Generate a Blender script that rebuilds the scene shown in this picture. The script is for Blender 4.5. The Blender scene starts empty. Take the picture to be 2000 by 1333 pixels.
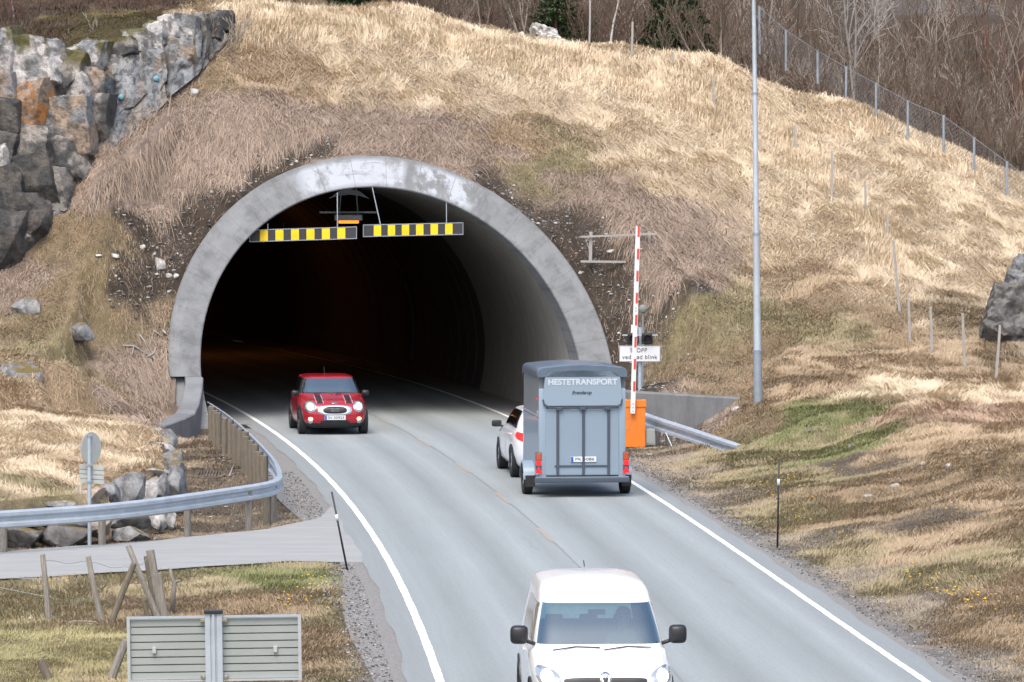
import bpy, bmesh, math, random
import numpy as np
from mathutils import Vector, Matrix
random.seed(5); RNG = np.random.default_rng(11)
R = math.radians
# ------------------------------------------------------------------ camera, world, sun, exposure
F = 9000.0; CH = 6.9; PIT = math.atan(364.5/F)
scene = bpy.context.scene; C = scene.collection
cd = bpy.data.cameras.new('camera'); cam = bpy.data.objects.new('camera', cd); C.objects.link(cam)
cd.sensor_width = 36; cd.lens = F/2000*36; cd.clip_start = 1; cd.clip_end = 3000
cam.location = (0, 0, CH); cam.rotation_euler = (math.pi/2-PIT, 0, 0); scene.camera = cam
SUN_EL, SUN_AZ = 58, 195            # high and behind the camera to the left, under thin cloud
w = bpy.data.worlds.new('World'); scene.world = w; w.use_nodes = True
nt = w.node_tree; sk = nt.nodes.new('ShaderNodeTexSky'); sk.sky_type = 'NISHITA'; sk.sun_disc = False
sk.sun_elevation = R(SUN_EL); sk.sun_rotation = R(SUN_AZ); sk.air_density = 1.0; sk.dust_density = 4.0; sk.ozone_density = 1.0
nt.links.new(sk.outputs[0], nt.nodes['Background'].inputs[0]); nt.nodes['Background'].inputs[1].default_value = 0.15
sd = bpy.data.lights.new('sun', 'SUN'); so = bpy.data.objects.new('sun', sd); C.objects.link(so)
sd.energy = 1.2; sd.angle = R(32); sd.color = (1, .95, .88)
az = R(SUN_AZ); el = R(SUN_EL)
sdir = Vector((math.sin(az)*math.cos(el), math.cos(az)*math.cos(el), math.sin(el)))
so.rotation_euler = (-sdir).to_track_quat('-Z', 'Y').to_euler()
vs = scene.view_settings; vs.view_transform = 'Standard'; vs.look = 'None'; vs.gamma = 1; vs.exposure = 0.93
scene.cycles.max_bounces = 6

# ------------------------------------------------------------------ helpers
cp, sp = math.cos(PIT), math.sin(PIT)
def P(x, y, d):
    """point seen at photo pixel (x, y), d metres out"""
    a = (x-1000)/F; b = (666.5-y)/F
    v = Vector((a, cp+b*sp, -sp+b*cp)); v *= d/v.y
    return Vector((v.x, v.y, CH+v.z))
def G(x, y, z=0.0):
    a = (x-1000)/F; b = (666.5-y)/F
    v = Vector((a, cp+b*sp, -sp+b*cp)); v *= (z-CH)/v.z
    return Vector((v.x, v.y, z))
ORG = {}
def props(o, label=None, cat=None, group=None, kind=None):
    if label: o['label'] = label
    if cat: o['category'] = cat
    if group: o['group'] = group
    if kind: o['kind'] = kind
    return o
def thing(name, label, cat, loc, rz=0, group=None):
    o = bpy.data.objects.new(name, None); C.objects.link(o); o.location = loc; o.rotation_euler = (0, 0, rz)
    o.empty_display_size = .2
    ORG[o.name] = Vector(loc)
    return props(o, label, cat, group)
class MB:
    def __init__(s): s.v = []; s.f = []; s.mi = []; s.m = 0
    def add(s, vs_, fs_, T=None):
        n = len(s.v)
        for p in vs_: s.v.append(T @ Vector(p) if T is not None else Vector(p))
        for f in fs_: s.f.append([i+n for i in f]); s.mi.append(s.m)
        return s
    def box(s, c, d, T=None, rz=0):
        c = Vector(c); h = Vector(d)/2; M = Matrix.Translation(c) @ Matrix.Rotation(rz, 4, 'Z')
        if T is not None: M = T @ M
        vv = [(x*h.x, y*h.y, z*h.z) for x in (-1, 1) for y in (-1, 1) for z in (-1, 1)]
        return s.add(vv, [(0,1,3,2),(4,6,7,5),(0,4,5,1),(2,3,7,6),(0,2,6,4),(1,5,7,3)], M)
    def rbox(s, c, d, b=.02, T=None, rz=0):
        bm = bmesh.new(); bmesh.ops.create_cube(bm, size=1)
        for v in bm.verts: v.co = Vector((v.co.x*d[0], v.co.y*d[1], v.co.z*d[2]))
        bmesh.ops.bevel(bm, geom=bm.edges[:], offset=b, segments=2, profile=.6, affect='EDGES')
        M = Matrix.Translation(Vector(c)) @ Matrix.Rotation(rz, 4, 'Z')
        if T is not None: M = T @ M
        bm.verts.index_update(); s.add([v.co.copy() for v in bm.verts], [[v.index for v in f.verts] for f in bm.faces], M); bm.free(); return s
    def tube(s, pts, rad, n=8, cap=True):
        pts = [Vector(p) for p in pts]
        if not hasattr(rad, '__len__'): rad = [rad]*len(pts)
        vv = []; ff = []; up = None
        for i, p in enumerate(pts):
            t = (pts[min(i+1, len(pts)-1)]-pts[max(i-1, 0)]).normalized()
            if up is None: up = t.orthogonal().normalized()
            up = (up-t*up.dot(t)).normalized(); b = t.cross(up)
            for k in range(n):
                a = 2*math.pi*k/n; vv.append(p+(up*math.cos(a)+b*math.sin(a))*rad[i])
        for i in range(len(pts)-1):
            for k in range(n):
                ff.append((i*n+k, i*n+(k+1) % n, (i+1)*n+(k+1) % n, (i+1)*n+k))
        if cap: ff.append(tuple(range(n))[::-1]); ff.append(tuple((len(pts)-1)*n+k for k in range(n)))
        return s.add(vv, ff)
    def sweep(s, pts, prof, closed=True):
        """prof: (side, z) swept along horizontal polyline"""
        pts = [Vector(p) for p in pts]; n = len(prof); vv = []; ff = []
        for i, p in enumerate(pts):
            t = pts[min(i+1, len(pts)-1)]-pts[max(i-1, 0)]; t.z = 0; t.normalize(); nn = Vector((t.y, -t.x, 0))
            for a, z in prof: vv.append(p+nn*a+Vector((0, 0, z)))
        for i in range(len(pts)-1):
            for k in range(n if closed else n-1):
                ff.append((i*n+k, i*n+(k+1) % n, (i+1)*n+(k+1) % n, (i+1)*n+k))
        if closed: ff.append(tuple(range(n))[::-1]); ff.append(tuple((len(pts)-1)*n+k for k in range(n)))
        return s.add(vv, ff)
    def build(s, name, mats, parent=None, smooth=False, local=False, auto=None):
        me = bpy.data.meshes.new(name)
        o_ = Vector((0, 0, 0))
        if parent is not None and not local: o_ = ORG[parent.name]
        me.from_pydata([tuple(p-o_) for p in s.v], [], s.f)
        mats = mats if isinstance(mats, (list, tuple)) else [mats]
        for m in mats: me.materials.append(m)
        if len(mats) > 1: me.polygons.foreach_set('material_index', s.mi)
        if smooth: me.polygons.foreach_set('use_smooth', [True]*len(me.polygons))
        me.update(); bm = bmesh.new(); bm.from_mesh(me); bmesh.ops.recalc_face_normals(bm, faces=bm.faces); bm.to_mesh(me); bm.free()
        if smooth and auto: me.set_sharp_from_angle(angle=R(auto))
        o = bpy.data.objects.new(name, me); C.objects.link(o)
        if parent is not None: o.parent = parent; ORG[o.name] = ORG.get(parent.name, Vector((0, 0, 0)))
        return o
def npmesh(name, V, Q, mats, T3=None, col=None, smooth=False, parent=None):
    me = bpy.data.meshes.new(name); nq = len(Q); nt3 = 0 if T3 is None else len(T3)
    me.vertices.add(len(V)); me.vertices.foreach_set('co', np.ascontiguousarray(V, np.float32).ravel())
    loops = Q.ravel() if nt3 == 0 else (np.concatenate([Q.ravel(), T3.ravel()]) if nq else T3.ravel())
    me.loops.add(len(loops)); me.loops.foreach_set('vertex_index', loops.astype(np.int32))
    st = np.concatenate([np.arange(nq)*4, nq*4+np.arange(nt3)*3]).astype(np.int32)
    me.polygons.add(nq+nt3); me.polygons.foreach_set('loop_start', st)
    if smooth: me.polygons.foreach_set('use_smooth', np.ones(nq+nt3, bool))
    for m in (mats if isinstance(mats, (list, tuple)) else [mats]): me.materials.append(m)
    me.update(calc_edges=True)
    if col is not None:
        ca = me.color_attributes.new('Col', 'FLOAT_COLOR', 'POINT')
        ca.data.foreach_set('color', np.c_[col, np.ones(len(col))].astype(np.float32).ravel())
    me.validate()
    o = bpy.data.objects.new(name, me); C.objects.link(o)
    if parent is not None: o.parent = parent
    return o
# numpy value noise
_L = RNG.random((256, 256))
def vnoise(x, y):
    xi = np.floor(x).astype(int); yi = np.floor(y).astype(int); fx = x-xi; fy = y-yi
    fx = fx*fx*(3-2*fx); fy = fy*fy*(3-2*fy); a = xi & 255; b = (xi+1) & 255; c = yi & 255; d = (yi+1) & 255
    return (_L[a, c]*(1-fx)+_L[b, c]*fx)*(1-fy)+(_L[a, d]*(1-fx)+_L[b, d]*fx)*fy
def fbm(x, y, o=4):
    r = 0; a = .5
    for i in range(o): r = r+a*vnoise(x+17.3*i, y+5.1*i); x = x*2.03; y = y*2.03; a *= .5
    return r/(1-.5**o)
# ------------------------------------------------------------------ materials
def mat(name, col, rough=.6, metal=0, noise=0, nscale=5, bump=0, bscale=40, spec=.5, coat=0, emit=None, es=0, stretch=None, col2=None, thresh=None, alpha=None):
    m = bpy.data.materials.new(name); m.use_nodes = True; t = m.node_tree; N = t.nodes; Lk = t.links
    b = N['Principled BSDF']; b.inputs['Base Color'].default_value = (*col, 1); b.inputs['Roughness'].default_value = rough
    b.inputs['Metallic'].default_value = metal; b.inputs['Specular IOR Level'].default_value = spec; b.inputs['Coat Weight'].default_value = coat
    b.inputs['Coat Roughness'].default_value = .08
    if emit: b.inputs['Emission Color'].default_value = (*emit, 1); b.inputs['Emission Strength'].default_value = es
    if noise or bump:
        tc = N.new('ShaderNodeTexCoord'); mp = N.new('ShaderNodeMapping'); Lk.new(tc.outputs['Object'], mp.inputs[0])
        if stretch: mp.inputs['Scale'].default_value = stretch
    if noise:
        n = N.new('ShaderNodeTexNoise'); n.inputs['Scale'].default_value = nscale; n.inputs['Detail'].default_value = 8; n.inputs['Roughness'].default_value = .65
        Lk.new(mp.outputs[0], n.inputs[0]); r = N.new('ShaderNodeValToRGB')
        lo, hi = thresh or (.3, .7)
        r.color_ramp.elements[0].position = lo; r.color_ramp.elements[1].position = hi
        c2 = col2 or tuple(c*(1-noise) for c in col)
        r.color_ramp.elements[0].color = (*c2, 1); r.color_ramp.elements[1].color = (*col, 1)
        Lk.new(n.outputs[0], r.inputs[0]); Lk.new(r.outputs[0], b.inputs['Base Color'])
    if bump:
        n2 = N.new('ShaderNodeTexNoise'); n2.inputs['Scale'].default_value = bscale; n2.inputs['Detail'].default_value = 6
        Lk.new(mp.outputs[0], n2.inputs[0]); bp = N.new('ShaderNodeBump'); bp.inputs['Strength'].default_value = bump; bp.inputs['Distance'].default_value = .02
        Lk.new(n2.outputs[0], bp.inputs['Height']); Lk.new(bp.outputs[0], b.inputs['Normal'])
    return m
def attrmat(name, rough=.9, noise=.25, nscale=6, bump=.5, bscale=30, trans=0, fine=60, speck=0):
    m = mat(name, (.5, .5, .5), rough, spec=.2); t = m.node_tree; N = t.nodes; Lk = t.links; b = N['Principled BSDF']
    a = N.new('ShaderNodeAttribute'); a.attribute_name = 'Col'; tc = N.new('ShaderNodeTexCoord')
    out = a.outputs['Color']
    if noise:
        for sc_, am in ((nscale, noise), (fine, noise)):
            n = N.new('ShaderNodeTexNoise'); n.inputs['Scale'].default_value = sc_; n.inputs['Detail'].default_value = 8; n.inputs['Roughness'].default_value = .7
            Lk.new(tc.outputs['Object'], n.inputs[0]); mr = N.new('ShaderNodeMapRange')
            mr.inputs[1].default_value = .3; mr.inputs[2].default_value = .7; mr.inputs[3].default_value = 1-am; mr.inputs[4].default_value = 1+am
            Lk.new(n.outputs[0], mr.inputs[0]); v = N.new('ShaderNodeVectorMath'); v.operation = 'SCALE'
            Lk.new(out, v.inputs[0]); Lk.new(mr.outputs[0], v.inputs['Scale']); out = v.outputs[0]
    Lk.new(out, b.inputs['Base Color'])
    if bump:
        n2 = N.new('ShaderNodeTexNoise'); n2.inputs['Scale'].default_value = bscale; n2.inputs['Detail'].default_value = 8; n2.inputs['Roughness'].default_value = .7
        Lk.new(tc.outputs['Object'], n2.inputs[0]); bp = N.new('ShaderNodeBump'); bp.inputs['Strength'].default_value = bump; bp.inputs['Distance'].default_value = .06
        Lk.new(n2.outputs[0], bp.inputs['Height']); Lk.new(bp.outputs[0], b.inputs['Normal'])
    return m
def paint(name, col, rough=.25, inner=(.03, .03, .035), coat=.6, metal=0):
    m = mat(name, col, rough, metal, coat=coat); t = m.node_tree; N = t.nodes; b = N['Principled BSDF']
    g = N.new('ShaderNodeNewGeometry'); mx = N.new('ShaderNodeMix'); mx.data_type = 'RGBA'
    mx.inputs[6].default_value = (*col, 1); mx.inputs[7].default_value = (*inner, 1)
    t.links.new(g.outputs['Backfacing'], mx.inputs[0]); t.links.new(mx.outputs[2], b.inputs['Base Color'])
    return m
def glass(name, tint=(.45, .52, .55), gl=.35):
    m = bpy.data.materials.new(name); m.use_nodes = True; t = m.node_tree; N = t.nodes; N.clear()
    o = N.new('ShaderNodeOutputMaterial'); tr = N.new('ShaderNodeBsdfTransparent'); tr.inputs[0].default_value = (*tint, 1)
    gs = N.new('ShaderNodeBsdfGlossy'); gs.inputs['Roughness'].default_value = .05; gs.inputs['Color'].default_value = (.85, .97, .95, 1)
    lw = N.new('ShaderNodeLayerWeight'); lw.inputs[0].default_value = gl; mx = N.new('ShaderNodeMixShader')
    mr = N.new('ShaderNodeMapRange'); mr.inputs[3].default_value = gl; mr.inputs[4].default_value = .95
    t.links.new(lw.outputs['Fresnel'], mr.inputs[0]); t.links.new(mr.outputs[0], mx.inputs[0]); t.links.new(tr.outputs[0], mx.inputs[1]); t.links.new(gs.outputs[0], mx.inputs[2]); t.links.new(mx.outputs[0], o.inputs[0])
    return m
M = {}
M['galv'] = mat('galvanised_steel', (.50, .56, .62), .42, .35, noise=.25, nscale=3, bump=.1, bscale=20)
M['galvd'] = mat('dull_steel', (.32, .37, .42), .5, .3, noise=.25, nscale=6)
M['wood'] = mat('weathered_wood', (.33, .30, .26), .85, noise=.5, nscale=6, bump=.5, bscale=30, stretch=(6, 6, .8))
M['woodg'] = mat('grey_wood', (.42, .40, .38), .85, noise=.4, nscale=8, bump=.4, bscale=30, stretch=(6, 6, 1))
M['woodd'] = mat('dark_round_wood', (.21, .18, .135), .85, noise=.45, nscale=6, bump=.5, bscale=30, stretch=(5, 5, .8))
M['black'] = mat('black_plastic', (.015, .015, .018), .45)
M['rubber'] = mat('rubber', (.018, .018, .02), .8, noise=.2)
M['white'] = mat('white_paint', (.66, .68, .69), .45, noise=.06, nscale=4)
M['redp'] = mat('red_reflective', (.50, .07, .05), .45)
M['orange'] = mat('orange_paint', (.75, .20, .02), .4, noise=.15, nscale=4)
M['yellow'] = mat('yellow_reflective', (.85, .58, .01), .4, noise=.35, nscale=3, thresh=(.25, .5))
M['char'] = mat('charcoal_board', (.035, .035, .04), .5)
M['chrome'] = mat('chrome', (.75, .77, .8), .15, 1)
M['alu'] = mat('brushed_aluminium', (.58, .62, .66), .35, .6, noise=.1, nscale=3, stretch=(1, 1, 8))
M['sgrey'] = mat('sign_back_grey', (.33, .36, .345), .45, .1, noise=.12, nscale=2)
M['twig'] = mat('bare_twigs', (.135, .10, .07), .9)
M['twigr'] = mat('reddish_twigs', (.14, .08, .06), .9)
M['twigp'] = mat('pale_twigs', (.31, .265, .215), .9)
M['palebark'] = mat('pale_bark', (.44, .41, .37), .9, noise=.3)
M['bark'] = mat('birch_bark', (.50, .47, .44), .8, noise=.7, nscale=8, stretch=(1, 1, 2), thresh=(.35, .5))
M['barkr'] = mat('reddish_bark', (.30, .15, .09), .8, noise=.5, nscale=8)
M['needle'] = mat('spruce_needles', (.075, .125, .05), .8, noise=.4, nscale=3)
M['skin'] = mat('skin', (.55, .32, .24), .6)
M['cloth'] = mat('dark_cloth', (.05, .055, .07), .9)
M['hair'] = mat('brown_hair', (.06, .04, .03), .8)
M['blade'] = attrmat('grass_blades', rough=.75, noise=0, bump=0)
M['terrain'] = attrmat('ground_cover', rough=.95, noise=.35, nscale=3, bump=1, bscale=25, fine=40)
M['rock'] = attrmat('cliff_rock', rough=.85, noise=.38, nscale=3.5, bump=1, bscale=11, fine=26)
M['wire'] = mat('wire', (.28, .30, .33), .6, .4)

def rockmat(name, c, c2, moss=0):
    m = mat(name, c, .88, noise=.5, nscale=4.5, bump=1, bscale=9, col2=c2, thresh=(.38, .60))
    if moss:
        t = m.node_tree; N = t.nodes; b = N['Principled BSDF']; src = b.inputs['Base Color'].links[0].from_socket
        g = N.new('ShaderNodeNewGeometry'); sx = N.new('ShaderNodeSeparateXYZ'); t.links.new(g.outputs['Normal'], sx.inputs[0])
        n = N.new('ShaderNodeTexNoise'); n.inputs['Scale'].default_value = 3; n.inputs['Detail'].default_value = 6
        tc = N.new('ShaderNodeTexCoord'); t.links.new(tc.outputs['Object'], n.inputs[0])
        ma = N.new('ShaderNodeMath'); ma.operation = 'MULTIPLY'; t.links.new(sx.outputs[2], ma.inputs[0]); t.links.new(n.outputs[0], ma.inputs[1])
        mr = N.new('ShaderNodeMapRange'); mr.inputs[1].default_value = .36; mr.inputs[2].default_value = .5; t.links.new(ma.outputs[0], mr.inputs[0])
        mx = N.new('ShaderNodeMix'); mx.data_type = 'RGBA'; mx.inputs[7].default_value = (.13, .095, .03, 1)
        t.links.new(mr.outputs[0], mx.inputs[0]); t.links.new(src, mx.inputs[6]); t.links.new(mx.outputs[2], b.inputs['Base Color'])
    return m
M['rockg'] = rockmat('grey_rock', (.27, .275, .28), (.10, .10, .10), 1)
M['rockl'] = rockmat('pale_rock', (.50, .49, .47), (.22, .21, .20), 1)
M['rockt'] = rockmat('tan_rock', (.42, .34, .27), (.22, .20, .18), 1)
M['rockw'] = rockmat('lichen_rock', (.62, .61, .58), (.12, .11, .10), 0)
M['rockd'] = rockmat('dark_rock', (.17, .165, .16), (.07, .068, .066), 1)
M['pebble'] = mat('white_stones', (.62, .62, .60), .8, noise=.5, nscale=2.5)

# ------------------------------------------------------------------ road geometry
_r = np.array([(60.2,5.35),(65.2,5.07),(70.7,4.7),(76.8,4.15),(82.5,3.67),(97.3,2.43),(110,1.2),(122,-.05),(139,-3.0),(160,-7.6)])
_l = np.array([(62.2,-1.04),(70.7,-1.6),(78.3,-2.15),(88.9,-2.97),(96.6,-3.72),(103.8,-4.6),(117.6,-6.4),(139,-9.9),(160,-14.4)])
YY = np.arange(30, 201, 1.0)
def _ext(t, deg):
    c = np.polyfit(t[:, 0]-100, t[:, 1], deg); v = np.polyval(c, YY-100); dv = np.polyval(np.polyder(c), YY-100)
    i0 = int(60-30); i1 = int(158-30)
    v[:i0] = v[i0]+(YY[:i0]-YY[i0])*dv[i0]; v[i1:] = v[i1]+dv[i1]*(YY[i1:]-YY[i1])-(YY[i1:]-YY[i1])**2/700
    return v
XRt = _ext(_r, 4); XLt = _ext(_l, 4)
XR = lambda y: np.interp(y, YY, XRt); XL = lambda y: np.interp(y, YY, XLt)
XC = lambda y: (XR(y)+XL(y))/2
# portal frame (fitted): centre, axis, face tilt
PX, PY, PHI, PK, PSI, PZ, RI, RO = -2.902, 116.655, .203, .629, -.156, 1.25, 4.792, 5.617
er = np.array([math.cos(PHI), math.sin(PHI)]); ea = np.array([-math.sin(PHI), math.cos(PHI)])
def face_pt(a, rad, back=0.0, z=None):
    """point on the tilted portal face at angle a"""
    u = rad*math.cos(a); zz = PZ+rad*math.sin(a)
    if z is not None: zz = z
    v = PK*zz+PSI*u+back
    return Vector((PX+u*er[0]+v*ea[0], PY+u*er[1]+v*ea[1], zz))
def uv_of(X, Y):
    dx = X-PX; dy = Y-PY
    return dx*er[0]+dy*er[1], dx*ea[0]+dy*ea[1]

# ------------------------------------------------------------------ terrain control points  (x, y, depth, class)
CP = []
def cpts(s):
    for ln in s.strip().split('\n'):
        for q in ln.split(';'):
            q = q.split()
            if len(q) >= 3: CP.append((float(q[0]), float(q[1]), float(q[2]), q[3] if len(q) > 3 else 'mauve'))
cpts('''
770 18 130 straw; 600 30 129 straw; 480 25 128 straw; 900 60 130 straw; 1000 92 130 straw; 1120 108 130.5 straw; 1235 118 131 straw; 1330 128 131.5 straw; 1450 140 132.5 straw
560 150 124.5 tan; 700 140 125 straw; 850 170 125 straw; 1000 200 125.5 straw; 1150 220 126.5 straw; 1300 240 127.5 straw; 1450 250 129.5 straw
480 150 124 tan; 450 250 121 mauve; 550 250 121.5 mauve; 700 240 122.3 mauve; 850 250 122 mauve; 950 330 120.6 mauve; 1000 270 123 tan; 1080 310 122.5 olive
1100 380 119.8 mauve; 1200 440 119 mauve; 1180 520 117.8 dirt; 1230 620 116 dirt; 1150 480 118 dirt; 1290 540 118 dirt; 1310 640 116 dirt
1300 330 123.5 straw; 1450 360 125 straw; 1600 400 125.5 straw; 1250 400 120.5 mauve; 1350 450 121 mauve; 1330 520 119.5 mauve
1500 480 122 straw; 1700 480 122.5 straw; 1600 560 119.5 tan; 1440 590 118 olive; 1400 640 116.5 olive; 1350 690 115 brown; 1480 680 115.5 brown; 1600 650 116 olive
1550 250 132.5 straw; 1652 210 134 straw; 1710 250 133.5 straw; 1772 285 132.5 straw; 1843 300 132.5 straw; 1903 345 131.5 straw; 1967 400 130.5 straw; 2040 440 129.5 straw
1700 360 128 straw; 1850 400 127.5 straw; 2000 480 126.5 straw; 1800 480 124 straw; 1900 560 121.5 straw; 2020 580 121 tan; 1750 570 119.5 straw
1720 650 116 brown; 1840 690 113.5 tan; 1960 750 109.5 tan; 2020 700 113 ochre; 1900 620 117.5 ochre
1600 720 112.5 tan; 1800 760 107 straw; 1950 820 101 pinky; 1750 800 102 pinky; 2050 830 99 tan; 1900 780 105 straw
1500 750 110.5 brown; 1400 740 112.3 brown; 1320 745 113.2 mauve; 1240 745 113.8 dirt; 1560 770 107.5 tan
1460 800 107.5 brown; 1500 812 106 brown; 1400 815 108.5 mauve; 1440 830 107 brown; 1600 830 103 green; 1620 800 104.6 green; 1540 850 103.2 green; 1710 825 102.3 green; 1640 890 98 green; 1680 850 101 green; 1550 880 102 green; 1480 870 104.5 olive; 1420 860 105.5 brown
1740 870 97 tan; 1850 880 95 tan; 1950 900 90 brown; 2060 930 86 brown; 1650 925 95.5 ditch; 1870 1003 82.2 ditch; 1600 862 102.3 olive; 1690 838 102.0 olive; 1530 880 101.8 olive; 1960 1175 69.2 brown; 1540 950 94.5 olive; 1460 920 99 olive; 1380 900 102 olive
1750 960 88 brown; 1880 980 83.5 tan; 2000 1000 79.5 brown; 1650 1020 85.5 brown; 1560 1020 86.5 olive; 1800 1070 77 tan; 1950 1100 73.5 olive; 2060 1120 71 tan
1900 1200 67.2 brown; 2000 1250 64.2 brown; 1750 1150 72.5 olive; 1980 1180 68.8 tan; 2080 1300 61.5 brown; 1620 1090 78.3 olive
420 60 126.5 tan; 470 120 124.5 tan; 400 160 122.5 brown; 350 230 121.4 mauve; 420 320 119.8 mauve; 300 300 121 mauve; 240 280 121 mauve; 200 360 120 mauve
300 400 119 mauve; 380 400 118.3 dirt; 330 440 118.1 dirt; 280 440 118.4 dirt; 220 460 118.3 dirt; 320 520 117.3 dirt; 240 540 117.3 dirt; 150 440 118.6 brown; 170 520 117.7 ochre
300 600 116.5 brown; 290 670 115.5 mauve; 200 620 116 ochre; 100 560 117.2 brown; 20 560 117.4 mauve; 0 640 116 ochre; 100 660 115 olive; 220 700 114 ochre
310 740 113.8 mauve; 300 790 112 mauve; 200 770 111.5 brown; 100 760 111 tan; 0 740 111.5 tan; -80 700 112.5 ochre
280 835 107 tan; 200 840 104.5 straw; 100 840 103.5 straw; 0 850 102 straw; -100 860 100 straw
310 890 96.5 tan; 230 900 94 straw; 120 910 92.5 tan; 0 920 91.5 straw; -100 930 90 straw; 320 910 92.6 tan; 250 950 87.2 tan; 160 955 85.6 straw; 60 970 84 olive; -60 975 83.5 straw; -200 980 83 straw
-200 700 112 ochre; -200 850 103 straw; -250 500 118 ochre
''')
def gp(s, z, c):
    for q in s.split(';'):
        x, y = map(float, q.split()); p = G(x, y, z); CP.append((x, y, p.y, c))
gp('410 845;380 880;345 890', -.15, 'ditch'); gp('430 900;380 930;400 960;470 980;450 940', -.25, 'ditch')
gp('360 990;440 1010;520 1010;330 1030', -.12, 'ditch'); gp('200 1060;60 1070;-100 1075', -.08, 'ditch')
gp('600 1000;560 900;620 1040;520 850', -.03, 'roadside')
gp('0 1180;150 1180;300 1160;450 1140;600 1110', -.12, 'olive'); gp('640 1160;680 1220;700 1330', -.06, 'olive')
gp('0 1260;150 1260;100 1400;-150 1200', -.15, 'lawn'); gp('350 1230;500 1200;600 1260;560 1330;450 1400', -.15, 'brown'); gp('250 1180;400 1190', -.15, 'brown')
gp('620 1130;560 1120', -.05, 'green')
gp('1240 885;1290 900;1330 925;1270 875', .0, 'roadside'); gp('1400 965;1519 1070;1600 1120;1700 1185;1850 1292;1950 1360', .0, 'roadside')
gp('1300 905', .0, 'roadside'); gp('1250 866;1290 864;1330 866;1300 856', .0, 'dirt'); gp('1365 868', .08, 'dirt')
# far, hidden and off-frame ground
WP = [(-2.9, 60, 0, 'roadside'), (2, 45, 0, 'roadside'), (-20, 60, -.1, 'lawn'), (-12, 50, -.1, 'lawn'), (-8, 38, -.1, 'lawn'), (8, 50, .0, 'brown'), (14, 60, .6, 'brown'),
      (-30, 100, 1, 'straw'), (-40, 125, 4, 'ochre'), (-30, 135, 11.5, 'forest'), (25, 90, 1.5, 'tan'), (30, 120, 3.5, 'straw'), (30, 140, 6, 'forest'), (-13, 124, 9.6, 'forest'), (-20, 125, 10, 'forest'),
      (-13, 122, 9.55, 'moss'), (-11, 122.8, 9.9, 'moss'), (-9.5, 124.3, 10.4, 'moss'), (-10.5, 126, 10.7, 'moss'), (-14, 128, 10.8, 'heath'), (-11, 130, 11.1, 'heath'), (-7.2, 128, 11.2, 'ochre'), (-6, 133, 11.2, 'forest'), (-3, 134, 10.8, 'forest'),
      (-10, 145, 12.3, 'forest'), (0, 140, 9.6, 'forest'), (0, 150, 10.6, 'forest'), (3, 138, 9.4, 'ochre'), (5, 140, 9.2, 'ochre'), (6, 150, 10, 'forest'), (0, 175, 15, 'forest'), (-12, 175, 17, 'forest'),
      (10, 142, 7.2, 'forest'), (14, 145, 6, 'forest'), (18, 142, 5, 'forest'), (8, 165, 9.5, 'forest'), (14, 170, 9, 'heath'), (20, 180, 10.5, 'heath'), (16, 200, 14, 'heath'), (24, 230, 20, 'heath'), (0, 230, 25, 'forest'), (-30, 230, 30, 'forest'), (60, 230, 24, 'heath'), (2, 137.5, 9.5, 'moss'), (5.2, 138.5, 9.1, 'moss'), (-4.5, 133, 10.9, 'moss'), (22, 226, 20, 'heath'), (15, 226, 20, 'heath'), (28, 212, 19, 'heath'), (5, 226, 23, 'forest'), (-8, 226, 25, 'forest'), (60, 160, 8, 'forest')]
for q_ in ((1800, 22, 196), (1770, 34, 192), (1880, 8, 198), (1925, 4, 199), (1905, 88, 178), (1843, 75, 180), (1955, 52, 186), (1690, 10, 200)): WP.append((*P(*q_), 'lichen' if q_[0] in (1800, 1880, 1905) else 'heath'))
for q_ in ((1740, 60, 186), (1840, 40, 190), (1960, 0, 203), (1700, -40, 205), (1850, -60, 210), (1990, 100, 172), (1600, 30, 185), (1850, 120, 170), (1960, 110, 176)): WP.append((*P(*q_), 'heath'))
KP = []; KC = []
for x, y, d, c in CP: p = P(x, y, d); KP.append(tuple(p)); KC.append(c)
for a in WP: KP.append(a[:3]); KC.append(a[3])
for k in range(3, 22):                      # the hill meets the back of the portal ring
    a = math.pi*k/24
    p = face_pt(a, RO+.02, .35); KP.append(tuple(p)); KC.append('dirt' if k not in (9, 10, 11, 12, 13) else 'mauve')
for z in (.9, 1.6): 
    p = face_pt(math.pi, RO+.1, .2, z); KP.append(tuple(p)); KC.append('mauve')
    p = face_pt(0, RO+.1, .4, z); KP.append(tuple(p)); KC.append('dirt')
KP = np.array(KP)
_A = np.sqrt(((KP[:, None, :2]-KP[None, :, :2])**2).sum(-1)+.7**2)
_n = len(KP); _S = np.zeros((_n+3, _n+3)); _S[:_n, :_n] = -_A+np.eye(_n)*.12
_S[:_n, _n] = 1; _S[:_n, _n+1:] = KP[:, :2]; _S[_n, :_n] = 1; _S[_n+1:, :_n] = KP[:, :2].T
_w = np.linalg.solve(_S, np.r_[KP[:, 2], 0, 0, 0])
def rbf(X, Y):
    sh = X.shape; X = X.ravel(); Y = Y.ravel(); out = np.zeros(len(X))
    for i in range(0, len(X), 20000):
        xs = X[i:i+20000]; ys = Y[i:i+20000]
        A = -np.sqrt((xs[:, None]-KP[:, 0])**2+(ys[:, None]-KP[:, 1])**2+.49)
        out[i:i+20000] = A@_w[:_n]+_w[_n]+_w[_n+1]*xs+_w[_n+2]*ys
    return out.reshape(sh)
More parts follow.
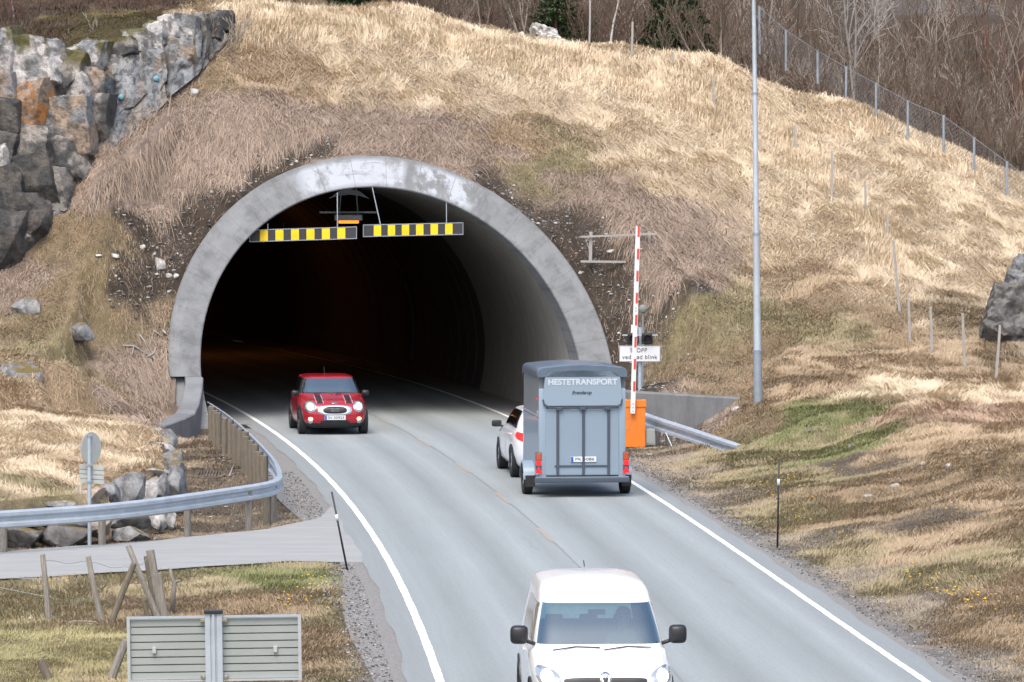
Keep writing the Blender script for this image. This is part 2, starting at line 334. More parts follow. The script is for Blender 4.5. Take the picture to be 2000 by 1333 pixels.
# side road joining from the left
SR = [G(-200, 1139), G(0, 1131), (G(300, 1113)), G(560, 1096), G(690, 1098)]; ST = [G(-200, 1090), G(0, 1077), G(300, 1056), G(520, 1033), G(625, 1012), G(650, 985)]
def side_edges(X):
    lo = np.interp(X, [-40]+[p.x for p in SR], [SR[0].y-6]+[p.y for p in SR]); hi = np.interp(X, [-40]+[p.x for p in ST], [ST[0].y-4]+[p.y for p in ST])
    return lo, hi
def sstep(a, b, x): t = np.clip((x-a)/(b-a), 0, 1); return t*t*(3-2*t)
def sidemask(X, Y):
    lo, hi = side_edges(X); return np.minimum(Y-lo, hi-Y)          # >0 inside
FO = [(-90, 530, 117.3), (0, 505, 118), (60, 480, 118.6), (110, 400, 119.4), (160, 335, 120.1), (205, 252, 120.8), (250, 222, 121.3), (330, 150, 122.4), (390, 112, 123.4), (448, 62, 125)]
TO = [(-90, 75, 121.3), (0, 92, 121.0), (60, 98, 121.1), (105, 112, 121.2), (135, 98, 121.8), (190, 84, 122.4), (270, 66, 123.2), (310, 42, 123.8), (375, 32, 124.5), (446, 22, 126)]
CF = np.array([tuple(P(*a)) for a in FO]).T; CT = np.array([tuple(P(*a)) for a in TO]).T
def wpath(q): return [(P(*a).x, P(*a).y, P(*a).z) for a in q]
WL = [(397, 737, 117.0), (394, 765, 116.6), (389, 790, 116.2), (380, 808, 115.6), (362, 817, 114.9), (335, 827, 114.0), (312, 835, 113.2)]
WR = [(1196, 762, 114.6), (1240, 766, 114.0), (1300, 769, 113.6), (1360, 773, 113.2), (1420, 776, 112.9), (1447, 779, 112.8)]
BW = [(-8.6,112.6,.40),(-8.1,109.8,.5),(-7.4,101,.7),(-6.98,95,.75),(-6.78,90.9,.75),(-6.88,87.2,.8),(-7.15,84.8,.8),(-7.9,83.6,.8),(-9.3,82.3,.75),(-14,80,.7)]
WALLS = [(wpath(WL)[::-1], -.2, .5), (wpath(WR), -.02, .35), (BW[::-1], -.16, .12)]
def wallclamp(X, Y, T, path, fz, rise):
    """flat ground on the road side of a wall, fill on the hill side no higher than its top"""
    best = np.full(X.shape, 99.); side = np.zeros(X.shape); zt = np.zeros(X.shape); tt = np.zeros(X.shape); n = len(path)-1
    for i in range(n):
        xa, ya, za = path[i]; xb, yb, zb = path[i+1]; ax, ay = xb-xa, yb-ya; L2 = ax*ax+ay*ay
        t = ((X-xa)*ax+(Y-ya)*ay)/L2; tc = np.clip(t, 0, 1); d = np.hypot(X-xa-tc*ax, Y-ya-tc*ay)
        cr = (X-xa)*ay-(Y-ya)*ax; u = d < best
        best = np.where(u, d, best); side = np.where(u, np.sign(cr), side); zt = np.where(u, za+(zb-za)*tc, zt)
        over = np.where((i == 0) & (t < 0), -t*math.sqrt(L2), 0)+np.where((i == n-1) & (t > 1), (t-1)*math.sqrt(L2), 0)
        tt = np.where(u, over, tt)
    fade = np.clip(tt/.8, 0, 1); f = np.clip((best-.3)/2.2, 0, 1)
    low = fz+(T-fz)*f**1.5; front = np.minimum(T, low); back = np.minimum(T, zt-.06+rise*np.maximum(best-.3, 0))
    back = np.where(best < .6, np.maximum(back, zt-.12), back)
    sd_ = side*best; fr = sd_ > -.24
    r = np.where(fr, np.where(best < 2.5, front, T), np.where(best < 3, back, T))
    return r*(1-fade)+T*fade
def terrain_z(X, Y):
    T = rbf(X, Y)
    near = sstep(140, 120, Y)
    bump = (fbm(X*.9, Y*.9, 4)-.5)*.35+(fbm(X*3.1+9, Y*3.1, 3)-.5)*.16
    out = np.maximum(XL(Y)-1.2-X, X-XR(Y)-.9)
    out = np.where(Y > 116, 3, out)
    k = sstep(0, 2.5, out); flat = sstep(.1, 1.0, T)*.75+.25
    T = T+bump*k*flat*np.where(Y > 135, 1.6, 1)
    kk = sstep(0, 1.3, out); T = np.where(Y < 116.5, T*kk+(-.035)*(1-kk), T)
    sm = sidemask(X, Y); ks = sstep(-.15, -.9, sm); left = X < XL(Y)
    T = np.where(left & (Y < 100), T*ks+(-.035)*(1-ks), T)
    for wp, fz, rise in WALLS: T = wallclamp(X, Y, T, wp, fz, rise)
    U, V = uv_of(X, Y); ph = (V-PSI*U)/PK; au = np.abs(U); nr_ = (au < RO+1.8) & (V > -3) & (Y > 112)
    cap = np.maximum(ph, 0)-.05-.10*(ph > .3)+np.maximum(au-RO-.15, 0)*1.3; T = np.where(nr_, np.minimum(T, cap), T)
    low = np.clip(ph-.25, 0, 4.6)-np.maximum(au-RO, 0)*.9; T = np.where(nr_ & (au > RO+.08) & (au < RO+1.5) & (ph > 1.25), np.maximum(T, low), T)
    # the hill is cut back behind the cliff face
    fY, fz, tY, tz = (np.interp(X, CF[0], CF[1]), np.interp(X, CF[0], CF[2]), np.interp(X, CT[0], CT[1]), np.interp(X, CT[0], CT[2]))
    t = (Y-fY)/(tY-fY); inb = (X > -14.5) & (X < CT[0][-1]) & (t > .02) & (t < 1.25); cutz = fz-.12+(tz-fz+.1)*sstep(.8, 1.1, t)
    dY = fY-Y; ft = (X > -14.5) & (X < CT[0][-1]) & (dY > -.3) & (dY < 1.6); T = np.where(ft, np.maximum(T, fz-.08-.75*np.maximum(dY, 0)), T)
    T = np.where(inb, np.where(t < 1.0, np.minimum(T, cutz), T), T)
    ux = np.where(Y > 122, (X-XC(Y))*.97, U); ro = np.where(Y > 122, 5.2, RO)
    arc = PZ+np.sqrt(np.maximum(ro**2-ux**2, 0)); vf = PK*arc+PSI*U
    T = np.where((np.abs(ux) < ro) & (V > vf+.1), np.maximum(T, arc+.02), T)
    return T
def holemask(X, Y, T=None):
    """inside the mouth of the tunnel, where there is no hill"""
    U, V = uv_of(X, Y); arc = PZ+np.sqrt(np.maximum(RO**2-U**2, 0)); vf = PK*arc+PSI*U
    m = (np.abs(U) < RO-.01) & (V > -3) & (V <= vf+.1)
    if T is None: T = rbf(X, Y)
    inside = U**2+(T-PZ)**2 < (RO-.01)**2
    floor = (V < PSI*U-.05) & (T < .35)
    return m & inside & ~floor
def onring(X, Y, Z, m=.04):
    U, V = uv_of(X, Y); return (U**2+(Z-PZ)**2 < (RO+m)**2) & (V < PK*Z+PSI*U+.35) & (V > -3) & (np.abs(U) < RO+.3) & (Z > .4)
# classes: colour A, colour B, blade length, density/m2, tilt(0 upright..1 flat), ground colour
CL = {
 'straw': ((.66,.555,.405), (.56,.455,.32), .34, 1200, .76, (.50,.40,.28)),
 'tan':   ((.46,.355,.24), (.36,.275,.18), .22, 900, .58, (.30,.225,.145)),
 'mauve': ((.43,.34,.27), (.32,.25,.19), .27, 900, .74, (.25,.195,.16)),
 'olive': ((.35,.285,.185), (.25,.225,.125), .15, 800, .5, (.21,.18,.10)),
 'green': ((.23,.235,.11), (.17,.185,.08), .12, 950, .4, (.14,.15,.06)),
 'brown': ((.33,.245,.155), (.25,.19,.12), .14, 800, .55, (.21,.16,.10)),
 'ochre': ((.33,.26,.185), (.23,.19,.13), .20, 700, .6, (.20,.155,.085)),
 'dirt':  ((.27,.21,.17), (.17,.135,.10), .18, 110, .7, (.058,.046,.036)),
 'ditch': ((.26,.20,.135), (.17,.135,.09), .12, 260, .75, (.115,.095,.072)),
 'gravel':((.30,.26,.20), (.25,.21,.15), .07, 170, .6, (.24,.23,.22)),
 'roadside':((.34,.285,.21), (.26,.215,.155), .10, 900, .6, (.23,.205,.17)),
 'lawn':  ((.37,.32,.175), (.28,.27,.12), .10, 800, .5, (.27,.23,.12)),
 'pinky': ((.47,.335,.245), (.42,.31,.22), .18, 800, .6, (.32,.23,.16)),
 'moss':  ((.125,.12,.045), (.12,.08,.045), .09, 700, .4, (.070,.058,.030)),
 'heath': ((.14,.105,.075), (.11,.08,.055), .22, 80, .3, (.070,.052,.037)),
 'lichen':((.17,.16,.14), (.15,.13,.11), .05, 60, .4, (.115,.105,.092)),
 'forest':((.19,.135,.09), (.13,.10,.065), .30, 260, .4, (.060,.044,.030)),
}
CN = list(CL); CA = np.array([CL[c][0] for c in CN]); CB = np.array([CL[c][1] for c in CN]); CG = np.array([CL[c][5] for c in CN])
CPR = np.array([CL[c][2:5] for c in CN]); KCI = np.array([CN.index(c) for c in KC])
def classw(X, Y, Z):
    """soft class weights from the vegetation anchors, with warped borders"""
    n = len(X); W = np.zeros((n, len(CN)), np.float32)
    wx = X+(fbm(X*.8, Y*.8+Z, 3)-.5)*3.0; wy = Y+(fbm(X*.8+31, Y*.8+Z+7, 3)-.5)*3.6; wz = Z+(fbm(X*1.1+3, Y*.9+Z*1.2+40, 3)-.5)*1.4
    oneh = np.eye(len(CN), dtype=np.float32)[KCI]
    for i in range(0, n, 20000):
        s = slice(i, i+20000)
        d2 = (wx[s, None]-KP[:, 0])**2+((wy[s, None]-KP[:, 1])*.6)**2+((wz[s, None]-KP[:, 2])*1.3)**2+.02
        q = d2**-3.0; q /= q.sum(1, keepdims=True); W[s] = q@oneh
    gl = np.maximum(X-XR(Y), XL(Y)-X); e = gl+(fbm(X*2.5, Y*2.5, 3)-.5)*.6
    g = np.where(Y < 115, sstep(1.15, .75, e), 0.0)
    gi = CN.index('gravel'); W *= (1-g)[:, None]; W[:, gi] += g
    return W
# grid
gx = np.concatenate([[-400, -200, -100, -60, -40, -30, -24], np.arange(-20, -14, .5), np.arange(-14, 14.01, .16), np.arange(14.5, 20, .5), [22, 26, 32, 40, 60, 100, 200, 400]])
gy = np.concatenate([[-60, -20, 0, 15, 25, 32, 38, 42, 46], np.arange(49, 60, .5), np.arange(60, 135, .2), np.arange(135, 150, .4), np.arange(150, 236, 2), [260, 300, 400, 700]])
GX, GY = np.meshgrid(gx, gy, indexing='ij')
Yc_ = np.clip(GY, 30, 232); Xc_ = np.clip(GX, -60, 60)
GZ = terrain_z(Xc_, Yc_)
nx, ny = GX.shape; idx = np.arange(nx*ny).reshape(nx, ny)
Q = np.stack([idx[:-1, :-1], idx[1:, :-1], idx[1:, 1:], idx[:-1, 1:]], -1).reshape(-1, 4)
hm2 = holemask(GX, GY, GZ); un = ~hm2; nb = np.zeros_like(un)
for di in (-1, 0, 1):
    for dj in (-1, 0, 1): nb |= np.roll(np.roll(un, di, 0), dj, 1)
band = hm2 & nb; _U, _V = uv_of(GX, GY)
_arc = PZ+np.sqrt(np.maximum(RO**2-_U**2, 0)); hill = np.zeros_like(un)
isf = un & (GZ < .35) & (_V < PSI*_U) & (np.abs(_U) < RO)          # floor before the mouth
nf = np.zeros_like(un)
for di in (-1, 0, 1):
    for dj in (-1, 0, 1): nf |= np.roll(np.roll(isf, di, 0), dj, 1)
_vf = PK*_arc+PSI*_U+.14; mv = band & ~nf & (_vf-_V < .55)
GZ = np.where(band & nf, -.035, np.where(mv, _arc-.02, GZ))
sh_ = np.where(mv, np.clip(_vf-_V, -.6, .6), 0); MX = GX+ea[0]*sh_; MY = GY+ea[1]*sh_
hm = hm2.ravel(); zz_ = GZ.ravel(); Q = Q[~hm[Q].all(1)]
inr = (np.abs(_U) < RO-.2).ravel(); rg_ = zz_[Q].max(1)-zz_[Q].min(1); Q = Q[~(inr[Q].all(1) & (rg_ > 2.0))]
fX, fY, fZ = GX.ravel(), GY.ravel(), GZ.ravel()
W = classw(fX, np.clip(fY, 30, 232), fZ)
gc = W@CG; gc = gc*(.75+.5*fbm(fX*4, fY*4, 3))[:, None]
ground = npmesh('ground', np.c_[MX.ravel(), MY.ravel(), fZ], Q, M['terrain'], col=gc, smooth=True); props(ground, kind='structure')
def hz(X, Y):
    X = np.asarray(X, float); Y = np.asarray(Y, float)
    i = np.clip(np.searchsorted(gx, X)-1, 0, nx-2); j = np.clip(np.searchsorted(gy, Y)-1, 0, ny-2)
    a = (X-gx[i])/(gx[i+1]-gx[i]); b = (Y-gy[j])/(gy[j+1]-gy[j])
    return (GZ[i, j]*(1-a)+GZ[i+1, j]*a)*(1-b)+(GZ[i, j+1]*(1-a)+GZ[i+1, j+1]*a)*b
def on_ground(x, y, d0=60, d1=220):
    """first ground hit of the line of sight through photo pixel (x, y)"""
    ds = np.arange(d0, d1, .1); a = (x-1000)/F; b = (666.5-y)/F; s = ds/(cp+b*sp)
    X = a*s; Z = CH+(-sp+b*cp)*s; h = hz(X, ds); k = np.where(Z <= h)[0]
    i = k[0] if len(k) else len(ds)-1
    return Vector((X[i], ds[i], h[i]))
#@@GRASS
# ------------------------------------------------------------------ asphalt, lines, tunnel floor
def ribbon(name, y0, y1, fa, fb, z, m, step=1.0, nxs=2, uv=False):
    ys = np.arange(y0, y1+.01, step); V = []; 
    for y in ys:
        a = fa(y); b = fb(y)
        for k in range(nxs): V.append((a+(b-a)*k/(nxs-1), y, z))
    I = np.arange(len(ys)*nxs).reshape(len(ys), nxs)
    Qq = np.stack([I[:-1, :-1], I[:-1, 1:], I[1:, 1:], I[1:, :-1]], -1).reshape(-1, 4)
    o = npmesh(name, np.array(V, float), Qq, m)
    if uv:
        ul = o.data.uv_layers.new(name='UVMap'); VV = np.array(V)
        u = (VV[:, 0]-XL(VV[:, 1]))/(XR(VV[:, 1])-XL(VV[:, 1])); co = np.c_[u, VV[:, 1]]
        li = np.zeros(len(o.data.loops), int); o.data.loops.foreach_get('vertex_index', li); ul.data.foreach_set('uv', co[li].astype(np.float32).ravel())
    return o
def asphalt():
    m = mat('worn_asphalt', (.3, .31, .32), .85, spec=.3); t = m.node_tree; N = t.nodes; L = t.links; b = N['Principled BSDF']
    uv = N.new('ShaderNodeUVMap'); tc = N.new('ShaderNodeTexCoord'); sx = N.new('ShaderNodeSeparateXYZ'); L.new(uv.outputs[0], sx.inputs[0])
    # wheel tracks: worn bands across the carriageway
    r = N.new('ShaderNodeValToRGB'); e = r.color_ramp.elements; e[0].position = 0; e[0].color = (.235,.256,.258,1); e[1].position = 1; e[1].color = (.235,.258,.262,1)
    for p_, v in ((.06,.42),(.13,.36),(.24,.45),(.33,.345),(.42,.45),(.50,.38),(.56,.44),(.66,.335),(.76,.45),(.87,.37),(.95,.44)):
        q = e.new(p_); q.color = (v*.635, v*.705, v*.71, 1)
    n0 = N.new('ShaderNodeTexNoise'); n0.inputs['Scale'].default_value = 1; n0.inputs['Detail'].default_value = 5
    mp = N.new('ShaderNodeMapping'); mp.inputs['Scale'].default_value = (5, .06, 1); L.new(uv.outputs[0], mp.inputs[0]); L.new(mp.outputs[0], n0.inputs[0])
    ad = N.new('ShaderNodeMath'); ad.operation = 'MULTIPLY_ADD'; ad.inputs[1].default_value = .05; L.new(n0.outputs[0], ad.inputs[0]); L.new(sx.outputs[0], ad.inputs[2]); L.new(ad.outputs[0], r.inputs[0])
    out = r.outputs[0]
    def mul(src, fac):
        v = N.new('ShaderNodeVectorMath'); v.operation = 'SCALE'; L.new(src, v.inputs[0]); L.new(fac, v.inputs['Scale']); return v.outputs[0]
    for sc_, lo, hi, st, c in ((70, .74, 1.25, (1, 1, 1), tc.outputs['Object']), (16, .86, 1.14, (1, 1, 1), tc.outputs['Object']), (.4, .97, 1.03, (1, .3, 1), tc.outputs['Object']), (1, .94, 1.05, (9, .05, 1), uv.outputs[0]), (1, .94, 1.05, (34, .10, 1), uv.outputs[0])):
        n = N.new('ShaderNodeTexNoise'); n.inputs['Scale'].default_value = sc_; n.inputs['Detail'].default_value = 7; n.inputs['Roughness'].default_value = .75
        mp = N.new('ShaderNodeMapping'); mp.inputs['Scale'].default_value = st; L.new(c, mp.inputs[0]); L.new(mp.outputs[0], n.inputs[0])
        mr = N.new('ShaderNodeMapRange'); mr.inputs[1].default_value = .3; mr.inputs[2].default_value = .7; mr.inputs[3].default_value = lo; mr.inputs[4].default_value = hi
        L.new(n.outputs[0], mr.inputs[0]); out = mul(out, mr.outputs[0])
    L.new(out, b.inputs['Base Color'])
    bp = N.new('ShaderNodeBump'); bp.inputs['Strength'].default_value = .35; bp.inputs['Distance'].default_value = .01
    n = N.new('ShaderNodeTexNoise'); n.inputs['Scale'].default_value = 90; L.new(tc.outputs['Object'], n.inputs[0]); L.new(n.outputs[0], bp.inputs['Height']); L.new(bp.outputs[0], b.inputs['Normal'])
    return m
M['asphalt'] = asphalt()
wob = lambda y: .03*math.sin(y*.8)+.02*math.sin(y*1.9+1)
props(ribbon('road', 30, 200, lambda y: XL(y)-.42+wob(y), lambda y: XR(y)+.38+wob(y+40), 0, M['asphalt'], .5, 9, True), kind='structure')
M['edgedark'] = mat('crumbled_asphalt_edge', (.27, .262, .245), .9, noise=.45, nscale=22, bump=1, bscale=45, col2=(.15, .145, .14), thresh=(.36, .62))
props(ribbon('road_edge', 30, 112, lambda y: XR(y)+.30, lambda y: XR(y)+.60+.06*math.sin(y*.35), -.006, M['edgedark'], .4), kind='structure')
props(ribbon('road_shoulder', 30, 116, lambda y: XL(y)-.95-.12*math.sin(y*.3)-(.5*math.exp(-((y-97)/8)**2)), lambda y: XL(y)-.3, -.008, M['edgedark'], .4), kind='structure')
# side road
mside = mat('pale_side_road_asphalt', (.315, .325, .32), .9, noise=.3, nscale=1.2, bump=.3, bscale=60, stretch=(.5, 1.6, 1), col2=(.255, .26, .255))
xs = np.concatenate([np.arange(-30, -4, .3), np.arange(-4, -1.6, .1)])
lo, hi = side_edges(xs); hi = hi+.06*np.sin(xs*3)+.05*np.sin(xs*7.1); lo = lo-.05*np.sin(xs*4)
V = np.concatenate([np.c_[xs, lo, xs*0-.004], np.c_[xs, hi, xs*0-.004]]); k = len(xs); I = np.arange(k-1)
cut = XL(V[:, 1])-.35; V[:, 0] = np.minimum(V[:, 0], cut)
props(npmesh('side_road', V, np.stack([I, I+1, I+1+k, I+k], -1), mside), kind='structure')
M['line'] = mat('road_marking_white', (.80, .80, .78), .6, noise=.35, nscale=12, thresh=(.28, .42), col2=(.5, .51, .51))
M['liney'] = mat('road_marking_yellow', (.37, .27, .18), .7, noise=.5, nscale=5, col2=(.27, .28, .285), thresh=(.42, .58))
M['seam'] = mat('asphalt_seam', (.21, .215, .22), .8)
jw = lambda y: .004*math.sin(y*9)+.003*math.sin(y*23)
props(ribbon('edge_line_right', 30, 190, lambda y: XR(y)-.055+jw(y), lambda y: XR(y)+.055+jw(y+3), .005, M['line'], .25), kind='structure')
props(ribbon('edge_line_left', 30, 190, lambda y: XL(y)-.06+jw(y+7), lambda y: XL(y)+.06+jw(y), .005, M['line'], .25), kind='structure')
_c = np.array([(60, 2.3), (69, 1.62), (77.8, .98), (86, .38), (95.8, -.45), (104, -1.25), (110, -2.0), (118.7, -3.36), (140, -6.7), (160, -11.0)])
_cp = np.polyfit(_c[:, 0]-100, _c[:, 1], 3); CLN = lambda y: float(np.polyval(_cp, y-100))
props(ribbon('centre_seam', 60, 150, lambda y: CLN(y)-.012, lambda y: CLN(y)+.018, .004, M['seam'], .5), kind='structure')
for i, y in enumerate(np.arange(52.5, 185, 9.0)):
    props(ribbon('centre_line_dash', y+2.4, y+5.4, lambda q: CLN(q)-.06+jw(q), lambda q: CLN(q)+.02, .006, M['liney'], .5), kind='structure')
# ------------------------------------------------------------------ tunnel
def concrete(name, base, streak=0, white=0):
    m = mat(name, base, .85, noise=.22, nscale=2.2, bump=.25, bscale=25, thresh=(.3, .7)); t = m.node_tree; N = t.nodes; L = t.links; b = N['Principled BSDF']
    src = b.inputs['Base Color'].links[0].from_socket; uv = N.new('ShaderNodeUVMap')
    def nz(scale, st, det=6):
        mp = N.new('ShaderNodeMapping'); mp.inputs['Scale'].default_value = st; L.new(uv.outputs[0], mp.inputs[0])
        n = N.new('ShaderNodeTexNoise'); n.inputs['Scale'].default_value = scale; n.inputs['Detail'].default_value = det; n.inputs['Roughness'].default_value = .7; L.new(mp.outputs[0], n.inputs[0]); return n.outputs[0]
    def mixc(src, fac, c):
        mx = N.new('ShaderNodeMix'); mx.data_type = 'RGBA'; mx.inputs[7].default_value = (*c, 1); L.new(fac, mx.inputs[0]); L.new(src, mx.inputs[6]); return mx.outputs[2]
    def rng(x, a, b_, lo=0, hi=1):
        r = N.new('ShaderNodeMapRange'); r.inputs[1].default_value = a; r.inputs[2].default_value = b_; r.inputs[3].default_value = lo; r.inputs[4].default_value = hi; L.new(x, r.inputs[0]); return r.outputs[0]
    def mth(op, a, b_):
        n = N.new('ShaderNodeMath'); n.operation = op
        for i, q in enumerate((a, b_)):
            if isinstance(q, (int, float)): n.inputs[i].default_value = q
            else: L.new(q, n.inputs[i])
        return n.outputs[0]
    if streak: src = mixc(src, rng(nz(1, (38, 1.3, 1)), .47, .64, 0, streak), tuple(c*.5 for c in base))
    if white:   # lime bloom near the crown: UV x = arc position 0..1, y = across the ring
        sx = N.new('ShaderNodeSeparateXYZ'); L.new(uv.outputs[0], sx.inputs[0]); x, y = sx.outputs[0], sx.outputs[1]
        a = mth('MULTIPLY', rng(x, .44, .45), rng(x, .63, .60)); c = mth('MULTIPLY', rng(x, .32, .345), rng(x, .435, .42))
        n1 = nz(1, (34, 1.6, 1)); n2 = nz(1, (9, 3, 1))
        f = mth('MULTIPLY', mth('MAXIMUM', mth('MULTIPLY', a, rng(n2, .32, .42)), mth('MULTIPLY', c, rng(n1, .45, .56))), rng(n1, .38, .50, .2, .95))
        f = mth('MULTIPLY', f, mth('MULTIPLY', rng(y, .95, .8), rng(y, .0, .18)))
        src = mixc(src, f, (.38, .41, .45))
    if white:   # formwork joints across the ring
        fr = mth('FRACT', mth('MULTIPLY', x, 19.0), 0); src = mixc(src, mth('MULTIPLY', mth('LESS_THAN', fr, .022), .45), tuple(c*.45 for c in base))
        src = mixc(src, mth('MULTIPLY', rng(nz(1, (7, 1.0, 1)), .52, .60), .28), tuple(c*1.35 for c in base))
    L.new(src, b.inputs['Base Color']); return m
M['conc'] = concrete('portal_concrete', (.195, .205, .212), .75, 1)
M['concw'] = concrete('wall_concrete', (.19, .195, .20), .5)
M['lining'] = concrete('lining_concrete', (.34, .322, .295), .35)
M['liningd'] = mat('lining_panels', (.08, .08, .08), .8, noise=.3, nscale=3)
tp = thing('tunnel_portal', 'round grey concrete tunnel mouth with a white-stained crown in the hillside', 'tunnel', face_pt(-math.pi/2, 0, 0, 0))
def setuv(o, uvs):
    ul = o.data.uv_layers.new(name='UVMap'); li = np.zeros(len(o.data.loops), int); o.data.loops.foreach_get('vertex_index', li)
    ul.data.foreach_set('uv', np.array(uvs)[li].astype(np.float32).ravel())
# collar: ring band, bevelled outer and inner arrises, running back into the hill
prof = [(RI, 1.2, .0), (RI, .035, .02), (RI+.03, 0, .05), (RO-.03, 0, .95), (RO, .04, .98), (RO, 2.6, 1)]
NA = 120; a0 = math.asin(-.05/RI)*0; verts = []; faces = []; uvs = []
for i in range(NA+1):
    a = math.pi*i/NA
    for r_, bk, u_ in prof: verts.append(face_pt(a, r_, bk)); uvs.append((i/NA, u_))
k = len(prof)
for i in range(NA):
    for j in range(k-1): faces.append((i*k+j, i*k+j+1, (i+1)*k+j+1, (i+1)*k+j))
for base in (0, NA*k): faces.append(tuple(base+j for j in range(k)))
b = MB(); b.add(verts, faces); o = b.build('portal_ring', M['conc'], tp); setuv(o, uvs)
# lower jambs: left jamb is narrow, right jamb is full width
for s_, nm, w0, z0, set_ in ((math.pi, 'jamb', .42, -.3, 0), (math.pi, 'jamb_recess', RO-RI-.02, -.3, .22), (0.0, 'jamb', RO-RI, -.3, 0)):
    vv = []; uu = []; nn = 8
    for i in range(nn+1):
        z = PZ-.002+(z0-PZ)*i/nn; ri = math.sqrt(RI**2-(z-PZ)**2); s = math.cos(s_)
        for r_, bk in ((ri+(.003 if set_ else 0), 1.2), (ri+(.003 if set_ else 0), set_), (ri+w0, set_), (ri+w0, 2.4)):
            u = r_*s; v = PK*z+PSI*u+bk; vv.append(Vector((PX+u*er[0]+v*ea[0], PY+u*er[1]+v*ea[1], z))); uu.append((i*.02+(.7 if s < 0 else .1), r_-ri))
    ff = [(i*4+j, i*4+j+1, (i+1)*4+j+1, (i+1)*4+j) for i in range(nn) for j in range(3)]+[(0, 1, 2, 3)]
    b = MB(); b.add(vv, ff); o = b.build(nm, M['conc'] if s_ else M['concw'], tp); setuv(o, uu)
# lining, lofted from the mouth along the curving road
def ringpts(y, rad, n=72):
    c = XC(y); h = math.atan2(-(XC(y+1)-XC(y-1))/2, 1.0); r_ = (math.cos(h), math.sin(h)); out = []
    aa = math.asin(PZ/rad)
    for i in range(n+1):
        a = -aa+(math.pi+2*aa)*i/n; u = rad*math.cos(a); out.append(Vector((c+u*r_[0], y+u*r_[1], PZ+rad*math.sin(a))))
    return out
n = 72; aa = math.asin(PZ/RI); ring0 = []
for i in range(n+1):
    a = -aa+(math.pi+2*aa)*i/n; ring0.append(face_pt(a, RI+.004, .06))
rings = [ring0]; ys = [121.5, 123, 124.5, 126, 128, 130, 132, 134]
for q in ys:
    t_ = sstep(117, 125, q) if q < 125 else 1.0; rp = ringpts(q, RI)
    if t_ < 1:
        bk = q-117.2
        f0 = [face_pt(-aa+(math.pi+2*aa)*i/n, RI, 0)+Vector((ea[0], ea[1], 0))*bk for i in range(n+1)]
        # the slanting mouth evens out to an upright ring
        for i in range(n+1):
            zz = f0[i].z; sh = PK*zz*(1-t_)
            rp[i] = rp[i].lerp(rp[i]+Vector((ea[0], ea[1], 0))*(sh*.5), 1.0)
    rings.append(rp)
vv = [p for r_ in rings for p in r_]; ff = [(k_*(n+1)+i, k_*(n+1)+i+1, (k_+1)*(n+1)+i+1, (k_+1)*(n+1)+i) for k_ in range(len(rings)-1) for i in range(n)]
uu = [((k_*2.0)*.11, i/n*4) for k_ in range(len(rings)) for i in range(n+1)]
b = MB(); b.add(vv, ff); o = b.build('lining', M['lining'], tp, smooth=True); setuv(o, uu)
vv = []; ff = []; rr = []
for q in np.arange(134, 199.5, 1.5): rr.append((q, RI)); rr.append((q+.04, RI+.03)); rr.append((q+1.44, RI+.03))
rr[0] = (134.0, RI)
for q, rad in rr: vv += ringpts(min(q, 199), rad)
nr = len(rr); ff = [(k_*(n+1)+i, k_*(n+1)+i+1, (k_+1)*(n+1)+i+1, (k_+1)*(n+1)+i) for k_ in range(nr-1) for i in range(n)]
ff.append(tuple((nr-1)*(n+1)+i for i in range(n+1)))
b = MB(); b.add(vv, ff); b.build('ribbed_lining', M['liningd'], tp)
# niche slot in the right wall
b = MB(); pts = []
for i in range(13):
    z = .35+3.2*i/12; u = math.sqrt((RI-.02)**2-(z-PZ)**2); pts.append((u, z))
y0 = 146.5; h = math.atan2(-(XC(y0+1)-XC(y0-1))/2, 1.0)
vv = []
for u, z in pts:
    for dv in (-.45, .45):
        for du in (-.06, .15): vv.append((XC(y0)+(u+du)*math.cos(h)-dv*math.sin(h), y0+(u+du)*math.sin(h)+dv*math.cos(h), z))
ff = [(i*4, i*4+2, (i+1)*4+2, (i+1)*4) for i in range(12)]+[(i*4, i*4+1, (i+1)*4+1, (i+1)*4) for i in range(12)]+[(i*4+2, i*4+3, (i+1)*4+3, (i+1)*4+2) for i in range(12)]+[(0, 1, 3, 2), (48, 50, 51, 49)]
b.add(vv, ff); b.build('service_slot', M['black'], tp)
# walkways beside the carriageway inside
mw = mat('tunnel_walkway', (.27, .26, .25), .85, noise=.3, nscale=2)
props(ribbon('walkway_right', 113.8, 198, lambda y: XR(y)+.34, lambda y: XC(y)+4.9, .008, mw, 1), kind='structure')
props(ribbon('walkway_left', 117.5, 198, lambda y: XC(y)-4.9, lambda y: XL(y)-.30, .008, mw, 1), kind='structure')
props(ribbon('kerb_seam', 114, 190, lambda y: XR(y)+.3, lambda y: XR(y)+.40, .012, M['seam'], 1), kind='structure')
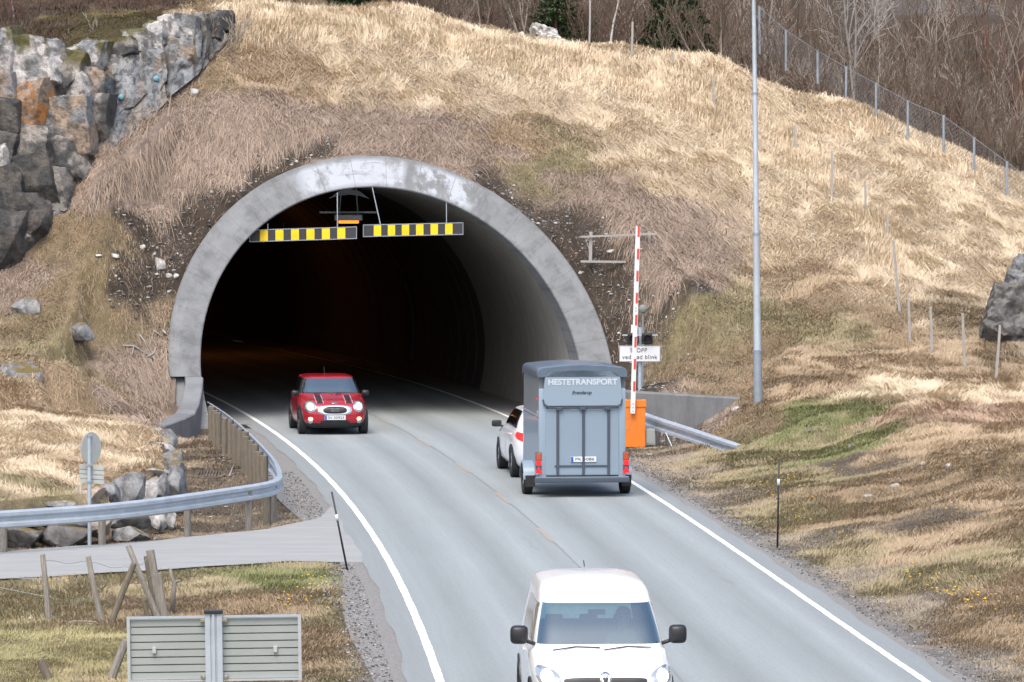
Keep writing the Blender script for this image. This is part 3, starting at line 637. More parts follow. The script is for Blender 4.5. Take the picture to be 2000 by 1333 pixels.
# wing walls
def wallmesh(name, path, label, thick=.28, parent=None, m=None):
    """path: (x, y, ztop, zbottom)"""
    vv = []; pts = [Vector((p[0], p[1], 0)) for p in path]; uu = []; acc = 0
    for i, p in enumerate(path):
        t = (pts[min(i+1, len(pts)-1)]-pts[max(i-1, 0)]).normalized(); nn = Vector((t.y, -t.x, 0)); q = pts[i]
        if i: acc += (pts[i]-pts[i-1]).length
        th = p[4] if len(p) > 4 else thick
        vv += [q+Vector((0, 0, p[3])), q+Vector((0, 0, p[2]-.03)), q-nn*.03+Vector((0, 0, p[2])), q-nn*th+Vector((0, 0, p[2])), q-nn*th+Vector((0, 0, p[3]))]
        uu += [(acc*.06, 0), (acc*.06, .5), (acc*.06, .52), (acc*.06, .7), (acc*.06, 1)]
    ff = [(i*5+j, i*5+(j+1) % 5, (i+1)*5+(j+1) % 5, (i+1)*5+j) for i in range(len(path)-1) for j in range(5)]
    ff += [(0, 1, 2, 3, 4), tuple((len(path)-1)*5+j for j in range(5))]
    b = MB(); b.add(vv, ff); o = b.build(name, m or M['concw'], parent, smooth=False); setuv(o, uu); return o
def topat(x, y, d): p = P(x, y, d); return p
A0 = face_pt(math.pi, RI+.0, .15, 1.0)
tops = WL
pth = []
for x, y, d in tops: p = P(x, y, d); pth.append((p.x, p.y, p.z, -.5, .44 if x > 385 else .5))
o = wallmesh('wing_wall', pth[::-1], '', .4, m=concrete('left_wing_concrete', (.20, .21, .225), .6)); props(o, 'curved grey concrete wing wall sweeping down from the left foot of the tunnel mouth', 'wall', 'concrete wing walls at the tunnel mouth')
pth = []
for x, y, d in WR:
    p = P(x, y, d); pth.append((p.x, p.y, p.z, -.3))
o = wallmesh('wing_wall', pth, '', .42); props(o, 'low straight grey concrete wall right of the tunnel mouth, behind the orange barrier', 'wall', 'concrete wing walls at the tunnel mouth')
# tunnel lamps
M['sodium'] = mat('sodium_lamp', (1, .35, .05), .4, emit=(1, .17, .01), es=1.5)
def lamp(x, y, d, label, w=.75, es=1):
    p = P(x, y, d); t = thing('tunnel_lamp', label, 'lamp', p, 0, 'orange lamps on the tunnel ceiling')
    MB().rbox(p+Vector((0, 0, .12)), (w, .5, .16), .02).build('housing', M['galvd'], t)
    b = MB(); b.rbox(p, (w*.72, .34, .07), .02).build('lens', M['sodium'], t)
    MB().box(p+Vector((0, 0, .26)), (w*2.1, .06, .05)).build('cable_tray', M['galvd'], t)
    top = min(PZ+math.sqrt(max(RI**2-(p.x-XC(p.y))**2, 1)), 6.0)
    b = MB()
    for s in (-.25, .25): b.tube([p+Vector((s, 0, .2)), Vector((p.x+s*.8, p.y, top+.02))], .018, 6)
    b.build('hanger', M['galvd'], t)
    return t, p
lt, lp = lamp(681, 434, 124.5, 'tunnel lamp with glowing orange lens behind the gap between the striped boards')
b = MB(); b.add([lp+Vector(q) for q in ((-.55, .3, .62), (-.3, .3, .82), (0, .3, .9), (.3, .3, .82), (.55, .3, .62), (.3, .3, .70), (0, .3, .74), (-.3, .3, .70), (-.55, .34, .62), (-.3, .34, .82), (0, .34, .9), (.3, .34, .82), (.55, .34, .62), (.3, .34, .70), (0, .34, .74), (-.3, .34, .70))],
    [(0,1,7),(1,2,6,7),(2,3,5,6),(3,4,5),(8,9,15),(9,10,14,15),(10,11,13,14),(11,12,13)]+[(i, (i+1) % 8, 8+(i+1) % 8, 8+i) for i in range(8)]).build('curved_bracket', M['galvd'], lt)
lamp(566, 404, 163, 'small distant orange tunnel lamp seen just under the upper left of the portal ring', .6)
for (x, y, z, e_) in ((-10.6, 158, 4.7, 24), (-17, 182, 4.6, 9)):      # light of the sodium lamps further in
    ld = bpy.data.lights.new('sodium_light', 'POINT'); ld.energy = e_; ld.color = (1, .28, .05); ld.shadow_soft_size = .3
    lo_ = bpy.data.objects.new('sodium_light', ld); C.objects.link(lo_); lo_.location = (x, y, z)
# striped height boards
def board(xa, xb, ytl, ytr, h, d, ys_, yw, hang, label):
    pa = P(xa, ytl, d); pb = P(xb, ytr, d); t = thing('height_board', label, 'sign', (pa+pb)/2-Vector((0, 0, h)), 0, 'striped height boards in the tunnel mouth')
    e = (pb-pa); L_ = e.length; e.normalize(); nn = Vector((e.y, -e.x, 0)).normalized(); up = Vector((0, 0, 1))
    def quad(b, s0, s1, z0, z1, off0, off1):
        q = [pa+e*s+up*z+nn*o_ for o_ in (off0, off1) for s, z in ((s0, z0), (s1, z0), (s1, z1), (s0, z1))]
        b.add(q, [(0,1,2,3),(4,7,6,5),(0,4,5,1),(1,5,6,2),(2,6,7,3),(3,7,4,0)])
    b = MB(); quad(b, 0, L_, -h, 0, -.02, .02); b.build('panel', M['char'], t)
    b = MB(); w_ = .018
    for a in ((0, L_, -w_, .004), (0, L_, -h-.004, -h+w_), (0, w_, -h+w_, -w_), (L_-w_, L_, -h+w_, -w_)): quad(b, *a, -.024, .03)
    b.build('frame', M['galvd'], t)
    for c_ in ys_:
        b = MB(); s = (c_-xa)/(xb-xa)*L_; hw = yw/(xb-xa)*L_/2; quad(b, s-hw, s+hw, -h+w_+.001, -w_-.001, .0201, .026); b.build('yellow_stripe', M['yellow'], t)
    for c_, lean in hang:
        q = pa+e*((c_-xa)/(xb-xa)*L_); top = PZ+math.sqrt(max(RI**2-(q.x-PX+.5)**2, 4)); top = max(top, q.z+.15)
        MB().tube([q, q+Vector((lean*(top-q.z), 0, top-q.z))], .014, 6).build('hanger_rod', M['galv'], t)
z6 = lambda v: v/2000*460+470
board(487, 697, 449.5, 443, .315, 119.9, [z6(v) for v in (198, 330, 462, 593, 724, 855)], 15.6, ((523, 0), (659, 0)), 'left black board with six bright yellow stripes hanging in the tunnel mouth')
board(709, 905, 439.5, 435, .315, 120.3, [z6(v) for v in (1162, 1281, 1400, 1521, 1644, 1768)], 14.4, ((743, -.22), (872, 0)), 'right black board with six duller yellow stripes hanging in the tunnel mouth')

M['tar'] = mat('faint_tar', (.235, .25, .255), .85)
for x0, y0, x1, y1, w_ in ((1385, 1105, 1432, 1140, .05), (1020, 1045, 1050, 1075, .02), (610, 905, 640, 935, .03)):
    a_, b_ = G(x0, y0), G(x1, y1); q = (b_-a_); nn_ = Vector((q.y, -q.x, 0)).normalized(); bb_ = MB(); pts_ = [a_.lerp(b_, t)+nn_*(.03*math.sin(t*11)) for t in np.linspace(0, 1, 12)]
    vv = [];
    for i, p_ in enumerate(pts_): e_ = w_*(.4+.6*math.sin(math.pi*(i+.3)/12.6)); vv += [p_-nn_*e_+Vector((0, 0, .0035)), p_+nn_*e_+Vector((0, 0, .0035))]
    bb_.add(vv, [(i*2, i*2+1, i*2+3, i*2+2) for i in range(11)]); props(bb_.build('tar_mark', M['tar']), kind='structure')
# ------------------------------------------------------------------ guardrails
def wprof(h=.31, d=.08):
    o = [(0, 0), (d, .035), (d, .09), (.02, .135), (.02, .175), (d, .22), (d, .275), (0, .31)]
    inn = [(x-.014, z) for x, z in o][::-1]
    return [(x, (z-.31)*h/.31) for x, z in o+inn]
def smooth_path(pts, n=6):
    pts = [Vector(p) for p in pts]; out = []
    for i in range(len(pts)-1):
        p0 = pts[max(i-1, 0)]; p1 = pts[i]; p2 = pts[i+1]; p3 = pts[min(i+2, len(pts)-1)]
        for k in range(n):
            t = k/n; out.append(.5*((2*p1)+(p2-p0)*t+(2*p0-5*p1+4*p2-p3)*t*t+(3*p1-p0-3*p2+p3)*t**3))
    out.append(pts[-1]); return out
def railat(x, y, z=.75): return G(x, y, z)
gl = thing('guardrail', 'galvanised guardrail on wooden posts curling round the left bend in front of the ditch', 'guardrail', G(540, 1000, 0))
path = [railat(405, 785), railat(440, 808), railat(475, 837), railat(505, 866), railat(527, 890), railat(537, 905), railat(543, 922), railat(541, 932), railat(528, 939), railat(500, 945), railat(440, 954), railat(370, 964), railat(280, 976), railat(180, 986), railat(80, 993), railat(0, 998), railat(-90, 1003), railat(-220, 1008)]
sp_ = smooth_path(path)
# the beam faces the traffic side (right of travel away from the tunnel = towards the road)
cut = 0
b = MB(); b.sweep(sp_, [(-a, z) for a, z in wprof()]); b.build('rail', M['galv'], gl)
MBp = []
def post(b, x, y, z0, z1, r=.085, lean=(0, 0)):
    b.tube([(x, y, z0), (x+lean[0], y+lean[1], z1-.01), (x+lean[0], y+lean[1], z1)], [r, r*.96, r*.8], 10)
# posts by arc length; the run beside the ditch is close-set and round
def along(pts, s0, step, n):
    out = []; acc = 0; nxt = s0
    for i in range(len(pts)-1):
        L_ = (pts[i+1]-pts[i]).length
        while nxt <= acc+L_ and len(out) < n:
            t = (nxt-acc)/L_; p = pts[i].lerp(pts[i+1], t); d = (pts[i+1]-pts[i]).normalized(); out.append((p, Vector((d.y, -d.x, 0)))); nxt += step
        acc += L_
    return out
for px_ in (417, 424, 431, 438, 452, 461, 470, 479, 486, 494, 502, 510, 518, 525):
    # post behind the beam on the ditch side
    j = min(range(len(sp_)//2), key=lambda i: abs((1000+F*sp_[i].x/sp_[i].y)-px_-5)); p = sp_[j]; d_ = (sp_[j+1]-sp_[j]).normalized(); nn = Vector((d_.y, -d_.x, 0))
    q = p+nn*.10+Vector((random.uniform(-.02, .02), random.uniform(-.1, .1), 0))
    b = MB(); post(b, q.x, q.y, -.6, .75+random.uniform(-.04, .05)-(.03 if px_ < 445 else 0), random.uniform(.075, .095), (random.uniform(-.02, .02), 0)); b.build('post', M['woodd'], gl, smooth=True, auto=40)
for x, yt in ((531, 940), (484, 952), (365, 966), (197, 986), (4, 999), (-140, 1006)):
    p = G(x, yt, .72); q = p+Vector((0, .2, 0)); zb = float(hz(q.x, q.y))
    b = MB(); post(b, q.x, q.y, zb-.15, .70, .068 if x != 531 else .085); b.build('post', M['wood'], gl, smooth=True, auto=40)
# splice plates and bolts
for x, yt in ((362, 969), (230, 985), (497, 950)):
    p = G(x, yt, .70)
    for dx in (-.05, .05):
        for dz in (0, -.14): b = MB(); b.box(p+Vector((dx, -.06+0, dz-.02)), (.03, .07, .03)); b.build('bolt', M['galvd'], gl)
gr = thing('guardrail', 'galvanised guardrail on short wooden posts sloping down into the grass behind the orange barrier', 'guardrail', G(1300, 880, 0))
path = [Vector((P(x, y, d))) for x, y, d in ((1192, 778, 115.0), (1215, 790, 112.8), (1262, 807, 110.2), (1300, 820, 108.5), (1350, 836, 106.7), (1400, 853, 105.0), (1446, 868, 103.5))]
b = MB(); b.sweep(smooth_path(path, 4), wprof(.34, .1)); b.build('rail', M['galv'], gr)
for x, yt in ((1283, 818), (1306, 825), (1329, 834), (1362, 842)):
    d = 110.2-(x-1262)*.036; p = P(x, yt, d+.25); zb = float(hz(p.x, p.y))
    b = MB(); post(b, p.x, p.y, zb-.1, p.z, .085); b.build('post', M['wood'], gr, smooth=True, auto=40)
b = MB(); p1 = P(1300, 845, 108.2); p2 = P(1324, 893, 105.6); b.tube([p1, p1.lerp(p2, .5)+Vector((0, 0, -.03)), p2], .012, 5)
props(b.build('cable', M['white']), 'thin white cable hanging from the right guardrail to the ground', 'cable')
# ------------------------------------------------------------------ barrier
bo = G(1238, 873, 0); bar = thing('road_barrier', 'orange barrier box with a raised red and white boom beside the road', 'barrier', bo)
b = MB(); b.rbox(bo+Vector((0, 0, .50)), (.53, .42, 1.0), .012, rz=0); b.build('cabinet', M['orange'], bar)
b = MB(); b.rbox(bo+Vector((0, 0, 1.03)), (.57, .46, .17), .015); lid = b.build('lid', M['orange'], bar)
b = MB(); b.tube([bo+Vector((-.16+.07*math.sin(t), -.2135, .55+.16*math.cos(t))) for t in np.linspace(0, 6.28, 20)], .004, 4); b.build('door_seam', M['galvd'], bar)
y_ = bo.y-.30
def bp(x, y): q = P(x, y, y_); return q
b0 = bp(1236, 808); b1 = bp(1246.5, 442); ax = (b1-b0).normalized(); sd_ = Vector((ax.z, 0, -ax.x)); Lb = (b1-b0).length
def slab(b, s0, s1, w0, w1, y0, y1):
    q = [b0+ax*s+sd_*w_+Vector((0, yy, 0)) for yy in (y0, y1) for s, w_ in ((s0, w0), (s0, w1), (s1, w1), (s1, w0))]
    b.add(q, [(0,1,2,3),(4,7,6,5),(0,4,5,1),(1,5,6,2),(2,6,7,3),(3,7,4,0)])
b = MB(); slab(b, 0, Lb, -.058, .05, -.02, .03); boom = b.build('boom', M['white'], bar)
for ya, yb in ((441.5, 463), (486, 507), (529, 550), (572, 593), (615, 636), (658, 679), (701, 722), (745, 765)):
    s0 = (808-yb)/(808-442)*Lb; s1 = (808-ya)/(808-442)*Lb
    b = MB(); slab(b, s0, s1-.001, -.012, .042, -.0235, -.0203); b.build('red_band', M['redp'], boom)
for yy in (789, 796, 803, 602, 607.5):
    b = MB(); s = (808-yy)/(366)*Lb; b.tube([b0+ax*s+sd_*0+Vector((0, -.03, 0)), b0+ax*s+sd_*0+Vector((0, -.019, 0))], .016, 8); b.build('bolt', M['galvd'], boom)
b = MB(); s = (808-643)/366*Lb; slab(b, s-.09, s+.10, -.10, -.058, -.015, .03); b.build('bracket', M['white'], boom)
b = MB(); b.tube([b0+ax*.3+Vector((0, .03, 0)), b0+ax*.3+Vector((0, .12, 0))], .06, 12); b.build('pivot', M['galvd'], bar)
p = G(1270.5, 874, 0)+Vector((0, .1, 0)); b = MB(); b.rbox(p+Vector((0, .05, .24)), (.22, .16, .38), .01); cab = thing('control_box', 'small pale grey steel box standing behind the right foot of the orange barrier', 'box', p)
b.build('case', M['sgrey'], cab); b = MB(); b.box(p+Vector((-.02, -.038, .24)), (.15, .008, .30)); b.build('door', M['sgrey'], cab); b = MB(); b.box(p+Vector((.11, .1, .05)), (.05, .05, .5)); b.build('stand', M['galvd'], cab)
# ------------------------------------------------------------------ stop signal
sb = P(1250, 770, 114.6); zb = float(hz(sb.x, sb.y)); sg = thing('stop_signal', 'steel post with a white STOPP plate under twin red lamps behind the barrier boom', 'traffic signal', (sb.x, sb.y, zb))
def sp2(x, y, dd=0): return P(x, y, 114.6+dd)
top = sp2(1250, 640); b = MB(); b.tube([(sb.x, sb.y, zb-.1), (sb.x, sb.y, top.z)], .055, 10); b.build('post', M['galv'], sg, smooth=True, auto=40)
pc = sp2(1249.5, 691, -.12); pw, ph = 79/78.5, 30.5/78.5
b = MB(); b.rbox(pc, (pw, .02, ph), .006); plate = b.build('sign_plate', M['white'], sg)
b = MB(); fr = .008
for c_, d_ in (((0, 0, ph/2), (pw+.02, .03, fr*2)), ((0, 0, -ph/2), (pw+.02, .03, fr*2)), ((pw/2, 0, 0), (fr*2, .031, ph)), ((-pw/2, 0, 0), (fr*2, .031, ph))): b.box(pc+Vector(c_), d_)
b.build('frame', M['galvd'], plate)
def text(s, size, loc, m, parent, name='lettering', wid=None, ext=.002, rot=(math.pi/2, 0, 0), local=False, spacing=1.0, shear=0, bold=0):
    cu = bpy.data.curves.new(name, 'FONT'); cu.body = s; cu.size = size; cu.extrude = ext; cu.align_x = 'CENTER'; cu.align_y = 'CENTER'; cu.space_character = spacing; cu.shear = shear; cu.offset = bold
    o = bpy.data.objects.new(name+'_tmp', cu); C.objects.link(o); bpy.context.view_layer.update()
    me = bpy.data.meshes.new_from_object(o.evaluated_get(bpy.context.evaluated_depsgraph_get())); bpy.data.objects.remove(o)
    co = np.array([v.co[:] for v in me.vertices]); w_ = co[:, 0].max()-co[:, 0].min(); f = (wid/w_) if wid else 1
    Mt = Matrix.Translation(Vector(loc)-(Vector((0, 0, 0)) if local or parent is None else ORG[parent.name])) @ Matrix.Rotation(rot[2], 4, 'Z') @ Matrix.Rotation(rot[0], 4, 'X') @ Matrix.Diagonal((f, 1, 1, 1))
    me.transform(Mt); me.materials.clear(); me.materials.append(m); ob = bpy.data.objects.new(name, me); C.objects.link(ob)
    if parent is not None: ob.parent = parent; ORG[ob.name] = ORG.get(parent.name, Vector((0, 0, 0)))
    return ob
text('STOPP', .155, pc+Vector((-.03, -.013, .078)), M['black'], plate, wid=.41, spacing=1.15, ext=.003)
text('ved rød blink', .15, pc+Vector((0, -.013, -.09)), M['black'], plate, wid=.87, spacing=1.1, ext=.003)
M['redlens'] = mat('red_lens', (.10, .004, .006), .2, coat=.8)
for x in (1236, 1264.5):
    c_ = sp2(x, 662, -.14); b = MB(); b.rbox(c_+Vector((0, .06, 0)), (.27, .16, .27), .03); hs = b.build('lamp_housing', M['black'], sg)
    b = MB(); ring = []
    for yy, r_ in ((-.02, .085), (-.018, .0)): ring.append([c_+Vector((r_*math.cos(t), yy, r_*math.sin(t))) for t in np.linspace(0, 2*math.pi, 20, endpoint=False)])
    b.add(ring[0], [tuple(range(20))]); b.build('red_lens', M['redlens'], hs)
    b = MB(); n_ = 16; vv = []
    for i in range(n_+1):
        t = -.35+(math.pi+.7)*i/n_
        for r_, yy in ((.098, -.02), (.098, -.17 if math.sin(t) > -.2 else -.05), (.106, -.17 if math.sin(t) > -.2 else -.05), (.106, -.02)): vv.append(c_+Vector((r_*math.cos(t), yy, r_*math.sin(t))))
    b.add(vv, [(i*4+j, i*4+j+1, (i+1)*4+j+1, (i+1)*4+j) for i in range(n_) for j in range(3)]); b.build('hood', M['black'], hs)
for x in (1220.5, 1248, 1279): b = MB(); b.box(sp2(x, 655, -.2), (.13, .10, .03)); b.build('bracket', M['galv'], sg)
M['bell'] = mat('grey_disc', (.20, .22, .20), .6, noise=.2)
c_ = P(1256, 604, 115.6); z2 = float(hz(c_.x, c_.y)); ms = thing('warning_bell', 'grey round disc on a thin post showing right of the boom above the red lamps', 'bell', (c_.x, c_.y, z2))
b = MB(); prev = []
for yy, r_ in ((.03, .105), (.0, .112), (-.03, .10), (-.05, .06), (-.055, 0.005)): prev.append([c_+Vector((r_*math.cos(t), yy, r_*math.sin(t))) for t in np.linspace(0, 2*math.pi, 24, endpoint=False)])
vv = [p for r_ in prev for p in r_]; b.add(vv, [(i*24+j, i*24+(j+1) % 24, (i+1)*24+(j+1) % 24, (i+1)*24+j) for i in range(4) for j in range(24)]+[tuple(range(24))]); b.build('disc', M['bell'], ms, smooth=True)
b = MB(); b.tube([(c_.x, c_.y+.05, z2-.1), (c_.x, c_.y+.05, c_.z-.02)], .02, 8); b.build('post', M['galvd'], ms)
# ------------------------------------------------------------------ lamp post
lb = P(1480.5, 808, 108.0); zg = float(hz(lb.x, lb.y)); lpn = thing('street_lamp', 'tall slim galvanised lamp post on the grass mound right of the road', 'street lamp', (lb.x, lb.y, zg))
def lq(x, y): return P(x, y, 108.0)
b = MB(); b.tube([lq(1481, 830), lq(1479.5, 690)], [.105, .10], 16); b.build('base_section', M['galvd'], lpn, smooth=True, auto=40)
b = MB(); b.tube([lq(1479.5, 690), lq(1479, 684), lq(1477, 458)], [.10, .088, .078], 16); b.build('lower_pole', M['galv'], lpn, smooth=True, auto=40)
tp_ = lq(1472, 0)+Vector((0, 0, 1.6)); b = MB(); b.tube([lq(1477, 459), lq(1477, 452), lq(1474.6, 184), lq(1474.5, 180), lq(1472, 0), tp_], [.078, .066, .060, .052, .046, .04], 16); b.build('upper_pole', M['galv'], lpn, smooth=True, auto=40)
b = MB(); b.tube([tp_, tp_+Vector((-.2, 0, .25)), tp_+Vector((-1.2, 0, .4))], .03, 10); b.build('arm', M['galv'], lpn, smooth=True)
b = MB(); b.rbox(tp_+Vector((-1.5, 0, .4)), (.65, .26, .12), .04); b.build('lamp_head', M['alu'], lpn)
for yy in (457, 183, 686):
    b = MB(); q = lq(1477 if yy == 457 else (1474.6 if yy == 183 else 1479.4), yy); r_ = .092 if yy == 457 else (.07 if yy == 183 else .112); b.tube([q-Vector((0, 0, .03)), q+Vector((0, 0, .03))], r_, 16); b.build('collar', M['galvd'], lpn, smooth=True, auto=40)
# ------------------------------------------------------------------ round sign seen from behind, left
rb = G(175, 1061, 0); rs = thing('road_sign', 'back of a round sign above a small ribbed plate on a thin grey post', 'road sign', rb)
b = MB(); b.tube([rb-Vector((0, 0, .2)), P(174, 850, rb.y)], .036, 12); b.build('post', M['galv'], rs, smooth=True, auto=40)
c_ = P(176.5, 876, rb.y)+Vector((0, -.05+.11, 0)); yaw = R(54); e = Vector((math.cos(yaw), math.sin(yaw), 0)); nn = Vector((-math.sin(yaw), math.cos(yaw), 0))
vv = []
for o_ in (0, -.012):
    vv += [c_+e*.275*math.cos(t)+Vector((0, 0, .285*math.sin(t)))+nn*o_ for t in np.linspace(0, 2*math.pi, 40, endpoint=False)]
M['signw'] = mat('sign_back_pale', (.42, .44, .41), .5, .1, noise=.06, nscale=3)
b = MB(); b.add(vv, [tuple(range(40)), tuple(range(79, 39, -1))]+[(i, (i+1) % 40, 40+(i+1) % 40, 40+i) for i in range(40)]); b.build('round_plate', M['signw'], rs)
c_ = P(178, 927, rb.y)+Vector((0, .07, 0)); e = Vector((math.cos(R(8)), -math.sin(R(8))*0, -.07)).normalized(); wv = 48/110; hv = 36/110
def ribbed(b, c_, e, up, nn, w_, h_, n_, dep):
    prof = []; 
    for i in range(n_):
        z0 = -h_/2+h_*i/n_; z1 = -h_/2+h_*(i+1)/n_; g = (z1-z0)*.16; prof += [(z0, 0), (z1-g, 0), (z1-g, dep), (z1, dep)]
    prof = [(z, d) for z, d in prof]; N_ = len(prof); vv = []
    for s in (-w_/2, w_/2):
        for z, d in prof: vv.append(c_+e*s+up*z+nn*d)
        vv.append(c_+e*s+up*(h_/2)+nn*(dep*1.6)); vv.append(c_+e*s+up*(-h_/2)+nn*(dep*1.6))
    K = N_+2; b.add(vv, [(i, i+1, K+i+1, K+i) for i in range(N_-1)]+[(N_-1, N_, K+N_, K+N_-1), (N_, N_+1, K+N_+1, K+N_), (N_+1, 0, K, K+N_+1), tuple(range(K)), tuple(range(2*K-1, K-1, -1))])
b = MB(); ribbed(b, c_, e, Vector((0, 0, 1)), Vector((0, 1, 0)), wv, hv, 4, .02); b.build('ribbed_plate', M['signw'], rs)
for yy in (851, 908, 941):
    b = MB(); b.box(P(174.5, yy, rb.y), (.10, .10, .035)); b.build('clamp', M['galvd'], rs)
# ------------------------------------------------------------------ large ribbed sign back, foreground
d = 47.4; c0 = P(418, 1266, d); s_ = F/d; big = thing('direction_sign', 'back of a wide ribbed grey sign on one thick grooved post in the foreground', 'road sign', (c0.x, c0.y, -.2))
tl, tr, bl, br = P(251, 1207, d), P(585, 1202, d), P(253, 1331, d), P(586, 1326, d)
e = (tr-tl).normalized(); up = (tl-bl).normalized(); w_ = (tr-tl).length; h_ = (tl-bl).length; nn = Vector((0, 1, 0)); cc = (tl+tr+bl+br)/4
xl = (418-251)/(585-251)*w_
for k_, (s0, s1) in enumerate(((.018, xl-.085), (xl+.085, w_-.018))):
    b = MB(); ribbed(b, cc+e*((s0+s1)/2-w_/2)+nn*0, e, up, nn, s1-s0, h_-.03, 8, .045); b.build('ribbed_panel', M['sgrey'], big)
b = MB(); fcs = [((0, h_/2), (w_, .02)), ((0, -h_/2), (w_, .02))]
T_ = Matrix(((e.x, nn.x, up.x, cc.x), (e.y, nn.y, up.y, cc.y), (e.z, nn.z, up.z, cc.z), (0, 0, 0, 1)))
for (sx, sz), (dx, dz) in fcs: b.box((sx, -.012, sz), (dx, .05, dz), T=T_)
for sx in (-w_/2, w_/2): b.box((sx, -.012, 0), (.032, .051, h_+.02), T=T_)
b.build('frame', M['alu'], big)
px0 = (418-251)/(585-251)*w_-w_/2
b = MB(); prof = [(-.088, .0), (-.088, -.09), (-.035, -.09), (-.03, -.075), (-.012, -.075), (-.012, -.10), (.012, -.10), (.012, -.075), (.03, -.075), (.035, -.09), (.088, -.09), (.088, 0)]
zt = h_/2+.045; zb_ = -cc.z-.3
vv = [T_ @ Vector((px0+x, y, zb_)) for x, y in prof]+[T_ @ Vector((px0+x, y, zt)) for x, y in prof]; K = len(prof)
b.add(vv, [(i, (i+1) % K, K+(i+1) % K, K+i) for i in range(K)]+[tuple(range(K)), tuple(range(2*K-1, K-1, -1))]); b.build('post', M['galv'], big)
b = MB(); b.rbox((px0, -.05, zt+.008), (.19, .12, .035), .006, T=T_); b.build('post_cap', M['black'], big)
for sx in (-.115, .115):
    for sz in (h_/2-.035, -h_/2+.035):
        b = MB(); b.box((px0+sx, -.03, sz), (.055, .03, .035), T=T_); b.tube([T_ @ Vector((px0+sx, -.08, sz)), T_ @ Vector((px0+sx, 0, sz))], .013, 8); b.build('clamp', M['chrome'], big)
for x in (301.5, 538):
    q = P(x, 1270 if x < 400 else 1268, d)
    b = MB(); b.rbox(q+Vector((0, -.02, 0)), (.04, .04, .065), .006); b.build('handle', M['signw'], big)
# ------------------------------------------------------------------ snow stakes
def stake(xt, yt, xb, yb, yw0, yw1, label):
    pb = G(xb, yb, 0); pb.z = float(hz(pb.x, pb.y)); pt = P(xt, yt, pb.y); t = thing('snow_stake', label, 'stake', pb, 0, 'black snow stakes along the road')
    dv = pt-pb; f = lambda y: pb+dv*((yb-y)/(yb-yt))
    b = MB(); b.tube([pb-dv*.05, pt], [.018, .015], 8); b.build('rod', M['black'], t, smooth=True)
    b = MB(); b.tube([f(yw1), f(yw0)], .026, 8); b.build('white_band', M['white'], t, smooth=True)
stake(1521.5, 896, 1518.5, 1067, 935, 947, 'upright black snow stake on the grassy right verge')
stake(648, 961, 679, 1113, 1004, 1016, 'leaning black snow stake at the left road edge by the side road')
# ------------------------------------------------------------------ fence posts
def pole(name, xt, yt, xb, yb, r, label, m, group=None, cat='post', sq=False, dd=None):
    pb = on_ground(xb, yb) if dd is None else P(xb, yb, dd); pt = P(xt, yt, pb.y); v = (pt-pb)
    b = MB(); mid = pb.lerp(pt, .5)+Vector((random.uniform(-.012, .012), 0, 0)); b.tube([pb-v*.12, pb, mid, pt-v*.01, pt], [r*1.05, r, r*.95, r*.9, r*.75], 4 if sq else 8)
    o = b.build(name, m, None, smooth=not sq, auto=35); 
    for vv_ in o.data.vertices: vv_.co -= pb
    o.location = pb; return props(o, label, cat, group), pb, pt
GW = 'grey wooden posts of the old fence on the hillside'
fl = [(1394, 150, 1394, 212, 'short grey fence post half sunk in tall straw just left of the street lamp'), (1552, 245, 1553, 300, 'thin grey fence post in the straw below the tallest pale tree'), (1625, 295, 1624, 388, 'grey fence post in open straw, second below the tallest pale tree'),
      (1690, 355, 1690, 412, 'short grey fence post right of a taller one in the mid hillside'), (1734, 422, 1733, 470, 'small grey fence post just above the two overlapping long stakes'), (1745, 470, 1757, 615, 'longest grey stake of the hillside fence, leaning left'), (1774, 578, 1777, 668, 'grey fence post between the long leaning stake and the upright one lower down'),
      (1817, 601, 1820, 692, 'straight grey fence post, fourth from the dark boulder going left'), (1880, 612, 1885, 720, 'grey fence post standing left of the dark boulder'), (1953, 635, 1945, 742, 'grey fence post leaning right in front of the dark boulder')]
fp = []
for i, (a, b_, c_, d_, lab) in enumerate(fl): fp.append(pole('fence_post', a, b_, c_, d_, .045, lab, M['woodg'], GW, sq=True))
pole('fence_stake', 1152.5, -20, 1151, 92, .038, 'tall thin pale stake rising out of the frame left of the birch trunk', M['woodg'], 'pale stakes on the hilltop', sq=True, dd=131.5)
pole('fence_stake', 1235.5, 43, 1233, 118, .045, 'pale stake standing free on the hilltop right of the birch trunk', M['woodg'], 'pale stakes on the hilltop', sq=True, dd=131)
pole('fence_stake', 1313, 101, 1314, 128, .05, 'short pale stump of a stake in the straw on the hilltop', M['woodg'], 'pale stakes on the hilltop', sq=True, dd=131.5)
# leaning posts of the old wire fence, lower left
GL = 'weathered round posts of the broken fence, lower left'
ll = [(83, 1083, 94, 1210, .045, 'leftmost upright grey post of the broken fence by the side road'), (172, 1087, 198, 1212, .045, 'second grey post of the broken fence, leaning left'), (262, 1100, 219, 1212, .05, 'brown post leaning right, third of the broken fence'),
      (250, 1066, 307, 1205, .048, 'long pale pole leaning left across the post cluster'), (286, 1086, 303, 1203, .05, 'thin inner post of the cluster behind the sign'), (293, 1074, 316, 1203, .07, 'thickest grey post of the cluster behind the sign'),
      (279, 1173, 288, 1205, .04, 'short stump at the foot of the post cluster'), (309, 1120, 321, 1203, .055, 'short pale post at the right of the post cluster'), (247, 1250, 214, 1335, .06, 'bent grey post against the left edge of the sign'), (78, 1288, 102, 1340, .06, 'dark leaning post at the bottom edge, far left')]
lp_ = []
for a, b_, c_, d_, r_, lab in ll:
    dd = G(c_, min(d_, 1325), -.13).y
    lp_.append(pole('old_fence_post', a, b_, c_, d_, r_, lab, M['wood'] if 'pale' in lab or 'grey' in lab else M['woodd'], GL, dd=dd))
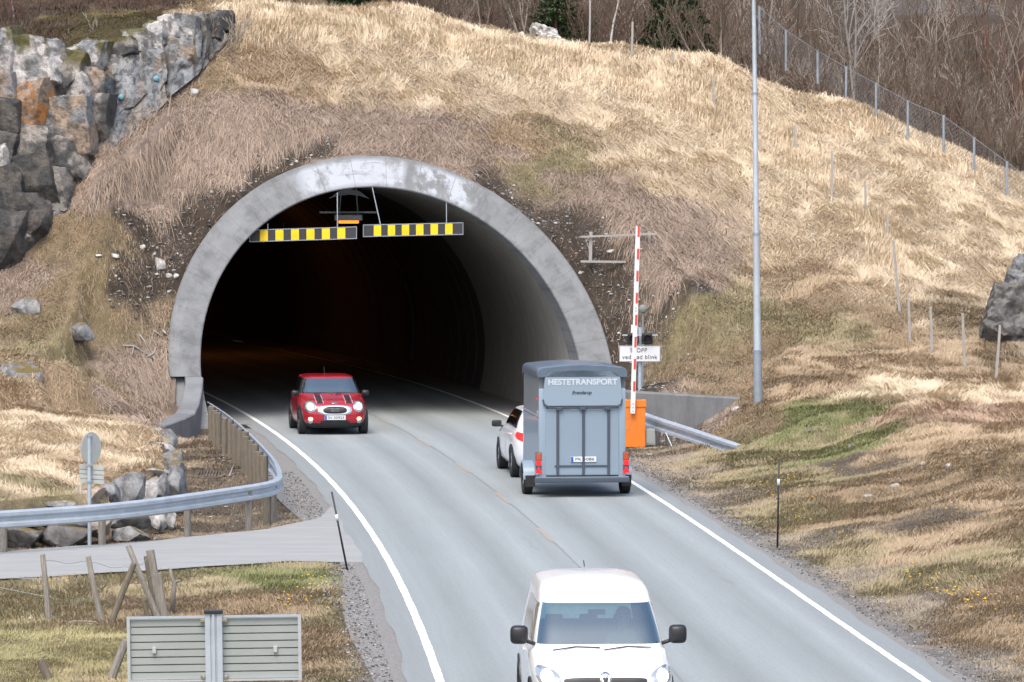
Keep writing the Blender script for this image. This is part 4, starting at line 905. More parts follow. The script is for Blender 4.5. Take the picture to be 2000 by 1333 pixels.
b = MB(); q = on_ground(337, 1198); t_ = [P(337, 1198, q.y), P(338, 1160, q.y), P(341, 1138, q.y), P(334, 1125, q.y), P(333, 1112, q.y)]; b.tube(t_, [.045, .04, .035, .03, .02], 7); b.tube([P(341, 1138, q.y), P(352, 1134, q.y)], [.03, .02], 6)
props(b.build('dead_stump', M['wood'], smooth=True), 'crooked thin dead stem standing right of the post cluster', 'stump')
b = MB()
for (i, j) in ((0, 1), (1, 2), (2, 5)):
    for f in (.35, .62, .9):
        A = lp_[i][1].lerp(lp_[i][2], f); B = lp_[j][1].lerp(lp_[j][2], f); b.tube([A.lerp(B, t)+Vector((0, 0, -.10*math.sin(t*math.pi)*(1-f)+.02*math.sin(t*9))) for t in np.linspace(0, 1, 7)], .004, 3)
A = lp_[0][1].lerp(lp_[0][2], .45)
for f in (.35, .62): b.tube([lp_[0][1].lerp(lp_[0][2], f), P(-20, 1165-60*f, A.y), P(-120, 1160-60*f, A.y)], .004, 3)
props(b.build('fence_wire', M['wire']), 'thin sagging wire strung between the leaning posts at lower left', 'wire')
# chain link fence
cf = thing('chain_link_fence', 'chain-link fence on thin grey steel posts running down the hill crest to the right edge', 'fence', on_ground(1710, 245), 0)
cfp = [(1483, 12, 1484, 92, 138), (1535, 58, 1535, 125, 137), (1597, 98, 1597, 150, 136), (1653, 130, 1652, 195, 135), (1711, 162, 1711, 248, 133.8), (1773, 196, 1773, 282, 132.8), (1843, 225, 1843, 300, 132.3), (1903, 268, 1902, 330, 131.8), (1967, 315, 1966, 395, 130.8), (2040, 372, 2040, 450, 129.8)]
for x, y, xb, yb, dd in cfp:
    b = MB(); b.tube([P(xb, yb+14, dd), P(x, y, dd)], .036, 8); b.build('post', M['galvd'], cf, smooth=True, auto=40)
mesh_mat = bpy.data.materials.new('chain_link'); mesh_mat.use_nodes = True; t = mesh_mat.node_tree; N_ = t.nodes
uvn = N_.new('ShaderNodeUVMap'); wv_ = []
for ang in (45, -45):
    mp = N_.new('ShaderNodeMapping'); mp.inputs['Rotation'].default_value = (0, 0, R(ang)); t.links.new(uvn.outputs[0], mp.inputs[0])
    wn = N_.new('ShaderNodeTexWave'); wn.inputs['Scale'].default_value = 4.0; wn.wave_profile = 'SIN'; t.links.new(mp.outputs[0], wn.inputs[0]); wv_.append(wn)
mxm = N_.new('ShaderNodeMath'); mxm.operation = 'MAXIMUM'; t.links.new(wv_[0].outputs['Fac'], mxm.inputs[0]); t.links.new(wv_[1].outputs['Fac'], mxm.inputs[1])
gt = N_.new('ShaderNodeMath'); gt.operation = 'GREATER_THAN'; gt.inputs[1].default_value = .984; t.links.new(mxm.outputs[0], gt.inputs[0])
bs = N_['Principled BSDF']; bs.inputs['Base Color'].default_value = (.17, .18, .19, 1); t.links.new(gt.outputs[0], bs.inputs['Alpha'])
for i in range(len(cfp)-1):
    a_, b_ = cfp[i], cfp[i+1]; q = [P(a_[2], a_[3]+6, a_[4]), P(b_[2], b_[3]+6, b_[4]), P(b_[0], b_[1]+2, b_[4]), P(a_[0], a_[1]+2, a_[4])]
    bb = MB(); bb.add(q, [(0, 1, 2, 3)]); o = bb.build('wire_mesh', mesh_mat, cf); L_ = (q[1]-q[0]).length; ul = o.data.uv_layers.new(name='UVMap')
    uvd = {0: (0, 0), 1: (L_, 0), 2: (L_, 1.1), 3: (0, 1.1)}
    for li_, l in enumerate(o.data.loops): ul.data[li_].uv = uvd[l.vertex_index]
    bb = MB(); bb.tube([q[3], q[2]], .007, 4); bb.build('top_wire', M['galvd'], cf)
# wooden rail frame above the portal's right shoulder
d = 119.3; wf = thing('wooden_frame', 'low grey wooden rail frame on the slope just right of the tunnel ring', 'railing', P(1210, 508, d))
def tb(a, b_, r_, nm, n_=4): b = MB(); b.tube([P(*a), P(*b_)], r_, n_); b.build(nm, M['woodg'], wf)
tb((1153, 512, d), (1154, 453, d), .06, 'post'); tb((1268, 503, d+.1), (1268, 452, d+.1), .055, 'post')
tb((1135, 463, d-.1), (1283, 457, d-.05), .035, 'rail'); tb((1134, 511, d-.1), (1222, 512, d-.1), .04, 'rail'); tb((1145, 470, d), (1155, 500, d), .015, 'brace')
# ------------------------------------------------------------------ vehicles: bodies are stacks of rounded outlines
def catm(keys, z):
    """smooth interpolation of ring parameters by index position"""
    return [np.interp(z, range(len(keys)), [k[i] for k in keys]) for i in range(5)]
class Body:
    def __init__(s, keys, nseg=96, sub=4):
        s.keys = np.array(keys, float); s.n = nseg; K = len(keys); rows = []; s.pos = []
        for i in range(K-1):
            for t in range(sub):
                f = t/sub; p0 = s.keys[max(i-1, 0)]; p1 = s.keys[i]; p2 = s.keys[i+1]; p3 = s.keys[min(i+2, K-1)]
                q = .5*(2*p1+(p2-p0)*f+(2*p0-5*p1+4*p2-p3)*f*f+(3*p1-p0-3*p2+p3)*f**3); lin = p1+(p2-p1)*f
                rows.append(q*.55+lin*.45); s.pos.append(i+f)
        rows.append(s.keys[-1]); s.pos.append(K-1); s.rows = np.array(rows)
    def pt(s, r, th):
        z, yf, yb, w, m = r; c, sn = math.cos(th), math.sin(th)
        x = w*math.copysign(abs(c)**(2/m), c); yc = (yf+yb)/2; l = (yb-yf)/2; y = yc+l*math.copysign(abs(sn)**(2/m), sn)
        return Vector((x, y, z))
    def build(s, regions, mats, parent, default='body'):
        """regions: list of (name, mat, k0, k1, test(x_rel, side)) ; first match wins"""
        parts = {}; n = s.n
        th = [2*math.pi*(j+.5)/n for j in range(n)]
        P_ = [[s.pt(r, t) for t in th] for r in s.rows]
        def put(key, face): parts.setdefault(key, MB()).add(face, [tuple(range(len(face)))])
        for i in range(len(s.rows)-1):
            for j in range(n):
                j2 = (j+1) % n; q = [P_[i][j], P_[i][j2], P_[i+1][j2], P_[i+1][j]]; c = sum(q, Vector())/4; r = s.rows[i]
                k = s.pos[i]+1e-6; nm = default; xr = abs(c.x)/max(r[3], .01); yrel = (c.y-r[1])/(r[2]-r[1])
                for name, k0, k1, test in regions:
                    if k0 <= k < k1 and test(xr, yrel, c): nm = name; break
                if nm == 'side_window': nm = 'side_window.'+('a' if c.x > 0 else 'b')+str(int(yrel > .31) if len(s.rows) > 66 else 0)
                if nm: put(nm, q)
        top = P_[-1]; cz = Vector((0, sum(p.y for p in top)/n, top[0].z+.004))
        for j in range(n): put(regions[-1][0] if regions and regions[-1][0] == 'roof' else default, [top[j], top[(j+1) % n], cz])
        bot = P_[0]; put('underbody', bot[::-1])
        out = {}
        for nm, b in parts.items():
            me_m = mats.get(nm.split('.')[0], mats[default]); o = b.build(nm.split('.')[0], me_m, parent, smooth=True, local=True)
            bm = bmesh.new(); bm.from_mesh(o.data); bmesh.ops.remove_doubles(bm, verts=bm.verts, dist=.0005); bmesh.ops.recalc_face_normals(bm, faces=bm.faces)
            # outward normals
            sgn = sum((f.normal.dot(f.calc_center_median()-Vector((0, 0, .7)))*f.calc_area()) for f in bm.faces)
            if sgn < 0: bmesh.ops.reverse_faces(bm, faces=bm.faces)
            bm.to_mesh(o.data); bm.free(); o.data.set_sharp_from_angle(angle=R(38)); out[nm] = o
        return out
    def front(s, x, z, back=False):
        """y of the nose (or tail) surface at lateral x and height z"""
        best = None; R_ = s.rows
        for i in range(len(R_)-1):
            if (R_[i][0]-z)*(R_[i+1][0]-z) <= 0 and R_[i][0] != R_[i+1][0]:
                f = (z-R_[i][0])/(R_[i+1][0]-R_[i][0]); r = R_[i]+(R_[i+1]-R_[i])*f; q = 1-min(abs(x)/r[3], .999)**r[4]; q = q**(1/r[4]); yc = (r[1]+r[2])/2; l = (r[2]-r[1])/2
                return yc+l*q if back else yc-l*q
        return R_[-1][1] if not back else R_[-1][2]
    def side(s, y, z):
        R_ = s.rows
        for i in range(len(R_)-1):
            if (R_[i][0]-z)*(R_[i+1][0]-z) <= 0 and R_[i][0] != R_[i+1][0]:
                f = (z-R_[i][0])/(R_[i+1][0]-R_[i][0]); r = R_[i]+(R_[i+1]-R_[i])*f; yc = (r[1]+r[2])/2; l = (r[2]-r[1])/2; q = max(1-min(abs(y-yc)/l, .999)**r[4], 0)**(1/r[4]); return r[3]*q
        return R_[0][3]
    def patch(s, name, m, parent, cx, cz, rx, rz, ex=2.0, off=.012, slant=0.0, dome=0, back=False, nr=5, ns=36, inner=0):
        """smooth patch hugging the nose or tail"""
        b = MB(); vv = []; ff = []
        for i in range(nr+1):
            f = inner+(1-inner)*i/nr; 
            for j in range(ns):
                t = 2*math.pi*j/ns; c, sn = math.cos(t), math.sin(t)
                x = cx+rx*f*math.copysign(abs(c)**(2/ex), c); z = cz+rz*f*math.copysign(abs(sn)**(2/ex), sn)+slant*(x-cx)
                y = s.front(x, z, back); o_ = off+dome*(1-f*f) if f < 1 else off*.3
                vv.append((x, y+o_ if back else y-o_, z))
        for i in range(nr):
            for j in range(ns): ff.append((i*ns+j, i*ns+(j+1) % ns, (i+1)*ns+(j+1) % ns, (i+1)*ns+j))
        if not inner: ff.append(tuple(range(ns)))
        return b.add(vv, ff).build(name, m, parent, smooth=True, local=True)
def wheel(parent, x, y, r, wd, rimm, turn=0):
    side = 1 if x > 0 else -1; t = bpy.data.objects.new('wheel', None); 
    def lathe(prof, name, m, par):
        b = MB(); n = 32; vv = []
        for yy, rr_ in prof: vv += [(yy, rr_*math.cos(a), rr_*math.sin(a)) for a in np.linspace(0, 2*math.pi, n, endpoint=False)]
        Mx = Matrix.Translation((x, y, r)) @ Matrix.Rotation(turn, 4, 'Z')
        ff = [(i*n+j, i*n+(j+1) % n, (i+1)*n+(j+1) % n, (i+1)*n+j) for i in range(len(prof)-1) for j in range(n)]; 
        if par is None or name != 'tyre': ff.append(tuple((len(prof)-1)*n+j for j in range(n)))
        b.add(vv, ff, Mx); return b.build(name, m, par, smooth=True, local=True, auto=35)
    s = side; h = wd/2
    ty = lathe([(-s*h, r*.6), (-s*h, r*.92), (-s*h*.8, r), (s*h*.8, r), (s*h, r*.93), (s*h*.96, r*.68), (s*h*.7, r*.66)], 'wheel', M['rubber'], parent)
    rim = lathe([(s*h*.72, r*.67), (s*h*.85, r*.66), (s*h*.8, r*.60), (s*h*.35, r*.56)], 'rim', M['black'], ty)
    b = MB(); Mx = Matrix.Translation((x, y, r)) @ Matrix.Rotation(turn, 4, 'Z')
    for k in range(5):
        a = 2*math.pi*k/5; u = Vector((0, math.cos(a), math.sin(a))); v = Vector((0, -math.sin(a), math.cos(a)))
        q = [Vector((s*h*o_, 0, 0))+u*(r*f)+v*(r*g) for o_, f, g in ((.75, .05, -.09), (.75, .63, -.06), (.75, .63, .06), (.75, .05, .09), (.45, .05, -.09), (.45, .63, -.06), (.45, .63, .06), (.45, .05, .09))]
        b.add(q, [(0,1,2,3),(4,7,6,5),(0,4,5,1),(1,5,6,2),(2,6,7,3),(3,7,4,0)], Mx)
    b.build('spokes', rimm, ty, local=True); return ty
def arch(bd, parent, y, z, r, m, s, w_=.05):  # dark disc imitates the shade of a wheel well not cut out
    """dark wheel-arch disc with a lip, standing a hair proud of the flank"""
    b = MB(); n = 28; vv = []; x0 = bd.side(y, .5)
    for i in range(n+1):
        a = -.25+(math.pi+.5)*i/n
        for rr_, o_ in ((0.0, .004), (r, .006), (r, .02), (r+w_, .014), (r+w_, -.01)):
            yy = y+rr_*math.cos(a); zz = max(z+rr_*math.sin(a), .16); vv.append((s*(bd.side(yy, max(zz, .2))+o_), yy, zz))
    b.add(vv, [(i*5+j, i*5+j+1, (i+1)*5+j+1, (i+1)*5+j) for i in range(n) for j in range(4)]); return b.build('wheel_arch', m, parent, local=True)
def mirror(parent, x, y, z, s, m, w_=.2, h_=.13, glass_=True):
    b = MB(); bm = bmesh.new(); bmesh.ops.create_uvsphere(bm, u_segments=16, v_segments=10, radius=1)
    for v in bm.verts:
        c = v.co; c.x = math.copysign(abs(c.x)**.5, c.x)*w_/2; c.z = math.copysign(abs(c.z)**.5, c.z)*h_/2; c.y = c.y*.09 if c.y < 0 else c.y*.03
    b.add([v.co+Vector((x, y, z)) for v in bm.verts], [[v.index for v in f.verts] for f in bm.faces]); bm.free()
    o = b.build('mirror', m, parent, smooth=True, local=True)
    b = MB(); b.tube([(x-s*w_*.3, y, z-h_*.3), (x-s*w_*1.0, y+.03, z-h_*.55)], .025, 8); b.build('mirror_arm', M['black'], o, smooth=True, local=True)
    return o
def plate(bd, parent, cx, cz, back=False, y=None, chars='', w_=.52, h_=.11):
    yy = y if y is not None else (bd.front(cx, cz, back)+(.02 if back else -.02)); s = 1 if back else -1
    b = MB(); b.rbox((cx, yy, cz), (w_, .012, h_), .004); o = b.build('number_plate', M['white'], parent, local=True)
    b = MB(); b.box((cx+(-s if back else 1)*0+(w_/2-.03)*(1 if back else -1), yy+s*.0075, cz), (.05, .002, h_-.008)); b.build('blue_strip', M['blue'], o, local=True)
    return o
M['blue'] = mat('plate_blue', (.01, .09, .45), .4)
M['headlamp'] = mat('headlamp_on', (1, .96, .9), .1, emit=(1, .93, .84), es=5)
M['foglamp'] = mat('amber_lamp_on', (1, .75, .4), .2, emit=(1, .62, .25), es=3)
M['lens'] = mat('clear_lens', (.42, .46, .50), .08, .4, coat=1)
M['tail'] = mat('tail_lamp', (.55, .01, .015), .15, coat=1, emit=(1, .01, .01), es=.35)
M['tailon'] = mat('brake_lamp_on', (.9, .02, .02), .2, emit=(1, .01, .01), es=1.0)
M['letter'] = mat('pale_lettering', (.50, .54, .58), .5)
M['amber'] = mat('amber_lens', (.42, .07, .02), .2, coat=1)
M['seat'] = mat('seat_fabric', (.04, .045, .05), .9)
M['glass'] = glass('windscreen_glass', (.55, .74, .70), .36)
M['glassd'] = mat('dark_side_glass', (.015, .018, .02), .06, coat=1)
def seats(parent, xs, y, z, m=None):
    for x in xs:
        b = MB(); b.rbox((x, y, z+.28), (.46, .14, .58), .05); o = b.build('seat', m or M['seat'], parent, local=True, smooth=True, auto=50)
        b = MB(); b.rbox((x, y-.25, z), (.46, .5, .14), .05); b.build('cushion', m or M['seat'], o, local=True)
        b = MB(); b.rbox((x, y+.02, z+.66), (.24, .10, .16), .04); b.build('headrest', m or M['seat'], o, local=True)
def person(root_m, x, y, z, label, shirt, hold=True):
    """seated driver, one continuous skinned figure"""
    J = {'pel': (0, 0, 0, .15), 'wai': (0, .04, .2, .14), 'che': (0, .05, .42, .16), 'nek': (0, .03, .58, .06), 'hd0': (0, .01, .66, .075), 'hd1': (0, -.01, .76, .095), 'hd2': (0, 0, .84, .075),
         'shL': (.17, .04, .50, .065), 'elL': (.25, -.12, .26, .045), 'wrL': (.16, -.36, .30, .032), 'haL': (.14, -.43, .33, .035), 'shR': (-.17, .04, .50, .065), 'elR': (-.25, -.12, .26, .045), 'wrR': (-.16, -.36, .30, .032), 'haR': (-.14, -.43, .33, .035),
         'knL': (.12, -.42, .06, .085), 'anL': (.12, -.62, -.28, .05), 'knR': (-.12, -.42, .06, .085), 'anR': (-.12, -.62, -.28, .05)}
    E_ = [('pel','wai'),('wai','che'),('che','nek'),('nek','hd0'),('hd0','hd1'),('hd1','hd2'),('che','shL'),('shL','elL'),('elL','wrL'),('wrL','haL'),('che','shR'),('shR','elR'),('elR','wrR'),('wrR','haR'),('pel','knL'),('knL','anL'),('pel','knR'),('knR','anR')]
    nm = list(J); me = bpy.data.meshes.new('person'); me.from_pydata([J[k][:3] for k in nm], [(nm.index(a), nm.index(b_)) for a, b_ in E_], [])
    o = bpy.data.objects.new('person', me); C.objects.link(o); sk_ = o.modifiers.new('s', 'SKIN'); 
    if not me.skin_vertices: bpy.context.view_layer.objects.active = o
    if me.skin_vertices:
        for i, k in enumerate(nm): me.skin_vertices[0].data[i].radius = (J[k][3]*1.05, J[k][3]*(.8 if k in ('che', 'wai') else 1))
        me.skin_vertices[0].data[0].use_root = True
    ss = o.modifiers.new('u', 'SUBSURF'); ss.levels = 2; ss.render_levels = 2; bpy.context.view_layer.update()
    em = bpy.data.meshes.new_from_object(o.evaluated_get(bpy.context.evaluated_depsgraph_get())); bpy.data.objects.remove(o)
    em.materials.clear(); em.materials.append(shirt); em.materials.append(M['skin'])
    for p in em.polygons:
        c = p.center; p.use_smooth = True; p.material_index = 1 if (c.z > .60 or (abs(c.x) < .19 and c.y < -.36 and c.z > .22)) else 0
    # face: brow, nose, chin
    for v in em.vertices:
        c = v.co
        if c.z > .62 and c.y < -.02:
            c.y -= .022*math.exp(-((c.x/.018)**2+((c.z-.745)/.025)**2)); c.y += .008*math.exp(-(((abs(c.x)-.035)/.018)**2+((c.z-.775)/.014)**2))
    b = bpy.data.objects.new('person', em); C.objects.link(b); b.matrix_world = root_m @ Matrix.Translation((x, y, z)); props(b, label, 'person')
    hb = MB(); bm = bmesh.new(); bmesh.ops.create_uvsphere(bm, u_segments=16, v_segments=12, radius=.108)
    bmesh.ops.delete(bm, geom=[v for v in bm.verts if v.co.z < -.01 and v.co.y < .03 or v.co.z < -.06], context='VERTS'); bm.verts.index_update()
    hb.add([v.co*1.0+Vector((0, .015, .80)) for v in bm.verts], [[v.index for v in f.verts] for f in bm.faces]); bm.free(); hb.build('hair', M['hair'], b, smooth=True, local=True)
    for s in (-1, 1):
        eb = MB(); eb.tube([(s*.034, -.090, .775), (s*.034, -.100, .775)], .009, 8); eb.build('eye', M['black'], b, local=True)
    return b
def vehicle(name, label, cat, loc, rz):
    o = thing(name, label, cat, loc, rz); ORG[o.name] = Vector((0, 0, 0)); o['_'] = 0; del o['_']; return o
# ---- small red hatchback coming out of the tunnel
red = paint('red_car_paint', (.32, .007, .018), .25)
rc = vehicle('red_car', 'small red hatchback with black bonnet stripes and headlights on, coming out of the tunnel', 'car', Vector((-4.60, 115.0, 0)), .135)
mini = Body([(.17, -1.70, 1.70, .70, 5), (.24, -1.80, 1.78, .80, 5), (.36, -1.845, 1.81, .835, 5.5), (.52, -1.85, 1.83, .842, 5.5), (.66, -1.82, 1.82, .842, 5.5), (.76, -1.74, 1.79, .835, 5), (.83, -1.58, 1.76, .825, 4.5), (.885, -1.30, 1.72, .81, 4.5), (.93, -1.02, 1.70, .80, 5), (.955, -.90, 1.68, .79, 5.5),
             (.975, -.86, 1.66, .77, 6), (1.12, -.66, 1.56, .725, 6), (1.28, -.42, 1.46, .665, 6), (1.325, -.35, 1.42, .64, 6), (1.36, -.27, 1.36, .61, 5.5), (1.385, -.1, 1.2, .5, 5), (1.395, .1, .95, .36, 4)])
T_ = lambda xr, yr, c: True
mini.build([('bumper_sill', 0, 1.3, T_), ('windscreen', 10.25, 13, lambda xr, yr, c: yr < .5 and xr < .91), ('rear_window', 10.25, 13, lambda xr, yr, c: yr > .5 and xr < .85), ('side_window', 10, 13, T_), ('roof', 13, 99, T_)],
           {'body': red, 'bumper_sill': M['black'], 'windscreen': M['glass'], 'rear_window': M['glassd'], 'side_window': M['glassd'], 'roof': red, 'underbody': M['black']}, rc)
for s in (-1, 1):
    mini.patch('headlight', M['lens'], rc, s*.60, .70, .125, .125, 2, .016, dome=.03); mini.patch('headlight_bulb', M['headlamp'], rc, s*.60, .70, .082, .088, 2, .048, dome=.015)
    mini.patch('headlight_ring', M['chrome'], rc, s*.60, .70, .142, .142, 2, .014, inner=.85, nr=2)
    mini.patch('fog_lamp', M['foglamp'], rc, s*.60, .40, .055, .04, 2, .015, dome=.015)
    mini.patch('side_lamp', M['lens'], rc, s*.60, .33, .055, .05, 2, .014, dome=.01)
    st = mini.patch('bonnet_stripe', M['black'], rc, s*.36, .862, .072, .085, 9, .010, slant=0, nr=6)
    for q in (-.086, .086): mini.patch('stripe_edge', M['white'], st, s*.36+q, .862, .004, .085, 9, .012)
    for yy in (-1.22, 1.22):
        arch(mini, rc, yy, .31, .345, M['black'], s); wheel(rc, s*.755, yy, .31, .20, M['alu'])
    mirror(rc, s*.875, -.62, .98, s, M['black'], .19, .14)
mini.patch('grille', M['black'], rc, 0, .615, .33, .075, 3.2, .022, nr=4)
mini.patch('grille_surround', M['chrome'], rc, 0, .615, .42, .125, 3.0, .024, inner=.70, nr=3)
for z in (.59, .62, .65): mini.patch('grille_bar', M['galvd'], rc, 0, z, .29, .006, 6, .03, nr=1, ns=24)
mini.patch('lower_intake', M['black'], rc, 0, .30, .36, .075, 4, .016)
mini.patch('emblem', M['chrome'], rc, 0, .785, .075, .014, 2.5, .015)
pl = plate(mini, rc, 0, .43)
text('SV 55925', .085, (.025, mini.front(0, .43)-.03, .43), M['black'], pl, wid=.40, local=True, ext=.001)
seats(rc, (-.34, .34), .15, .35)
b = MB(); b.rbox((0, -.72, .86), (1.3, .42, .12), .04); b.build('dashboard', M['black'], rc, local=True)
b = MB(); b.tube([(.34+.17*math.cos(t), -.42+.05*math.sin(t), .90+.17*math.sin(t)) for t in np.linspace(0, 2*math.pi, 20)], .014, 6); b.build('steering_wheel', M['black'], rc, local=True)
for s in (-.45, .1):
    b = MB(); b.tube([(s, -.915, .965), (s+.28, -.80, 1.0), (s+.5, -.845, .995)], .008, 5); b.build('wiper', M['black'], rc, local=True)
b = MB(); b.tube([(0, .9, 1.39), (0, 1.05, 1.55)], .006, 5); b.build('aerial', M['black'], rc, local=True)
rm = Matrix.Translation(rc.location) @ Matrix.Rotation(.135, 4, 'Z')
person(rm, .34, .0, .42, 'driver in dark top behind the windscreen of the red hatchback, hands on the wheel', M['cloth'])
# ---- white van in the foreground
wp = paint('white_car_paint', (.74, .75, .76), .22)
vc = G(1178, 1412); wv = vehicle('white_van', 'white van with black mirrors and headlights on, nearest to the camera', 'van', Vector((1.00, 56.3, 0)), .052); wv.scale = (.95, .95, .95)
van = Body([(.2, -2.08, 2.1, .82, 6), (.3, -2.17, 2.17, .88, 6.5), (.5, -2.2, 2.2, .895, 6.5), (.68, -2.19, 2.2, .897, 6.5), (.76, -2.16, 2.2, .897, 6), (.83, -2.07, 2.2, .895, 5), (.88, -1.92, 2.2, .892, 4.6), (.93, -1.68, 2.2, .888, 5), (.965, -1.42, 2.2, .88, 6), (.99, -1.22, 2.19, .865, 7),
            (1.01, -1.16, 2.18, .852, 8), (1.26, -.88, 2.14, .80, 8), (1.48, -.60, 2.10, .745, 8), (1.535, -.52, 2.09, .735, 8), (1.64, -.36, 2.06, .715, 7), (1.725, -.06, 2.0, .66, 6), (1.765, .35, 1.85, .5, 5), (1.785, .7, 1.5, .3, 4)])
van.build([('windscreen', 10.25, 13, lambda xr, yr, c: yr < .5 and xr < .93), ('side_window', 10.25, 12.6, lambda xr, yr, c: xr > .97 and (.09 < yr < .29 or .33 < yr < .56)), ('rear_window', 10.25, 13, lambda xr, yr, c: yr > .5 and xr < .8), ('roof', 13, 99, T_)],
          {'body': wp, 'windscreen': M['glass'], 'rear_window': M['glass'], 'side_window': M['glassd'], 'roof': wp, 'underbody': M['black']}, wv)
van.patch('grille', M['black'], wv, 0, .715, .52, .045, 5, .014)
van.patch('lower_grille', M['black'], wv, 0, .42, .50, .12, 5, .014)
M['hlh'] = M['lens']
for s in (-1, 1):
    van.patch('headlight', M['lens'], wv, s*.70, .745, .15, .11, 2.6, .012, slant=s*.25, dome=.02)
    van.patch('headlight_bulb', M['headlamp'], wv, s*.72, .76, .085, .085, 2, .03, dome=.03)
    van.patch('fog_lamp', M['lens'], wv, s*.65, .42, .07, .06, 2, .014, dome=.01)
    for yy in (-1.33, 1.35): arch(van, wv, yy, .32, .36, M['black'], s, .01); wheel(wv, s*.80, yy, .32, .21, M['alu'])
    mirror(wv, s*1.01, -.90, 1.17, s, M['black'], .23, .24)
    b = MB(); b.box((s*.903, .05, .90), (.02, .16, .03)); b.build('door_handle', wp, wv, local=True)
b = MB(); n = 28
eb = van.patch('emblem', M['chrome'], wv, 0, .75, .075, .075, 2, .022, inner=.84, nr=2)
for k_, pts_ in enumerate((((-.035, .055), (0, -.0), (.035, .055)), ((-.055, .03), (-.028, -.055), (0, .005), (.028, -.055), (.055, .03)))):
    b = MB(); b.tube([(x, van.front(x, .75+z)-.025, .75+z) for x, z in pts_], .007, 5); b.build('emblem_stroke', M['chrome'], eb, local=True)
plate(van, wv, 0, .52)
b = MB(); b.rbox((0, -1.0, .93), (1.5, .42, .10), .04); b.build('dashboard', M['black'], wv, local=True)
seats(wv, (-.38, .38), .05, .50); seats(wv, (-.45, 0, .45), 1.0, .50)
b = MB(); b.tube([(.38+.19*math.cos(t), -.58+.08*math.sin(t), 1.0+.17*math.sin(t)) for t in np.linspace(0, 2*math.pi, 20)], .015, 6); b.build('steering_wheel', M['black'], wv, local=True)
for s in (-.6, .05):
    b = MB(); b.tube([(s, -1.22, 1.005), (s+.3, -1.14, 1.04), (s+.6, -1.16, 1.03)], .009, 5); b.build('wiper', M['black'], wv, local=True)
b = MB(); b.rbox((0, -.55, 1.42), (.22, .03, .07), .01); b.build('inner_mirror', M['black'], wv, local=True)
b = MB(); b.tube([(0, 1.75, 1.80), (.0, 1.9, 1.86)], .008, 5); b.build('aerial', M['black'], wv, local=True)
person(Matrix.Translation(wv.location) @ Matrix.Rotation(.052, 4, 'Z') @ Matrix.Scale(.95, 4), .38, -.08, .54, 'driver in grey top behind the windscreen of the white van, hands on the wheel', mat('grey_cloth', (.22, .20, .22), .9))
# ---- white car towing the trailer
wcr = Vector((.74, 99.9, 0)); TH = math.pi+.105
wc = vehicle('white_car', 'white car with its tail lamp lit, towing the grey horse trailer', 'car', wcr, TH)
suv = Body([(.2, -2.05, 2.05, .78, 5), (.3, -2.16, 2.15, .87, 5.5), (.5, -2.2, 2.2, .905, 6), (.7, -2.18, 2.2, .91, 6), (.82, -2.08, 2.19, .905, 5.5), (.9, -1.8, 2.16, .90, 5), (.96, -1.3, 2.13, .885, 5.5), (1.0, -1.05, 2.10, .865, 6),
            (1.02, -.98, 2.08, .85, 6.5), (1.22, -.65, 2.0, .79, 6.5), (1.40, -.3, 1.88, .70, 6.5), (1.43, -.22, 1.84, .68, 6), (1.47, .0, 1.7, .6, 5), (1.49, .35, 1.3, .4, 4)])
suv.build([('windscreen', 8.25, 11, lambda xr, yr, c: yr < .5 and xr < .9), ('rear_window', 8.25, 11, lambda xr, yr, c: yr > .5 and xr < .85), ('side_window', 8.25, 10.7, lambda xr, yr, c: xr > .96 and .06 < yr < .86), ('roof', 11, 99, T_)],
          {'body': wp, 'windscreen': M['glassd'], 'rear_window': M['glassd'], 'side_window': M['glassd'], 'roof': wp, 'underbody': M['black']}, wc)
for s in (-1, 1):
    for yy in (-1.33, 1.35): arch(suv, wc, yy, .33, .37, M['black'], s, .01); wheel(wc, s*.81, yy, .33, .22, M['alu'])
    mirror(wc, s*1.0, -.78, 1.03, s, M['black'], .22, .15)
    suv.patch('tail_lamp', M['tailon'], wc, s*.72, .88, .16, .09, 3, .014, slant=s*.35, back=True)
    suv.patch('headlight', M['lens'], wc, s*.68, .72, .17, .07, 3, .012)
    b = MB()
    for yy in (-.9, .15, 1.15): b.tube([(s*(suv.side(yy, z)+.002), yy+.03*(z-.3), z) for z in (.3, .5, .7, .9)], .006, 4)
    b.build('door_seam', M['galvd'], wc, local=True)
    # lamp wraps round the corner
    b = MB(); vv = []
    for i in range(7):
        yy = 1.86+.33*i/6
        for z in (.80+.06*(1-i/6), .98): vv.append((s*(suv.side(yy, z)+.012), yy, z))
    b.add(vv, [(i*2, i*2+2, i*2+3, i*2+1) for i in range(6)]); b.build('tail_lamp', M['tailon'], wc, local=True)
plate(suv, wc, 0, .62, back=True)
b = MB(); b.tube([(0, 2.1, .42), (0, 2.35, .42)], .025, 8); b.build('tow_bar', M['black'], wc, local=True)
# ---- horse trailer
tl_ = vehicle('horse_trailer', 'tall blue-grey horse trailer with closed rear ramp behind the white car', 'trailer', Vector((1.26, 92.6+1.5, 0)), math.pi+.10); tl_.scale = (1, 1, .965)
M['trg'] = mat('trailer_blue_grey', (.21, .275, .34), .45, coat=.25, noise=.05, nscale=2)
M['trf'] = mat('trailer_light_grey', (.235, .305, .375), .35, coat=.35)
M['trd'] = mat('trailer_dark_trim', (.05, .065, .09), .5)
M['trside'] = mat('trailer_side_panel', (.16, .18, .19), .45, coat=.2)
M['mgd'] = mat('mud_flap_black', (.02, .02, .022), .8)
